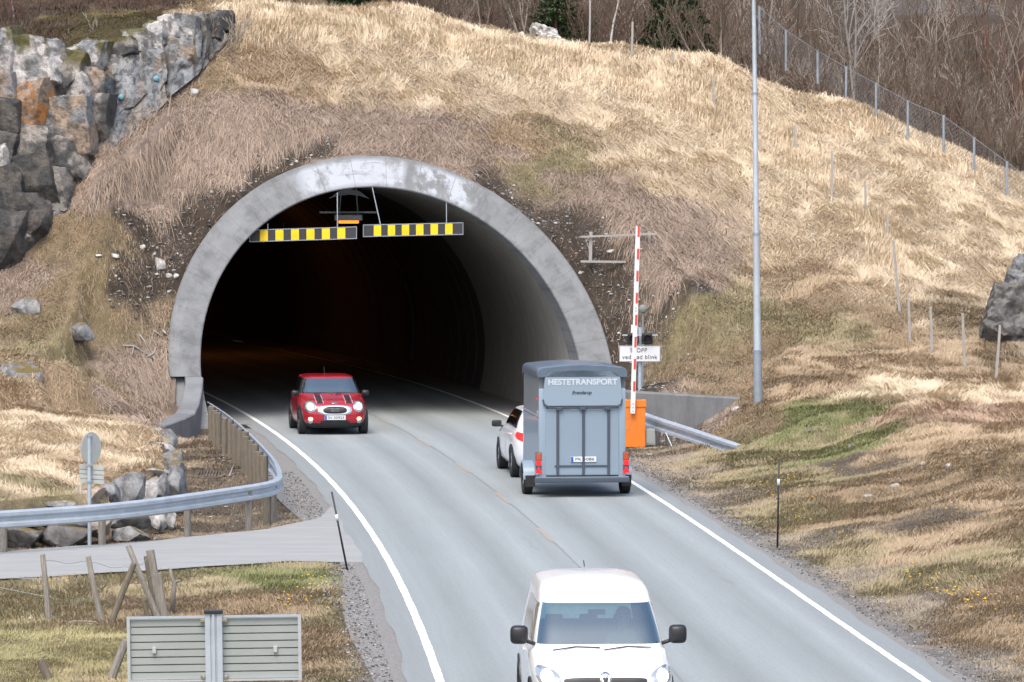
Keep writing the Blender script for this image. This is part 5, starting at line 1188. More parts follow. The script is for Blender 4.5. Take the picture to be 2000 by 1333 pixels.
# local: rear at y=+1.5, nose at y=-2.0; body half width .88
def secprof(y, zlo, zhi, w, r=.16):
    out = [(-w, zlo)]
    for i in range(7): a = math.pi-i*math.pi/12; out.append((-w+r+r*math.cos(a), zhi-r-.06+r*math.sin(a)))
    out += [(-.45, zhi-.025), (0, zhi), (.45, zhi-.025)]
    for i in range(7): a = math.pi/2-i*math.pi/12; out.append((w-r+r*math.cos(a), zhi-r-.06+r*math.sin(a)))
    out.append((w, zlo)); return [(x, y, z) for x, z in out]
b = MB(); secs = [secprof(1.46, .42, 2.70, .87), secprof(-1.5, .42, 2.70, .87), secprof(-1.9, .5, 2.55, .80), secprof(-2.15, .7, 2.2, .68)]
K = len(secs[0]); vv = [p for s in secs for p in s]; b.add(vv, [(i*K+j, i*K+(j+1) % K, (i+1)*K+(j+1) % K, (i+1)*K+j) for i in range(3) for j in range(K)]+[tuple(range(K)), tuple(3*K+j for j in range(K))])
b.build('body', M['trside'], tl_, local=True, smooth=True, auto=30)
# roof cap that overhangs at the rear
b = MB(); secs = []
for y, w_, z in ((1.60, .90, 2.765), (1.56, .91, 2.775), (1.3, .91, 2.775), (-1.5, .905, 2.74), (-2.0, .84, 2.6)):
    s = secprof(y, z-.25, z, w_, .12); secs.append(s)
vv = [p for s in secs for p in s]; b.add(vv, [(i*K+j, i*K+j+1, (i+1)*K+j+1, (i+1)*K+j) for i in range(4) for j in range(K-1)]+[tuple(range(K))])
M['trroof'] = mat('trailer_roof', (.10, .14, .19), .4, coat=.4, noise=.2, nscale=3)
b.build('roof', M['trroof'], tl_, local=True, smooth=True, auto=30)
# rear frame pillars, lower ramp, upper flap
for s in (-1, 1):
    b = MB(); b.rbox((s*.80, 1.50, 1.35), (.16, .10, 1.85), .03); b.build('rear_pillar', M['trf'], tl_, local=True, smooth=True, auto=40)
b = MB(); b.rbox((0, 1.52, 1.16), (1.50, .09, 1.40), .025); ramp = b.build('rear_ramp', M['trg'], tl_, local=True)
for x in (-.53, -.02, .50):
    b = MB(); b.rbox((x, 1.575, 1.16), (.055, .035, 1.36), .008); b.build('ramp_rib', M['trd'], ramp, local=True)
b = MB(); b.rbox((0, 1.572, .66), (1.12, .03, .035), .006); b.build('ramp_rib', M['trd'], ramp, local=True)
b = MB(); pr = []
for i in range(25):
    t = i/24; x = -.76+1.52*t; zt_ = 2.655-.05*(abs(x)/.76)**2-(.10*max(0, (abs(x)-.62)/.14)**2); pr.append((x, zt_))
vv = []
for y in (1.50, 1.60):
    for x, z in pr: vv.append((x, y, z))
    for x, z in ((.80, 2.1), (.78, 1.97), (.70, 1.92), (-.70, 1.92), (-.78, 1.97), (-.80, 2.1)): vv.append((x, y-.0, z))
K2 = len(vv)//2; b.add(vv, [tuple(range(K2)), tuple(range(2*K2-1, K2-1, -1))]+[(i, (i+1) % K2, K2+(i+1) % K2, K2+i) for i in range(K2)])
flap = b.build('upper_flap', M['trf'], tl_, local=True)
b = MB(); b.tube([(-.80, 1.60, 2.05), (-.775, 1.605, 1.93), (-.68, 1.61, 1.885), (.68, 1.61, 1.885), (.775, 1.605, 1.93), (.80, 1.60, 2.05)], .017, 6); b.build('flap_seal', M['trd'], flap, local=True)
for x in (-.5, 0, .47):
    b = MB(); b.rbox((x, 1.60, 1.86), (.13, .06, .075), .012); b.build('latch', M['trd'], tl_, local=True)
text('HESTETRANSPORT', .165, (0, 1.6035, 2.41), M['letter'], flap, wid=1.40, bold=.005, rot=(math.pi/2, 0, math.pi), local=True, ext=.003)
text('Brenderup', .10, (.02, 1.6035, 2.19), M['trd'], flap, wid=.40, bold=.003, rot=(math.pi/2, 0, math.pi), local=True, ext=.003, shear=.3)
b = MB(); b.rbox((0, 1.50, .36), (1.92, .16, .10), .02); b.build('rear_beam', M['trd'], tl_, local=True)
b = MB(); b.box((0, 1.50, .425), (1.88, .14, .02)); b.build('ledge', M['trg'], tl_, local=True)
b = MB(); b.box((0, -.2, .37), (1.5, 3.2, .08)); b.build('floor_frame', M['trd'], tl_, local=True)
for s in (-1, 1):
    b = MB(); b.rbox((s*.885, 1.53, .74), (.12, .08, .42), .015); lh = b.build('lamp_cluster', M['trd'], tl_, local=True)
    b = MB(); b.rbox((s*.885, 1.575, .86), (.10, .02, .15), .01); b.build('indicator_lens', M['amber'], lh, local=True)
    b = MB(); b.rbox((s*.885, 1.575, .725), (.10, .02, .09), .01); b.build('tail_lens', M['tailon'], lh, local=True)
    b = MB(); c_ = Vector((s*.885, 1.58, .56)); b.add([c_+Vector(q) for q in ((-.08, 0, -.05), (.08, 0, -.05), (0, 0, .09), (-.08, .012, -.05), (.08, .012, -.05), (0, .012, .09))], [(0,1,2),(5,4,3),(0,3,4,1),(1,4,5,2),(2,5,3,0)]); b.build('triangle_reflector', M['tail'], lh, local=True)
    wheel(tl_, s*1.0, .42, .31, .19, M['alu'])
    b = MB(); vv = []
    for i in range(15):
        a = math.pi*i/14; 
        for x, r_ in ((s*.87, .38), (s*1.11, .38), (s*1.11, .33)): vv.append((x, .42+r_*math.cos(a)*1.05, .33+r_*math.sin(a)))
    b.add(vv, [(i*3+j, i*3+j+1, (i+1)*3+j+1, (i+1)*3+j) for i in range(14) for j in range(2)]); b.build('mudguard', M['trf'], tl_, local=True)
    b = MB(); b.box((s*.98, 1.47-.6, .30), (.20, .012, .24)); b.build('mud_flap', M['mgd'], tl_, local=True)
    for z in (2.05, 1.62):
        b = MB(); b.rbox((s*.885, 1.25, z), (.03, .09, .035), .006); b.build('marker_lamp', M['tail'], tl_, local=True)
    b = MB(); b.rbox((s*.885, .0, 1.70), (.02, 2.9, .05), .006); b.build('side_trim', M['trf'], tl_, local=True)
    b = MB(); b.box((s*.880, .0, 1.05), (.012, 2.95, 1.22)); b.build('lower_side_panel', M['trg'], tl_, local=True)
pl = plate(None, tl_, -.02, .80, back=True, y=1.585); text('PK 5086', .085, (-.045, 1.594, .80), M['black'], pl, wid=.38, rot=(math.pi/2, 0, math.pi), local=True, ext=.001)
b = MB(); b.tube([(0, -2.0, .42), (0, -3.05, .42)], .04, 8); b.tube([(-.6, -1.6, .38), (0, -2.6, .42)], .035, 6); b.tube([(.6, -1.6, .38), (0, -2.6, .42)], .035, 6); b.build('drawbar', M['galvd'], tl_, local=True)
# ------------------------------------------------------------------ rocks
def rock(name, label, c, size, m, seed, group=None, cat='rock', cuts=10, rz=0, tilt=0, sub=4, rough=.05, kind=None):
    rg = np.random.default_rng(seed); bm = bmesh.new(); bmesh.ops.create_icosphere(bm, subdivisions=sub, radius=1)
    pl = []
    for q_ in range(cuts):
        n = rg.normal(size=3)*.45; n[q_ % 3] += (1 if q_ % 2 else -1); n /= np.linalg.norm(n); pl.append((n, rg.uniform(.5, .78)))
    for v in bm.verts:
        p = np.array(v.co)
        for n, d in pl:
            q = p@n
            if q > d: p = p-n*(q-d)*.92
        nz = (vnoise(np.array([p[0]*3+seed]), np.array([p[1]*3+p[2]*4]))[0]-.5)*2; nz2 = (vnoise(np.array([p[0]*9+seed]), np.array([p[1]*9+p[2]*11]))[0]-.5)
        nz3 = (vnoise(np.array([p[0]*22+seed]), np.array([p[1]*20+p[2]*26]))[0]-.5) if sub > 4 else 0; p = p*(1+rough*nz*.7+rough*.8*nz2+rough*.35*nz3); v.co = Vector((p[0]*size[0]/1.5, p[1]*size[1]/1.5, p[2]*size[2]/1.5))
    me = bpy.data.meshes.new(name); bm.to_mesh(me); bm.free(); me.materials.append(m)
    me.polygons.foreach_set('use_smooth', [True]*len(me.polygons)); me.set_sharp_from_angle(angle=R(20))
    o = bpy.data.objects.new(name, me); C.objects.link(o); o.location = c; o.rotation_euler = (0, tilt, rz)
    return props(o, label, cat, group, kind)
GB = 'boulders of the rough retaining wall behind the left guardrail'
bl = [  # x0 y0 x1 y1 depth material tilt label
 (133, 948, 203, 992, 84.6, 'rockt', -.1, 'tan slanted boulder right behind the round sign post, upper row'), (188, 944, 236, 990, 85.0, 'rockg', .2, 'rounded grey boulder just right of the tan slanted one'),
 (224, 928, 285, 992, 85.6, 'rockg', .15, 'large blue-grey boulder with a moss tuft in the upper row'), (279, 934, 306, 990, 86.4, 'rockl', .5, 'narrow white boulder like a standing tooth'),
 (303, 926, 330, 985, 88.2, 'rockg', .4, 'upright grey slab right of the white narrow boulder'), (324, 918, 362, 985, 90.2, 'rockg', -.5, 'grey slab leaning left at the right end of the boulder wall'), (288, 914, 334, 934, 91.5, 'rockl', 0, 'flat pale slab lying on top near the right end'),
 (60, 975, 145, 1002, 83.8, 'rockg', 0, 'flat grey slab showing just above the rail left of the sign post'), (2, 1028, 82, 1072, 82.6, 'rockd', 0, 'dark boulder in the lower row at the left edge'), (84, 1024, 182, 1066, 82.9, 'rockd', 0, 'wide dark boulder in the lower row next to the left edge one'),
 (0, 1004, 70, 1034, 83.0, 'rockd', 0, 'dark boulder in the middle row at the left edge'), (76, 1008, 160, 1036, 83.2, 'rockd', .1, 'dark flat boulder in the middle row under the sign'), (160, 1008, 215, 1050, 83.5, 'rockt', 0, 'brownish boulder hidden behind the wooden rail post'),
 (208, 1000, 293, 1030, 84.2, 'rockg', 0, 'long grey boulder below the rail, above another long one'), (206, 1030, 294, 1062, 83.9, 'rockg', 0, 'long grey boulder resting on the ground beside the side road'), (293, 1000, 320, 1038, 85.5, 'rockw', .1, 'speckled white boulder below the rail'),
 (322, 1004, 342, 1034, 86.6, 'rockl', .4, 'small pale pointed stone right of the speckled white boulder'), (-60, 1010, 5, 1074, 82.3, 'rockd', 0, 'dark boulder cut by the left frame edge'),
 (316, 880, 352, 925, 97, 'rockg', .2, 'dark grey block at the bend of the boulder wall'), (296, 866, 342, 895, 101, 'rockl', 0, 'pale angular block in the rubble below the wing wall'), (284, 838, 330, 872, 107, 'rockl', .1, 'pale rubble block touching the end of the curved wing wall'),
 (310, 846, 345, 880, 105, 'rockg', -.2, 'grey rubble block below the curved wing wall'), (322, 905, 360, 935, 94.5, 'rockg', .3, 'shadowed grey block behind the leaning slab'), (272, 880, 296, 892, 100, 'rockw', 0, 'flat white stone lying in the grass edge left of the rubble')]
for k_, (x0, y0, x1, y1, d, m, tl__, lab) in enumerate(bl):
    c = P((x0+x1)/2, (y0+y1)/2, d); w_ = (x1-x0)/F*d; h_ = (y1-y0)/F*d
    rock('boulder', lab, c, (w_*.98+.03, max(w_*.8, .5), h_*1.02+.03), M[m], 100+k_, GB, 'boulder', rz=random.uniform(-.3, .3), tilt=tl__*.5)
# scattered bigger stones on the slopes
GS = 'single stones lying on the slopes'
ss = [(300, 500, 326, 530, 'rockl', 'pale broken stone in the dark soil left of the tunnel ring'), (216, 496, 232, 508, 'rockw', 'small white stone in the grass above the bare soil'), (272, 480, 284, 494, 'rockw', 'white stone in the upper part of the bare soil'), (322, 534, 336, 545, 'rockl', 'small pale stone below the broken one'), (338, 538, 350, 550, 'rockl', 'pale pointed stone close to the left side of the ring'),
      (28, 572, 88, 618, 'rockg', 'grey split slab in the grass at mid left'), (126, 634, 186, 676, 'rockg', 'grey flat rock surfacing in the grass slope'), (-10, 672, 78, 750, 'rockg', 'long grey rock slab surfacing at the left edge'), (370, 170, 388, 190, 'rockl', 'pale stone on the slope below the cliff end'), (186, 496, 198, 502, 'rockw', 'tiny white stone at the left of the bare soil'),
      (100, 400, 122, 424, 'rockg', 'bluish stone at the right foot of the cliff'), (1185, 490, 1200, 498, 'rockw', 'white stone below the wooden frame'), (1426, 792, 1448, 806, 'rockw', 'white stone at the right end of the straight wing wall'), (1696, 815, 1710, 820, 'rockl', 'pale stone on the green mound'), (1916, 882, 1942, 889, 'rockl', 'flat pale stone on the right bank crest'),
      (1793, 902, 1808, 912, 'rockl', 'pale round stone on the bank below the crest'), (1845, 904, 1858, 915, 'rockl', 'second pale round stone on the bank, further right'), (1738, 942, 1756, 953, 'rockl', 'pale stone in the eroded patch of the bank'), (1684, 963, 1704, 974, 'rockl', 'long white stone low on the bank'), (1474, 908, 1496, 915, 'rockl', 'buried grey-white stone near the snow stake'), (1264, 884, 1282, 891, 'rockl', 'white stone at the foot of the control box'),
      (130, 1208, 192, 1222, 'rockl', 'flat grey stone at the foot of the broken fence'), (54, 1203, 65, 1211, 'rockw', 'small white ball-like stone in the lawn'), (1655, 866, 1672, 876, 'rockg', 'grey stone at the edge of the green grass patch'), (1575, 838, 1590, 846, 'rockg', 'little grey stone on the mound')]
for k_, (x0, y0, x1, y1, m, lab) in enumerate(ss):
    g = on_ground((x0+x1)/2, y1-(y1-y0)*.25); c = g; w_ = (x1-x0)/F*g.y; h_ = max((y1-y0)/F*g.y, .06)
    rock('stone', lab, c+Vector((0, 0, -h_*.10 if w_ > .3 else h_*.1)), (w_*.95, max(w_*.7, .08), h_*.85), M[m], 300+k_, GS, 'stone', sub=3 if w_ > .4 else 2, cuts=8)
def big(x0, y0, x1, y1, d, m, lab, seed, depth=1.0, tilt=0, rz=0, cuts=20, sub=6, name='boulder', rough=.20):
    c = P((x0+x1)/2, (y0+y1)/2, d); w_ = (x1-x0)/F*d; h_ = (y1-y0)/F*d
    return rock(name, lab, c, (w_*1.0, w_*depth*.85, h_*1.05), M[m], seed, None, 'boulder', cuts=cuts, tilt=tilt, rz=rz, sub=sub, rough=rough)
big(1898, 540, 2090, 720, 115.5, 'rockd', 'large dark grey boulder with a pale crown at the right edge', 41, .9, tilt=-.25)
big(1965, 505, 2070, 600, 116.6, 'rockg', 'smaller grey block on top of the dark right-edge boulder', 43, .9, cuts=12)
big(1028, 56, 1108, 100, 132.5, 'rockw', 'white lichen-covered rock on the hill brow near the tall stake', 44, .8, tilt=.25)
big(988, 70, 1035, 98, 132, 'rockw', 'low pale rock left of the white one on the hill brow', 45, .8)
big(800, 40, 835, 66, 131.6, 'rockw', 'small white rock peeping over the straw on the hill brow', 46, .8)
# ------------------------------------------------------------------ the blasted cliff, upper left
nu, nv = 300, 170
def lin(A, t):
    q = np.array([tuple(P(*a)) for a in A]); k = np.linspace(0, 1, len(A)); xs_ = np.array([a[0] for a in A], float)
    tt = xs_[0]+(xs_[-1]-xs_[0])*t; return np.stack([np.interp(tt, xs_, q[:, i]) for i in range(3)], -1), tt
tu = np.linspace(0, 1, nu); Fp, px_ = lin(FO, tu); Tp, _ = lin(TO, tu)
U_, V_ = np.meshgrid(tu, np.linspace(-.30, 1.06, nv), indexing='ij')
Bs = Fp[:, None, :]*(1-V_[..., None])+Tp[:, None, :]*V_[..., None]
pxg0 = np.repeat(px_[:, None], nv, 1)
hgt = (Tp[:, 2]-Fp[:, 2])[:, None]; sx_ = U_*9.0; sz_ = Bs[..., 2]-4.0
# blocks: cells of a jittered lattice, each a tilted plane set in or out of the face
rg = np.random.default_rng(8); rg = np.random.default_rng(8); cells = []
for i in range(-1, 8):
    for j in range(-1, 5): cells.append((i*1.35+rg.uniform(0, 1.0), j*1.45+rg.uniform(0, 1.1)+(i % 2)*.6))
cells = np.array(cells); off = rg.uniform(-.40, .40, len(cells)); ta = rg.normal(0, .26, len(cells)); tbb = rg.normal(-.06, .12, len(cells))
wx = sx_+(fbm(sx_*1.0, sz_*1.0, 2)-.5)*.35; wz = sz_+(fbm(sx_*1.0+9, sz_*1.0, 2)-.5)*.35
def vor(cells, kx=1, kz=.8):
    D = np.abs(wx[..., None]-cells[:, 0])*kx+np.abs(wz[..., None]-cells[:, 1])*kz*1.1+.35*np.hypot(wx[..., None]-cells[:, 0], wz[..., None]-cells[:, 1]); o1 = np.argsort(D, -1)[..., :2]
    return o1[..., 0], np.take_along_axis(D, o1[..., 1:2], -1)[..., 0]-np.take_along_axis(D, o1[..., :1], -1)[..., 0]
i1, edge = vor(cells)
smr = np.where(px_[:, None] > 205, .30, 1.0)
disp = (off[i1]+ta[i1]*(wx-cells[i1, 0])+tbb[i1]*(wz-cells[i1, 1]))*smr
fine_c = np.array([(rg.uniform(-1, 10), rg.uniform(-1, 7)) for _ in range(170)]); fo = rg.uniform(-.13, .13, 170); fta = rg.normal(0, .25, 170); ftb = rg.normal(0, .12, 170)
f1, fe = vor(fine_c, .9, 1.1); disp += (fo[f1]+fta[f1]*(wx-fine_c[f1, 0])+ftb[f1]*(wz-fine_c[f1, 1]))*smr
disp -= .10*np.exp(-(edge/.05)**2)*smr
disp += (fbm(sx_*2.2, sz_*2.2, 3)-.5)*.16+(fbm(sx_*9, sz_*9, 3)-.5)*.05
# the dark lower left is set back under the pale blocks
disp -= (sstep(.42, .34, V_)*(px_[:, None] < 170))*.45
disp *= sstep(1.0, .88, U_)*.85+.15
def blur(a):
    p = np.pad(a, 1, mode='edge'); return (p[:-2, 1:-1]+p[2:, 1:-1]+p[1:-1, :-2]+p[1:-1, 2:]+2*p[1:-1, 1:-1])/6
lo_ = np.clip(disp, -.5, .42)*np.where(px_[:, None] < 205, .5, 1)-np.where(px_[:, None] < 200, .22, 0)
for _ in range(2): lo_ = blur(lo_)
disp = lo_+(fbm(sx_*6, sz_*6, 4)-.5)*.10
# upright joints in the right-hand pillars
for xq, wq, dq in ((320, 3, .22), (372, 2.5, .12), (388, 3, .16), (405, 2, .14), (420, 2, .12), (206, 3, .12)): disp -= dq*np.exp(-((pxg0-xq-(fbm(sz_*2, sz_*0+xq, 2)-.5)*12)/wq)**2)
disp = np.where(V_ < .15, np.minimum(disp, .05)*sstep(.15, -.05, V_)+disp*sstep(-.05, .15, V_), disp)
disp *= sstep(1.06, .96, V_)*.8+.2
nrm = np.array([.45, -.89, 0]); Bs = Bs+nrm*(disp+.22*(sstep(1.0, .9, U_)+.1))[..., None]
Bs[..., 1] += np.maximum(V_-1, 0)*9; Bs[..., 2] -= np.maximum(V_-1, 0)*2
# natural colours of the stone: pale quartz, rust bloom, smooth blue-grey drilled face; shadow painted in dark low down
n1 = fbm(sx_*2.2, sz_*2.2, 4); n2 = fbm(sx_*5+20, sz_*5, 4); pxg = np.repeat(px_[:, None], nv, 1); pyg = 666.5-np.array(F)*0
col = np.zeros(Bs.shape); pale = np.array([.40, .385, .37]); grey = np.array([.17, .175, .18]); dark = np.array([.065, .065, .065]); tan_ = np.array([.33, .26, .20]); rust = np.array([.38, .175, .06]); blue = np.array([.21, .225, .235]); moss_ = np.array([.07, .065, .02])
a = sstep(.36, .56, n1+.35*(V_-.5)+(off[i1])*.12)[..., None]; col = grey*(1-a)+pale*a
a = (sstep(.40, .58, n1*.6+n2*.4)*.75*(pxg < 215)*sstep(.85, .6, V_))[..., None]; col = col*(1-a)+tan_*a
# photo rows of the face, for placing the real stains on the stone
row = lambda y, x: (np.interp(x, [q[0] for q in FO], [q[1] for q in FO])-y)/(np.interp(x, [q[0] for q in FO], [q[1] for q in FO])-np.interp(x, [q[0] for q in TO], [q[1] for q in TO]))
def blob(x, y, rx, ry): return np.exp(-(((pxg-x)/rx)**2+((V_-row(y, x))/(ry/400))**2)*1.2)
a = np.clip(blob(42, 205, 26, 32)*1.6*sstep(.35, .55, n2+.1)+blob(82, 215, 14, 22)*1.3*sstep(.4, .55, n2), 0, 1)[..., None]; col = col*(1-a)+rust*a
lowd = (np.clip(sstep(.50, .34, V_+(n1-.5)*.3)*(pxg < 175), 0, 1))[..., None]; col = col*(1-lowd)+(dark*1.15+(n2[..., None]-.4)*.14)*lowd  # shadow of the lower left recess painted dark into the stone colour
a = (sstep(205, 225, pxg+(n1-.5)*30)*sstep(.30, .55, 1-V_+.35*n2)*.85)[..., None]; vst = fbm(sx_*7, sz_*.8+3, 4)[..., None]; blue2 = blue*(.45+.95*vst); warm = tan_*(.6+.5*vst); bw = sstep(.55, .66, fbm(sx_*3+5, sz_*.9, 3))[..., None]*.6; blue2 = blue2*(1-bw)+warm*bw; col = col*(1-a)+blue2*a
a = (sstep(.90, .98, V_+(n2-.5)*.25)*.0)[..., None]
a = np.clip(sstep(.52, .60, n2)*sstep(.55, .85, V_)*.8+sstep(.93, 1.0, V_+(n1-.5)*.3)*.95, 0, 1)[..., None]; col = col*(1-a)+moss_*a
a = sstep(380, 392, pxg)[..., None]*.6; col = col*(1-a)+np.array([.13, .13, .125])*a*(.5+n2[..., None])
for xq in (320, 372, 388, 405, 420): a = (np.exp(-((pxg-xq-(fbm(sz_*2, sz_*0+xq, 2)-.5)*12)/3)**2)*.8)[..., None]; col = col*(1-a)+dark*.6*a
cr = (np.exp(-(edge/.035)**2)*.5+np.exp(-(fe/.02)**2)*.3)[..., None]*smr[..., None]; col = col*(1-cr)+dark*.7*cr
spk = sstep(.54, .60, fbm(sx_*9, sz_*9, 4))[..., None]*.7; col = col*(1-spk)+dark*spk
def fdepth(x, y):
    v = row(y, x); a = np.interp(x, [q[0] for q in FO], [q[2] for q in FO]); b_ = np.interp(x, [q[0] for q in TO], [q[2] for q in TO]); return a+(b_-a)*v
ico = bmesh.new(); bmesh.ops.create_cube(ico, size=2); bmesh.ops.subdivide_edges(ico, edges=ico.edges[:], cuts=26, use_grid_fill=True); cv = np.array([v.co[:] for v in ico.verts]); cq = np.array([[v.index for v in f.verts] for f in ico.faces]); ico.free()
PAL = {'pale': (pale*1.05, grey*1.3), 'tan': (tan_, grey*1.3), 'rust': (rust, tan_*.8), 'dark': (np.array([.115, .105, .095]), dark*.8), 'grey': (np.array([.27, .25, .225]), dark*1.2), 'white': (pale*1.3, grey*1.2)}
def block(x0, y0, x1, y1, kind, seed, dep=.9, sink=.25, tilt=0, moss=False):
    rg = np.random.default_rng(seed); p = cv.copy(); hw = (x1-x0)/F*120/2*1.06; hh = (y1-y0)/F*120/2*1.06
    for q_ in range(11):
        n = rg.normal(size=3)*.38; n[q_ % 3] += (1 if q_ % 2 else -1)*(1 if q_ < 6 else .8); n /= np.linalg.norm(n); d_ = rg.uniform(.80, 1.0) if q_ < 6 else rg.uniform(.95, 1.25); e_ = p@n-d_; p = p-np.where(e_ > 0, e_, 0)[:, None]*n*.97
    s1 = p[:, 0]*hw*3+seed; s2 = p[:, 2]*hh*3+p[:, 1]*2
    p = p*(1+((fbm(s1, s2, 4)-.5)*.16+(fbm(s1*4, s2*4, 3)-.5)*.10)[:, None])
    c, sn = math.cos(tilt), math.sin(tilt); X = p[:, 0]*hw; Z = p[:, 2]*hh; X, Z = X*c-Z*sn, X*sn+Z*c; Y = p[:, 1]*dep*.5
    yw = -.25; X, Y = X*math.cos(yw)-Y*math.sin(yw), X*math.sin(yw)+Y*math.cos(yw)
    cen = P((x0+x1)/2, (y0+y1)/2, fdepth((x0+x1)/2, (y0+y1)/2)); V = np.stack([X+cen.x, Y+cen.y+sink-.30, Z+cen.z], -1)
    A_, B_ = PAL[kind]; m_ = sstep(.38, .58, fbm(V[:, 0]*2.4+seed, V[:, 2]*2.4, 4))[:, None]; c_ = np.array(B_)*(1-m_)+np.array(A_)*m_
    k_ = sstep(.56, .62, fbm(V[:, 0]*8, V[:, 2]*8+seed, 3))[:, None]*.6; c_ = c_*(1-k_)+dark*k_
    if kind in ('rust',): k_ = sstep(.45, .6, fbm(V[:, 0]*3+3, V[:, 2]*3, 3))[:, None]*.5; c_ = c_*(1-k_)+tan_*k_
    if moss: k_ = (sstep(.25, .75, p[:, 2])*sstep(.40, .5, fbm(V[:, 0]*3, V[:, 1]*3, 3)))[:, None]*.9; c_ = c_*(1-k_)+moss_*1.3*k_
    return V, c_
BL = [(-60, 82, 30, 170, 'white', 1, True), (22, 88, 110, 172, 'white', 2, True), (100, 112, 150, 178, 'grey', 3, True), (140, 92, 190, 165, 'pale', 4, True), (-30, 165, 26, 245, 'tan', 5, False), (20, 168, 100, 262, 'rust', 6, False), (92, 158, 186, 214, 'pale', 7, False),
      (168, 150, 206, 205, 'tan', 8, False), (60, 210, 172, 300, 'tan', 9, False), (100, 205, 150, 240, 'pale', 10, False), (170, 200, 207, 258, 'grey', 11, False), (-40, 205, 28, 275, 'dark', 12, False), (16, 262, 92, 330, 'grey', 13, False), (86, 285, 160, 345, 'grey', 14, False), (-60, 270, 25, 345, 'dark', 15, False),
      (20, 322, 100, 400, 'dark', 16, False), (-60, 340, 30, 440, 'dark', 17, False), (84, 335, 128, 392, 'grey', 18, False), (22, 395, 84, 460, 'dark', 19, False), (-40, 430, 30, 505, 'dark', 20, False), (30, 440, 66, 496, 'grey', 21, False), (-5, 290, 16, 350, 'pale', 22, False),
      (286, 42, 320, 100, 'white', 23, True), (322, 36, 352, 92, 'white', 24, False), (348, 34, 384, 100, 'white', 25, False), (384, 32, 408, 92, 'grey', 26, False), (404, 28, 430, 82, 'grey', 27, False), (424, 26, 448, 66, 'dark', 28, False), (200, 80, 262, 112, 'grey', 29, True), (250, 62, 292, 96, 'pale', 30, True), (322, 92, 384, 128, 'tan', 31, False), (288, 98, 320, 150, 'tan', 32, False)]
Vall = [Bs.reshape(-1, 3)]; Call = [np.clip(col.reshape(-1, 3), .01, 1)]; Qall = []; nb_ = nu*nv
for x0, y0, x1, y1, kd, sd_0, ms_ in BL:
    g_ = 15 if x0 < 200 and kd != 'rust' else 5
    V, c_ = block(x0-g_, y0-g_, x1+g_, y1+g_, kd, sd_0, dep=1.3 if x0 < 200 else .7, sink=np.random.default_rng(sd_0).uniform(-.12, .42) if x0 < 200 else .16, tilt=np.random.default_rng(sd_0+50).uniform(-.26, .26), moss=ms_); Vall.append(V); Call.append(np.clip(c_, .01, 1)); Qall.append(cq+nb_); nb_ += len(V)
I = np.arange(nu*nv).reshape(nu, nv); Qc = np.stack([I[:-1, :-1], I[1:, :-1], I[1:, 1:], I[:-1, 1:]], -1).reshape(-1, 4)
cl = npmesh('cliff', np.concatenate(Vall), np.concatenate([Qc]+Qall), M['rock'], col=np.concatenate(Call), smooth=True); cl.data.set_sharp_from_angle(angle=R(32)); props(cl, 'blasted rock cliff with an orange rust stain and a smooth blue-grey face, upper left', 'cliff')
M['blue_rock'] = mat('blue_paint_mark', (.20, .38, .48), .6, noise=.3, nscale=10)
for x, y, lab in ((293, 155, 'right light-blue plastic cap set in the smooth cliff face'), (226, 191, 'left light-blue plastic cap set in the smooth cliff face')):
    j = int(np.argmin(abs(px_-x))); v = row(y, x); k = int(np.clip((v+.30)/1.36*(nv-1), 0, nv-1)); c = Vector(Bs[j, k])+Vector((.05, -.10, 0))
    b = MB(); n = 14; vv = []
    for r_, o_ in ((.085, .05), (.08, 0), (.055, -.035), (.01, -.045)): vv += [c+Vector((r_*math.cos(t), o_, r_*math.sin(t)*(1+.2*math.cos(t)))) for t in np.linspace(0, 2*math.pi, n, endpoint=False)]
    b.add(vv, [(i*n+q, i*n+(q+1) % n, (i+1)*n+(q+1) % n, (i+1)*n+q) for i in range(3) for q in range(n)]+[tuple(range(3*n, 4*n))]); props(b.build('bolt_cap', M['blue_rock'], smooth=True), lab, 'cap', 'light-blue caps on the cliff')
# loose stones, too many to count
M['stonea'] = attrmat('loose_stone', .85, .2, 8, .3, 20)
def scatter(name, label, cat, n, region, sel, rmin, rmax, m, seed, floor=None):
    rg = np.random.default_rng(seed); ic = bmesh.new(); bmesh.ops.create_icosphere(ic, subdivisions=1, radius=1); base = np.array([v.co[:] for v in ic.verts]); tri = np.array([[v.index for v in f.verts] for f in ic.faces]); ic.free()
    X = rg.uniform(region[0], region[1], n); Y = rg.uniform(region[2], region[3], n); Z = hz(X, Y); k = sel(X, Y, Z, rg) & ~holemask(X, Y) & ~onring(X, Y, Z, .10); X, Y, Z = X[k], Y[k], Z[k]; n = len(X)
    if floor is not None: Z = np.maximum(Z, floor)
    r = rmin+(rmax-rmin)*rg.random(n)**3; sc_ = r[:, None]*np.stack([rg.uniform(.7, 1.4, n), rg.uniform(.7, 1.3, n), rg.uniform(.4, .9, n)], 1)
    a = rg.uniform(0, 6.28, n); bs_ = base[None]*(1+rg.uniform(-.25, .25, (n, len(base), 1)))*sc_[:, None, :]
    x = bs_[..., 0]*np.cos(a)[:, None]-bs_[..., 1]*np.sin(a)[:, None]; y = bs_[..., 0]*np.sin(a)[:, None]+bs_[..., 1]*np.cos(a)[:, None]
    V = np.stack([x+X[:, None], y+Y[:, None], bs_[..., 2]+Z[:, None]-r[:, None]*.12], -1).reshape(-1, 3); T3 = (tri[None]+(np.arange(n)*len(base))[:, None, None]).reshape(-1, 3)
    cc = (np.array([.40, .39, .37])*rg.choice([.2, .3, .45, .65, 1.05], n)[:, None]); o = npmesh(name, V, np.zeros((0, 4), int), m, T3=T3, col=np.repeat(cc, len(base), 0)); return props(o, label, cat, kind='stuff')
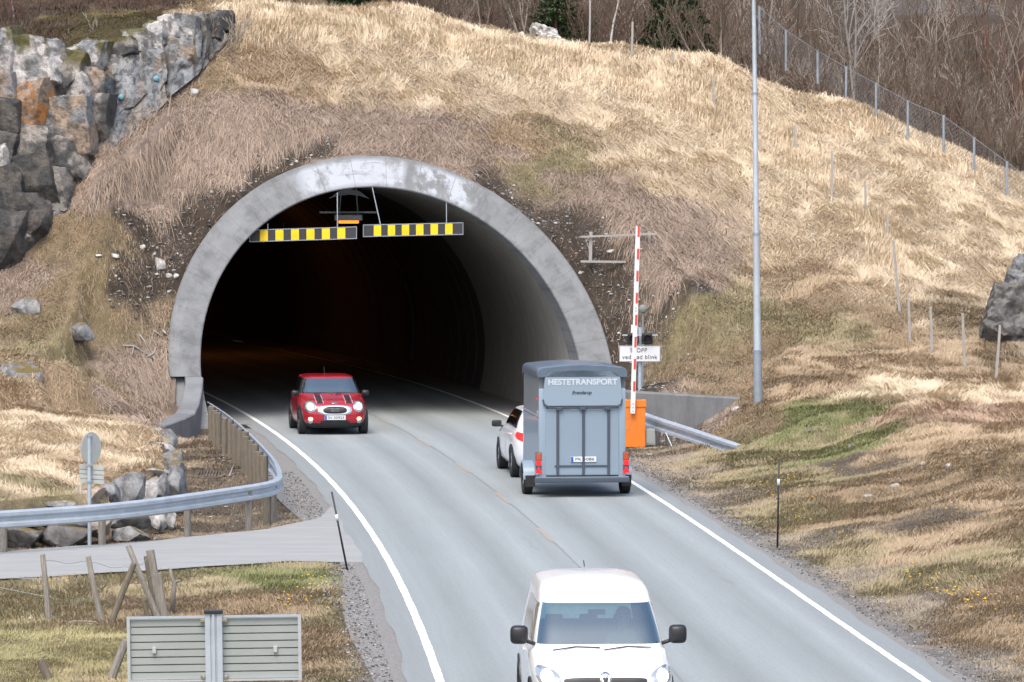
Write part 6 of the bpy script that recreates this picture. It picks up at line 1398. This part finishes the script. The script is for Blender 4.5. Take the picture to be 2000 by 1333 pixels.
def insel(cls, thr=.35, p=1.0): 
    def f(X, Y, Z, rg):
        W = classw(X, Y, Z); s = sum(W[:, CN.index(c)] for c in cls); return (s > thr) & (rg.random(len(X)) < s*p)
    return f
scatter('loose_stones', 'small white and grey stones strewn in the bare soil around the tunnel ring', 'stones', 42000, (-12, 8, 108, 124), insel(('dirt',), .25), .012, .06, M['stonea'], 3)
scatter('ditch_stones', 'small pale stones in the ditch inside the guardrail bend', 'stones', 5000, (-10, -4, 84, 116), insel(('ditch',), .4, .35), .012, .06, M['stonea'], 4)
scatter('bank_stones', 'scattered little stones on the right bank', 'stones', 6000, (1, 13, 56, 112), insel(('olive', 'brown', 'gravel'), .3, .12), .01, .05, M['stonea'], 5)
scatter('shoulder_gravel', 'loose grey gravel along the left edge of the carriageway', 'gravel', 60000, (-8, 1, 55, 100), lambda X, Y, Z, rg: (X < XL(Y)-.62) & (X > XL(Y)-.95-.4*rg.random(len(X))) & ~((sidemask(X, Y) > -.1)),   .007, .022, M['stonea'], 6, floor=.004)
scatter('verge_gravel', 'loose grit along the right edge of the carriageway', 'gravel', 60000, (-3, 9, 55, 108), lambda X, Y, Z, rg: (X > XR(Y)+.5) & (X < XR(Y)+1.0+.4*rg.random(len(X))), .006, .022, M['stonea'], 7, floor=.004)
# dandelions
def flowers(pts, n, sx, sy, seed):
    rg = np.random.default_rng(seed); out = []
    for x, y, k in pts:
        for _ in range(int(n*k)): out.append((x+rg.normal()*sx, y+rg.normal()*sy))
    return out
fl_ = flowers([(1500, 990, 1), (1540, 930, .5), (1720, 1130, .8), (1760, 1165, .9), (1830, 1170, 1.6), (1870, 1190, 1.6), (1800, 1140, .7), (1960, 1290, .8), (1660, 1070, .4), (1590, 1015, .35), (1900, 1010, .15), (1790, 960, .15), (1920, 945, .15), (1610, 925, .3), (1430, 840, .15), (1640, 1100, .3), (1460, 970, .3)], 26, 42, 18, 4)
fl_ += flowers([(630, 1150, .5), (600, 1190, .6), (660, 1190, .3), (690, 1130, .2), (560, 1160, .3), (130, 1157, .25), (480, 1320, .15), (740, 1250, .2), (430, 890, .25), (1550, 690, .2), (1560, 760, .3)], 22, 34, 14, 5)
fX = []; 
for x, y in fl_:
    g = on_ground(x, y, 40, 130)
    if -1.0 < XR(g.y)+.9-g.x and g.x > XC(g.y): continue
    if g.x < XC(g.y) and g.x > XL(g.y)-1.2: continue
    if sidemask(np.array([g.x]), np.array([g.y]))[0] > 0 and g.x < 0: continue
    fX.append(g)
b = MB()
for g in fX:
    r_ = random.uniform(.012, .023); h_ = random.uniform(.05, .14); c = g+Vector((0, 0, h_)); n = 7
    ring = [c+Vector((r_*math.cos(2*math.pi*i/n), r_*math.sin(2*math.pi*i/n)*.9, r_*.35*(i % 2))) for i in range(n)]; b.add(ring+[c+Vector((0, 0, r_*.7)), c-Vector((0, 0, r_*.6))], [(i, (i+1) % n, n) for i in range(n)]+[((i+1) % n, i, n+1) for i in range(n)])
M['dand'] = mat('dandelion', (.80, .50, .01), .7)
props(b.build('dandelions', M['dand']), 'yellow dandelions sprinkled over the verges and banks', 'flowers', kind='stuff')
# drain grate and driftwood
g = G(410, 930, -.16); M['rusty'] = mat('rusty_iron', (.15, .115, .09), .8, noise=.5)
gt_ = thing('drain_grate', 'round slotted metal drain grate in the ditch behind the guardrail', 'grate', g)
b = MB(); n = 28; vv = []
for r_, z_ in ((.34, -.04), (.34, .02), (.29, .03), (.29, -.04)): vv += [g+Vector((r_*math.cos(t), r_*math.sin(t), z_+.06*math.sin(t)+.02)) for t in np.linspace(0, 2*math.pi, n, endpoint=False)]
b.add(vv, [(i*n+q, i*n+(q+1) % n, (i+1)*n+(q+1) % n, (i+1)*n+q) for i in range(3) for q in range(n)]); b.build('ring', M['rusty'], gt_)
for i in range(9):
    x = -.26+.065*i; l = math.sqrt(.29**2-x*x); b = MB(); b.add([g+Vector(q) for q in ((x-.012, -l, .05-.06*l/.3), (x+.012, -l, .05-.06*l/.3), (x+.012, l, .05+.06*l/.3), (x-.012, l, .05+.06*l/.3), (x-.012, -l, 0-.06*l/.3), (x+.012, -l, 0-.06*l/.3), (x+.012, l, .06*l/.3), (x-.012, l, .06*l/.3))], [(0,1,2,3),(4,7,6,5),(0,4,5,1),(1,5,6,2),(2,6,7,3),(3,7,4,0)]); b.build('slot_bar', M['rusty'], gt_)
b = MB(); b.add([g+Vector(((.30)*math.cos(t), .30*math.sin(t), -.03)) for t in np.linspace(0, 2*math.pi, n, endpoint=False)], [tuple(range(n))]); b.build('pit', M['black'], gt_)
GD_ = 'bleached dead branches by the left foot of the tunnel ring'
for k_, (q, r_, lab) in enumerate([([(240, 680), (262, 690), (300, 712)], .022, 'longest bleached branch lying down the slope'), ([(258, 706), (262, 690)], .02, 'short twig crossing the longest branch'), ([(272, 667), (282, 680), (290, 694)], .018, 'thin branch above the longest one'), ([(288, 712), (300, 700), (306, 688)], .02, 'curved branch nearest the ring foot'), ([(318, 655), (325, 662)], .04, 'short thick broken piece touching the ring'), ([(300, 660), (322, 668)], .018, 'thin pale stick close to the ring'), ([(448, 935), (457, 912)], .02, 'stick leaning beside the drain grate')]):
    pts = [on_ground(x, y)+Vector((0, -.02, r_+.03)) for x, y in q]; b = MB(); b.tube(pts, [r_]*(len(pts)-1)+[r_*.5], 6); props(b.build('dead_branch', M['woodg'], smooth=True), lab, 'branch', GD_)
# ------------------------------------------------------------------ trees and bushes
def grow(segs, p, d, L, r, lvl, rg, up=.12, spread=.6, nb=4, kink=.22, minr=.004, first=.25):
    n = max(3, int(L/.35) if lvl else int(L/.5)); st = L/n; pts = [p]
    for i in range(n):
        d = (d+Vector(rg.normal(0, kink*.6, 3))+Vector((0, 0, up))).normalized(); q = p+d*st; r2 = max(r*(1-.62/n), minr); segs.append((p, q, r, r2)); p = q; r = r2; pts.append((p, d.copy(), r))
    if lvl > 0:
        for k in range(nb):
            f = first+(1-first)*(k+rg.random()*.8)/nb; i = min(int(f*n), n-1)+1; pp, dd, rr_ = pts[i] if i < len(pts) else pts[-1]
            a = Vector(rg.normal(0, 1, 3)); a = (a-dd*a.dot(dd)); a.normalize(); nd = (dd*math.cos(spread*rg.uniform(.6, 1.3))+a*math.sin(spread*rg.uniform(.6, 1.3))).normalized()
            grow(segs, pp, nd, L*rg.uniform(.38, .62), rr_*.6, lvl-1, rg, up, spread, nb, kink, minr, .15)
def segmesh(name, segs, m, parent=None, origin=Vector((0, 0, 0))):
    A = np.array([s[0][:] for s in segs])-np.array(origin[:]); B = np.array([s[1][:] for s in segs])-np.array(origin[:]); ra = np.array([s[2] for s in segs]); rb_ = np.array([s[3] for s in segs]); n = len(segs)
    t = B-A; t /= np.linalg.norm(t, axis=1)[:, None]+1e-9; u = np.cross(t, [0.3, .9, .2]); u /= np.linalg.norm(u, axis=1)[:, None]; v = np.cross(t, u); K = 4; vs_ = []
    for P0, r_ in ((A, ra), (B, rb_)):
        for k in range(K): a = 2*math.pi*k/K; vs_.append(P0+(u*math.cos(a)+v*math.sin(a))*r_[:, None])
    V = np.stack(vs_, 1).reshape(-1, 3); I = np.arange(n)[:, None]*8; Qd = np.concatenate([np.concatenate([I+k, I+(k+1) % K, I+K+(k+1) % K, I+K+k], 1) for k in range(K)])
    o = npmesh(name, V, Qd, m, smooth=True)
    if parent is not None: o.parent = parent
    return o
def tree(name, label, cat, x, d, h, r, seed, mt, mc, lean=0, stems=1, spread=.55, nb=5, lvl=3, group=None, first=.25, up=.1, z0=None, dy=.2, minr=.007):
    rg = np.random.default_rng(seed); X = (x-1000)/F*d; base = Vector((X, d, float(hz(X, d)))); t = thing(name, label, cat, base, 0, group); tr = []; cr_ = []
    for s in range(stems):
        tr = []; b0_ = base+Vector((rg.normal()*.12*stems, rg.normal()*.1*stems, -.1)); dd = Vector((lean+rg.normal()*.10*stems, rg.normal()*dy, 1)).normalized(); n = 10; p = b0_; rr_ = r*rg.uniform(.75, 1); pts = []
        hh = h*rg.uniform(.8, 1)
        for i in range(n):
            dd = (dd+Vector(rg.normal(0, .05, 3))+Vector((0, 0, .05))).normalized(); q = p+dd*hh/n; r2 = rr_*.86; tr.append((p, q, rr_, r2)); p = q; rr_ = r2; pts.append((p, dd.copy(), rr_))
        for k in range(nb*2):
            i = int(n*first+(n*(1-first))*(k+.5)/(nb*2)); pp, d2, r3 = pts[min(i, n-1)]; a = Vector(rg.normal(0, 1, 3)); a = a-d2*a.dot(d2); a.normalize(); nd = (d2*math.cos(spread)+a*math.sin(spread)).normalized()
            grow(cr_, pp, nd, hh*rg.uniform(.22, .42)*(1.1-.5*i/n), r3*.55, lvl-1, rg, up, spread, nb, minr=minr)
        segmesh('trunk', tr, mt, t, base)
    segmesh('crown', cr_, mc, t, base); return t
tree('birch_tree', 'tall pale birch with a forked bare crown behind the chain-link fence', 'tree', 1657, 140, 7.5, .085, 1, M['palebark'], M['palebark'], stems=2, spread=.62, nb=5, first=.22, minr=.009)
tree('birch_tree', 'reddish-barked bare birch, left one of the pair at the right edge', 'tree', 1937, 150, 7, .075, 2, M['barkr'], M['twigr'], lean=-.02, first=.3)
tree('birch_tree', 'reddish-barked bare birch, right one of the pair at the right edge', 'tree', 1958, 148, 6.5, .09, 3, M['barkr'], M['twigr'], lean=.03, first=.3)
tree('birch_tree', 'white-and-black birch trunk between the two stakes on the hilltop', 'tree', 1190, 137, 5.5, .055, 4, M['bark'], M['twig'], first=.4)
tree('birch_tree', 'small pale grey tree on the brow right of the straw crest', 'tree', 952, 138, 4, .05, 5, M['twigp'], M['twigp'], stems=2, first=.2)
tree('birch_tree', 'grey tree behind the white lichen rock', 'tree', 1024, 141, 4.5, .06, 6, M['twigp'], M['twigp'], stems=2, first=.2)
tree('birch_tree', 'dark slim tree left of the birch trunk near the tall stake', 'tree', 1172, 142, 5, .06, 7, M['twig'], M['twig'], first=.25)
tree('birch_tree', 'slim young birch at the top left corner', 'tree', 26, 127.5, 2.6, .03, 8, M['bark'], M['twig'], stems=2, first=.2)
tree('bare_shrub', 'bare bush beside the chain-link fence left of the street lamp', 'shrub', 1404, 134.5, 1.9, .03, 9, M['twigp'], M['twig'], stems=5, first=.1, up=.16, spread=.45)
for k_, (x, d, h, lab) in enumerate([(1790, 141, 2.9, 'grey many-stemmed willow behind the middle of the fence'), (1745, 142, 2.4, 'grey willow bush next to the tall pale birch'), (1850, 143, 2.6, 'grey willow bush left of the reddish birches'), (1900, 146, 2.5, 'brownish willow bush close to the reddish birches'), (1700, 146, 2.2, 'brown bush behind the foot of the tall pale birch')]):
    tree('bare_shrub', lab, 'shrub', x, d, h, .028, 20+k_, M['twigp'] if 'grey' in lab else M['twig'], M['twigp'] if 'grey' in lab else M['twig'], stems=9, first=.08, up=.12, spread=.5, dy=.35, group='willow bushes behind the fence', nb=4)
tree('bare_shrub', 'thin grey bush at the right end of the cliff', 'shrub', 425, 124.2, 1.1, .012, 31, M['twigp'], M['twigp'], stems=7, first=.1, up=.1, spread=.4, nb=3)
tree('bare_shrub', 'thin brown bush behind the straw crest at the top', 'shrub', 905, 137, 2.2, .02, 32, M['twig'], M['twig'], stems=6, first=.1, spread=.5)
for k_, (x, d, h, lab) in enumerate([(1600, 156, 6, 'slim pale birch in the wood left of the tall forked birch'), (1710, 152, 5.5, 'thin pale birch just right of the tall forked birch'), (1772, 160, 6, 'pale double birch deep in the wood behind the middle of the fence'), (1828, 154, 5.5, 'thin leaning birch between the willow bushes'), (1884, 162, 6, 'slender grey birch left of the reddish pair'), (1990, 156, 6, 'pale birch at the very right edge behind the fence'), (1500, 150, 4.5, 'grey birch right behind the upper part of the street lamp'), (1450, 146, 4, 'small grey birch left of the upper street lamp')]):
    tree('birch_tree', lab, 'tree', x, d, h, .055, 80+k_, M['twigp'], M['twigp'], stems=2 if 'double' in lab else 1, spread=.55, nb=4, first=.2, lean=.08 if 'leaning' in lab else 0, minr=.009)
# spruce
def spruce(label, x, d, h, seed, w_=1.3):
    rg = np.random.default_rng(seed); X = (x-1000)/F*d; base = Vector((X, d, float(hz(X, d)))); t = thing('spruce_tree', label, 'tree', base); segmesh('trunk', [(base, base+Vector((0, 0, h)), .09, .02)], M['barkr'], t, base)
    V = []; 
    for k in range(150):
        z = h*(.12+.88*k/150); L = w_*(1-z/h)*rg.uniform(.7, 1.1)+.15; a = rg.uniform(0, 6.28); dr = np.array([math.cos(a), math.sin(a), -.18])
        for m_ in range(int(70*L)):
            f = rg.random()**.7; c = np.array([0, 0, z])+dr*L*f+rg.normal(0, .05, 3)*[1, 1, .6]; c[2] += .1*f*f; q = rg.normal(0, 1, 3); q /= np.linalg.norm(q); q = q*.10+dr*.05; s_ = np.cross(q, [0.2, .3, 1]); s_ = s_/np.linalg.norm(s_)*.034; V += [c-s_, c+s_, c+q]
    V = np.array(V); o = npmesh('crown', V, np.zeros((0, 4), int), M['needle'], T3=np.arange(len(V)).reshape(-1, 3)); o.parent = t
spruce('dark green spruce standing behind the hilltop left of the street lamp', 1335, 139, 3.4, 5, 1.4); spruce('smaller green spruce left of the bigger one on the hilltop', 1290, 141, 3.0, 6, 1.1)
spruce('green spruce on the brow just left of the tall stake', 1085, 138.5, 2.6, 9, 1.3); spruce('dark green young spruce behind the straw crest at the top', 690, 136, 1.5, 7, .8); spruce('young spruce right of the white lichen rock', 1118, 142, 2.4, 8, .9)
# brush beyond the crest: reads as one mass
rg = np.random.default_rng(77)
for nm_, lab, m_, cnt, sd__ in (('undergrowth', 'dense brown leafless brush filling the slope beyond the hill crest', M['twig'], 280, 1), ('red_undergrowth', 'reddish leafless brush mixed into the slope beyond the fence', M['twigr'], 130, 2), ('pale_undergrowth', 'pale grey leafless stems mixed into the far brush', M['twigp'], 95, 3)):
    segs = []; rg = np.random.default_rng(70+sd__)
    for _ in range(cnt):
        d = rg.uniform(136.5, 172) if sd__ != 3 else rg.uniform(138, 172); x = rg.uniform(430, 2080); X = (x-1000)/F*d
        if x < 950 and d < 139: d += 4
        z = float(hz(X, d)); base = Vector((X, d, z-.05)); h = rg.uniform(.9, 3.0)*(.75 if x < 1000 else 1)
        for s in range(int(rg.integers(3, 7))): grow(segs, base+Vector((rg.normal()*.25, rg.normal()*.25, 0)), Vector((rg.normal()*.35, rg.normal()*.3, 1)).normalized(), h*rg.uniform(.6, 1), .018, 2, rg, .08, .5, 4, minr=.008)
    print(nm_, len(segs)); props(segmesh(nm_, segs, m_), lab, 'brush', kind='stuff')
segs = []; rg = np.random.default_rng(5)
for _ in range(60):
    x = rg.uniform(-60, 330); d = rg.uniform(126.5, 134); X = (x-1000)/F*d; base = Vector((X, d, float(hz(X, d))-.03))
    for s in range(4): grow(segs, base+Vector((rg.normal()*.2, rg.normal()*.2, 0)), Vector((rg.normal()*.4, rg.normal()*.3, 1)).normalized(), rg.uniform(.3, .9), .010, 2, rg, .08, .6, 4, minr=.005)
props(segmesh('heather', segs, M['twigr']), 'low reddish-brown heather scrub on top of the cliff', 'brush', kind='stuff')
# ------------------------------------------------------------------ grass blades (uncountable ground cover)
def blades(name, label, cat, region, dens, lenmul=1, wid=.007, sel=None, seed=1, upright=None, cols=None, fixed_len=None, extra=1.0):
    rg = np.random.default_rng(seed); x0, x1, y0, y1 = region; n = int((x1-x0)*(y1-y0)*dens)
    X = rg.uniform(x0, x1, n); Y = rg.uniform(y0, y1, n)
    k = np.abs(X) < Y/9+1.6; X, Y = X[k], Y[k]
    sm = sidemask(X, Y); k = ~((sm > -.05) & (X < XL(Y)-.2)) & ~((X > XL(Y)-.45) & (X < XR(Y)+.42) & (Y < 117)) & ~holemask(X, Y)
    U, V = uv_of(X, Y); k &= ~((np.abs(X-XC(Y)) < 4.9) & (Y > 113) & (Y < 118)); X, Y = X[k], Y[k]
    Z = hz(X, Y); k = ~onring(X, Y, Z); X, Y, Z = X[k], Y[k], Z[k]; W = classw(X, Y, Z)
    pr = W@CPR; keep = rg.random(len(X)) < pr[:, 1]/(dens if dens > 1 else 1)*extra
    patch = fbm(X*1.7+50, Y*1.7, 3); keep &= rg.random(len(X)) < (.62+.7*patch)
    if sel is not None: keep &= sel(X, Y, Z, rg)
    X, Y, Z, W, pr = X[keep], Y[keep], Z[keep], W[keep], pr[keep]; n = len(X)
    L = pr[:, 0]*lenmul*rg.uniform(.55, 1.3, n); tilt = np.clip(pr[:, 2]+rg.normal(0, .16, n)+(fbm(X*1.3+7, Y*1.3+3, 3)-.5)*.7, .02, 1)
    if upright is not None: tilt = np.clip(rg.normal(upright, .1, n), 0, 1)
    if fixed_len: L = fixed_len*rg.uniform(.6, 1.25, n)
    # lay direction: swirls plus downhill
    e = .4; dzx = (hz(X+e, Y)-hz(X-e, Y))/(2*e); dzy = (hz(X, Y+e)-hz(X, Y-e))/(2*e)
    ang = (fbm(X*.55+3, Y*.45+Z*.7, 3)-.5)*14; dx = np.cos(ang)*.8-dzx*1.2; dy = np.sin(ang)*.8-dzy*1.2-.1; m = np.hypot(dx, dy)+1e-6
    th = np.arctan2(dy, dx)+rg.normal(0, .85, n); dx, dy = np.cos(th), np.sin(th)
    t = tilt*math.pi*.48; sh = np.sin(t); ch = np.cos(t)
    slope = dzx*dx+dzy*dy
    w = wid*rg.uniform(.6, 1.4, n)*np.clip(Y/115, .6, 1.2); px, py = -dy, dx
    face = rg.random(n) < .6; px = np.where(face, 1, px); py = np.where(face, 0, py)
    def pt(f, bend, wf):
        cx = X+dx*sh*L*f; cy = Y+dy*sh*L*f; cz = Z-.03+L*f*ch*(1-bend*.35)+slope*sh*L*f+.012+.03*f*sh*3*(1-f)
        return np.stack([cx-px*w*wf, cy-py*w*wf, cz], 1), np.stack([cx+px*w*wf, cy+py*w*wf, cz], 1)
    a0, b0 = pt(0, 0, 1); a1, b1 = pt(.55, .3, .8); a2, _ = pt(1, 1, 0)
    V = np.stack([a0, b0, b1, a1, a2], 1).reshape(-1, 3); I = np.arange(n)*5
    Qd = np.stack([I, I+1, I+2, I+3], 1); T3 = np.stack([I+3, I+2, I+4], 1)
    mixf = np.clip(rg.random(n)*.7+(fbm(X*2.2, Y*2.2, 3)-.5)*1.4+.15, 0, 1)[:, None]
    c = (W@CA)*(1-mixf)+(W@CB)*mixf if cols is None else np.array(cols[0])*(1-mixf)+np.array(cols[1])*mixf
    c = c*rg.uniform(.8, 1.18, n)[:, None]*(.90+.2*fbm(X*.9, Y*.9+Z, 3))[:, None]
    # rusty moss spots now and then
    o = npmesh(name, V, Qd, M['blade'], T3=T3, col=np.repeat(c, 5, 0)); props(o, label, cat, kind='stuff'); print(name, n)
    return o
GD = 1.0
bigy = lambda a: a
MEMO = 0
blades('dry_grass', 'pale matted dry grass covering the hillside above and right of the tunnel', 'grass', (-15, 17, 98, 138), 1250*GD, wid=.0062, seed=1)
blades('verge_grass', 'short brown and green grass on the banks and verges beside the road', 'grass', (-12, 12, 56, 98), 950*GD, lenmul=.9, wid=.006, seed=2, extra=1.0)
def tuftsel(X, Y, Z, rg):
    W = classw(X, Y, Z); s = W[:, CN.index('straw')]+W[:, CN.index('forest')]*.3
    # standing stems along the hill brow and the old fence lines
    d = np.full(len(X), 9.0)
    for (xa, ya), (xb, yb), r_ in TL:
        ax = xb-xa; ay = yb-ya; t = np.clip(((X-xa)*ax+(Y-ya)*ay)/(ax*ax+ay*ay), 0, 1); d = np.minimum(d, np.hypot(X-xa-t*ax, Y-ya-t*ay)/r_)
    return (rg.random(len(X)) < np.exp(-(d**2)*1.2))
def onl(pts, r_):
    q = [on_ground(*p) for p in pts]; return [((q[i].x, q[i].y), (q[i+1].x, q[i+1].y), r_) for i in range(len(q)-1)]
TL = onl([(470, 60), (600, 40), (740, 50), (860, 75), (1000, 110), (1150, 130), (1300, 150), (1400, 170)], .9)+onl([(1240, 175), (1320, 200), (1390, 235)], .8)+onl([(1500, 150), (1600, 170), (1700, 230), (1780, 265), (1900, 330)], .9)+onl([(1545, 270), (1580, 330), (1600, 350)], .6)+onl([(1700, 430), (1745, 520)], .5)
blades('standing_dry_grass', 'tall pale seed-headed grass standing along the brow of the hill', 'grass', (-10, 16, 116, 140), 900, sel=tuftsel, seed=3, upright=.16, fixed_len=.40, wid=.008, cols=((.70,.59,.44), (.58,.46,.31)), extra=3.2)

def ringsel(X, Y, Z, rg):
    U, V = uv_of(X, Y); au = np.abs(U); return (au > RO-.3) & (au < RO+1.1) & (V > -1.5) & (V < 4.5)
blades('ring_edge_grass', 'dry grass and litter hanging down both sides of the tunnel ring', 'grass', (-11, 4.5, 113, 123), 900, sel=ringsel, seed=9, extra=1.0, lenmul=.8)

blades('long_dry_stems', 'long bleached stems lying criss-cross over the matted hillside grass', 'grass', (-12, 16, 110, 138), 170, seed=21, lenmul=1.9, wid=.006, upright=.93, sel=lambda X, Y, Z, rg: classw(X, Y, Z)[:, [CN.index('straw'), CN.index('mauve'), CN.index('tan')]].sum(1) > .6, extra=.35)
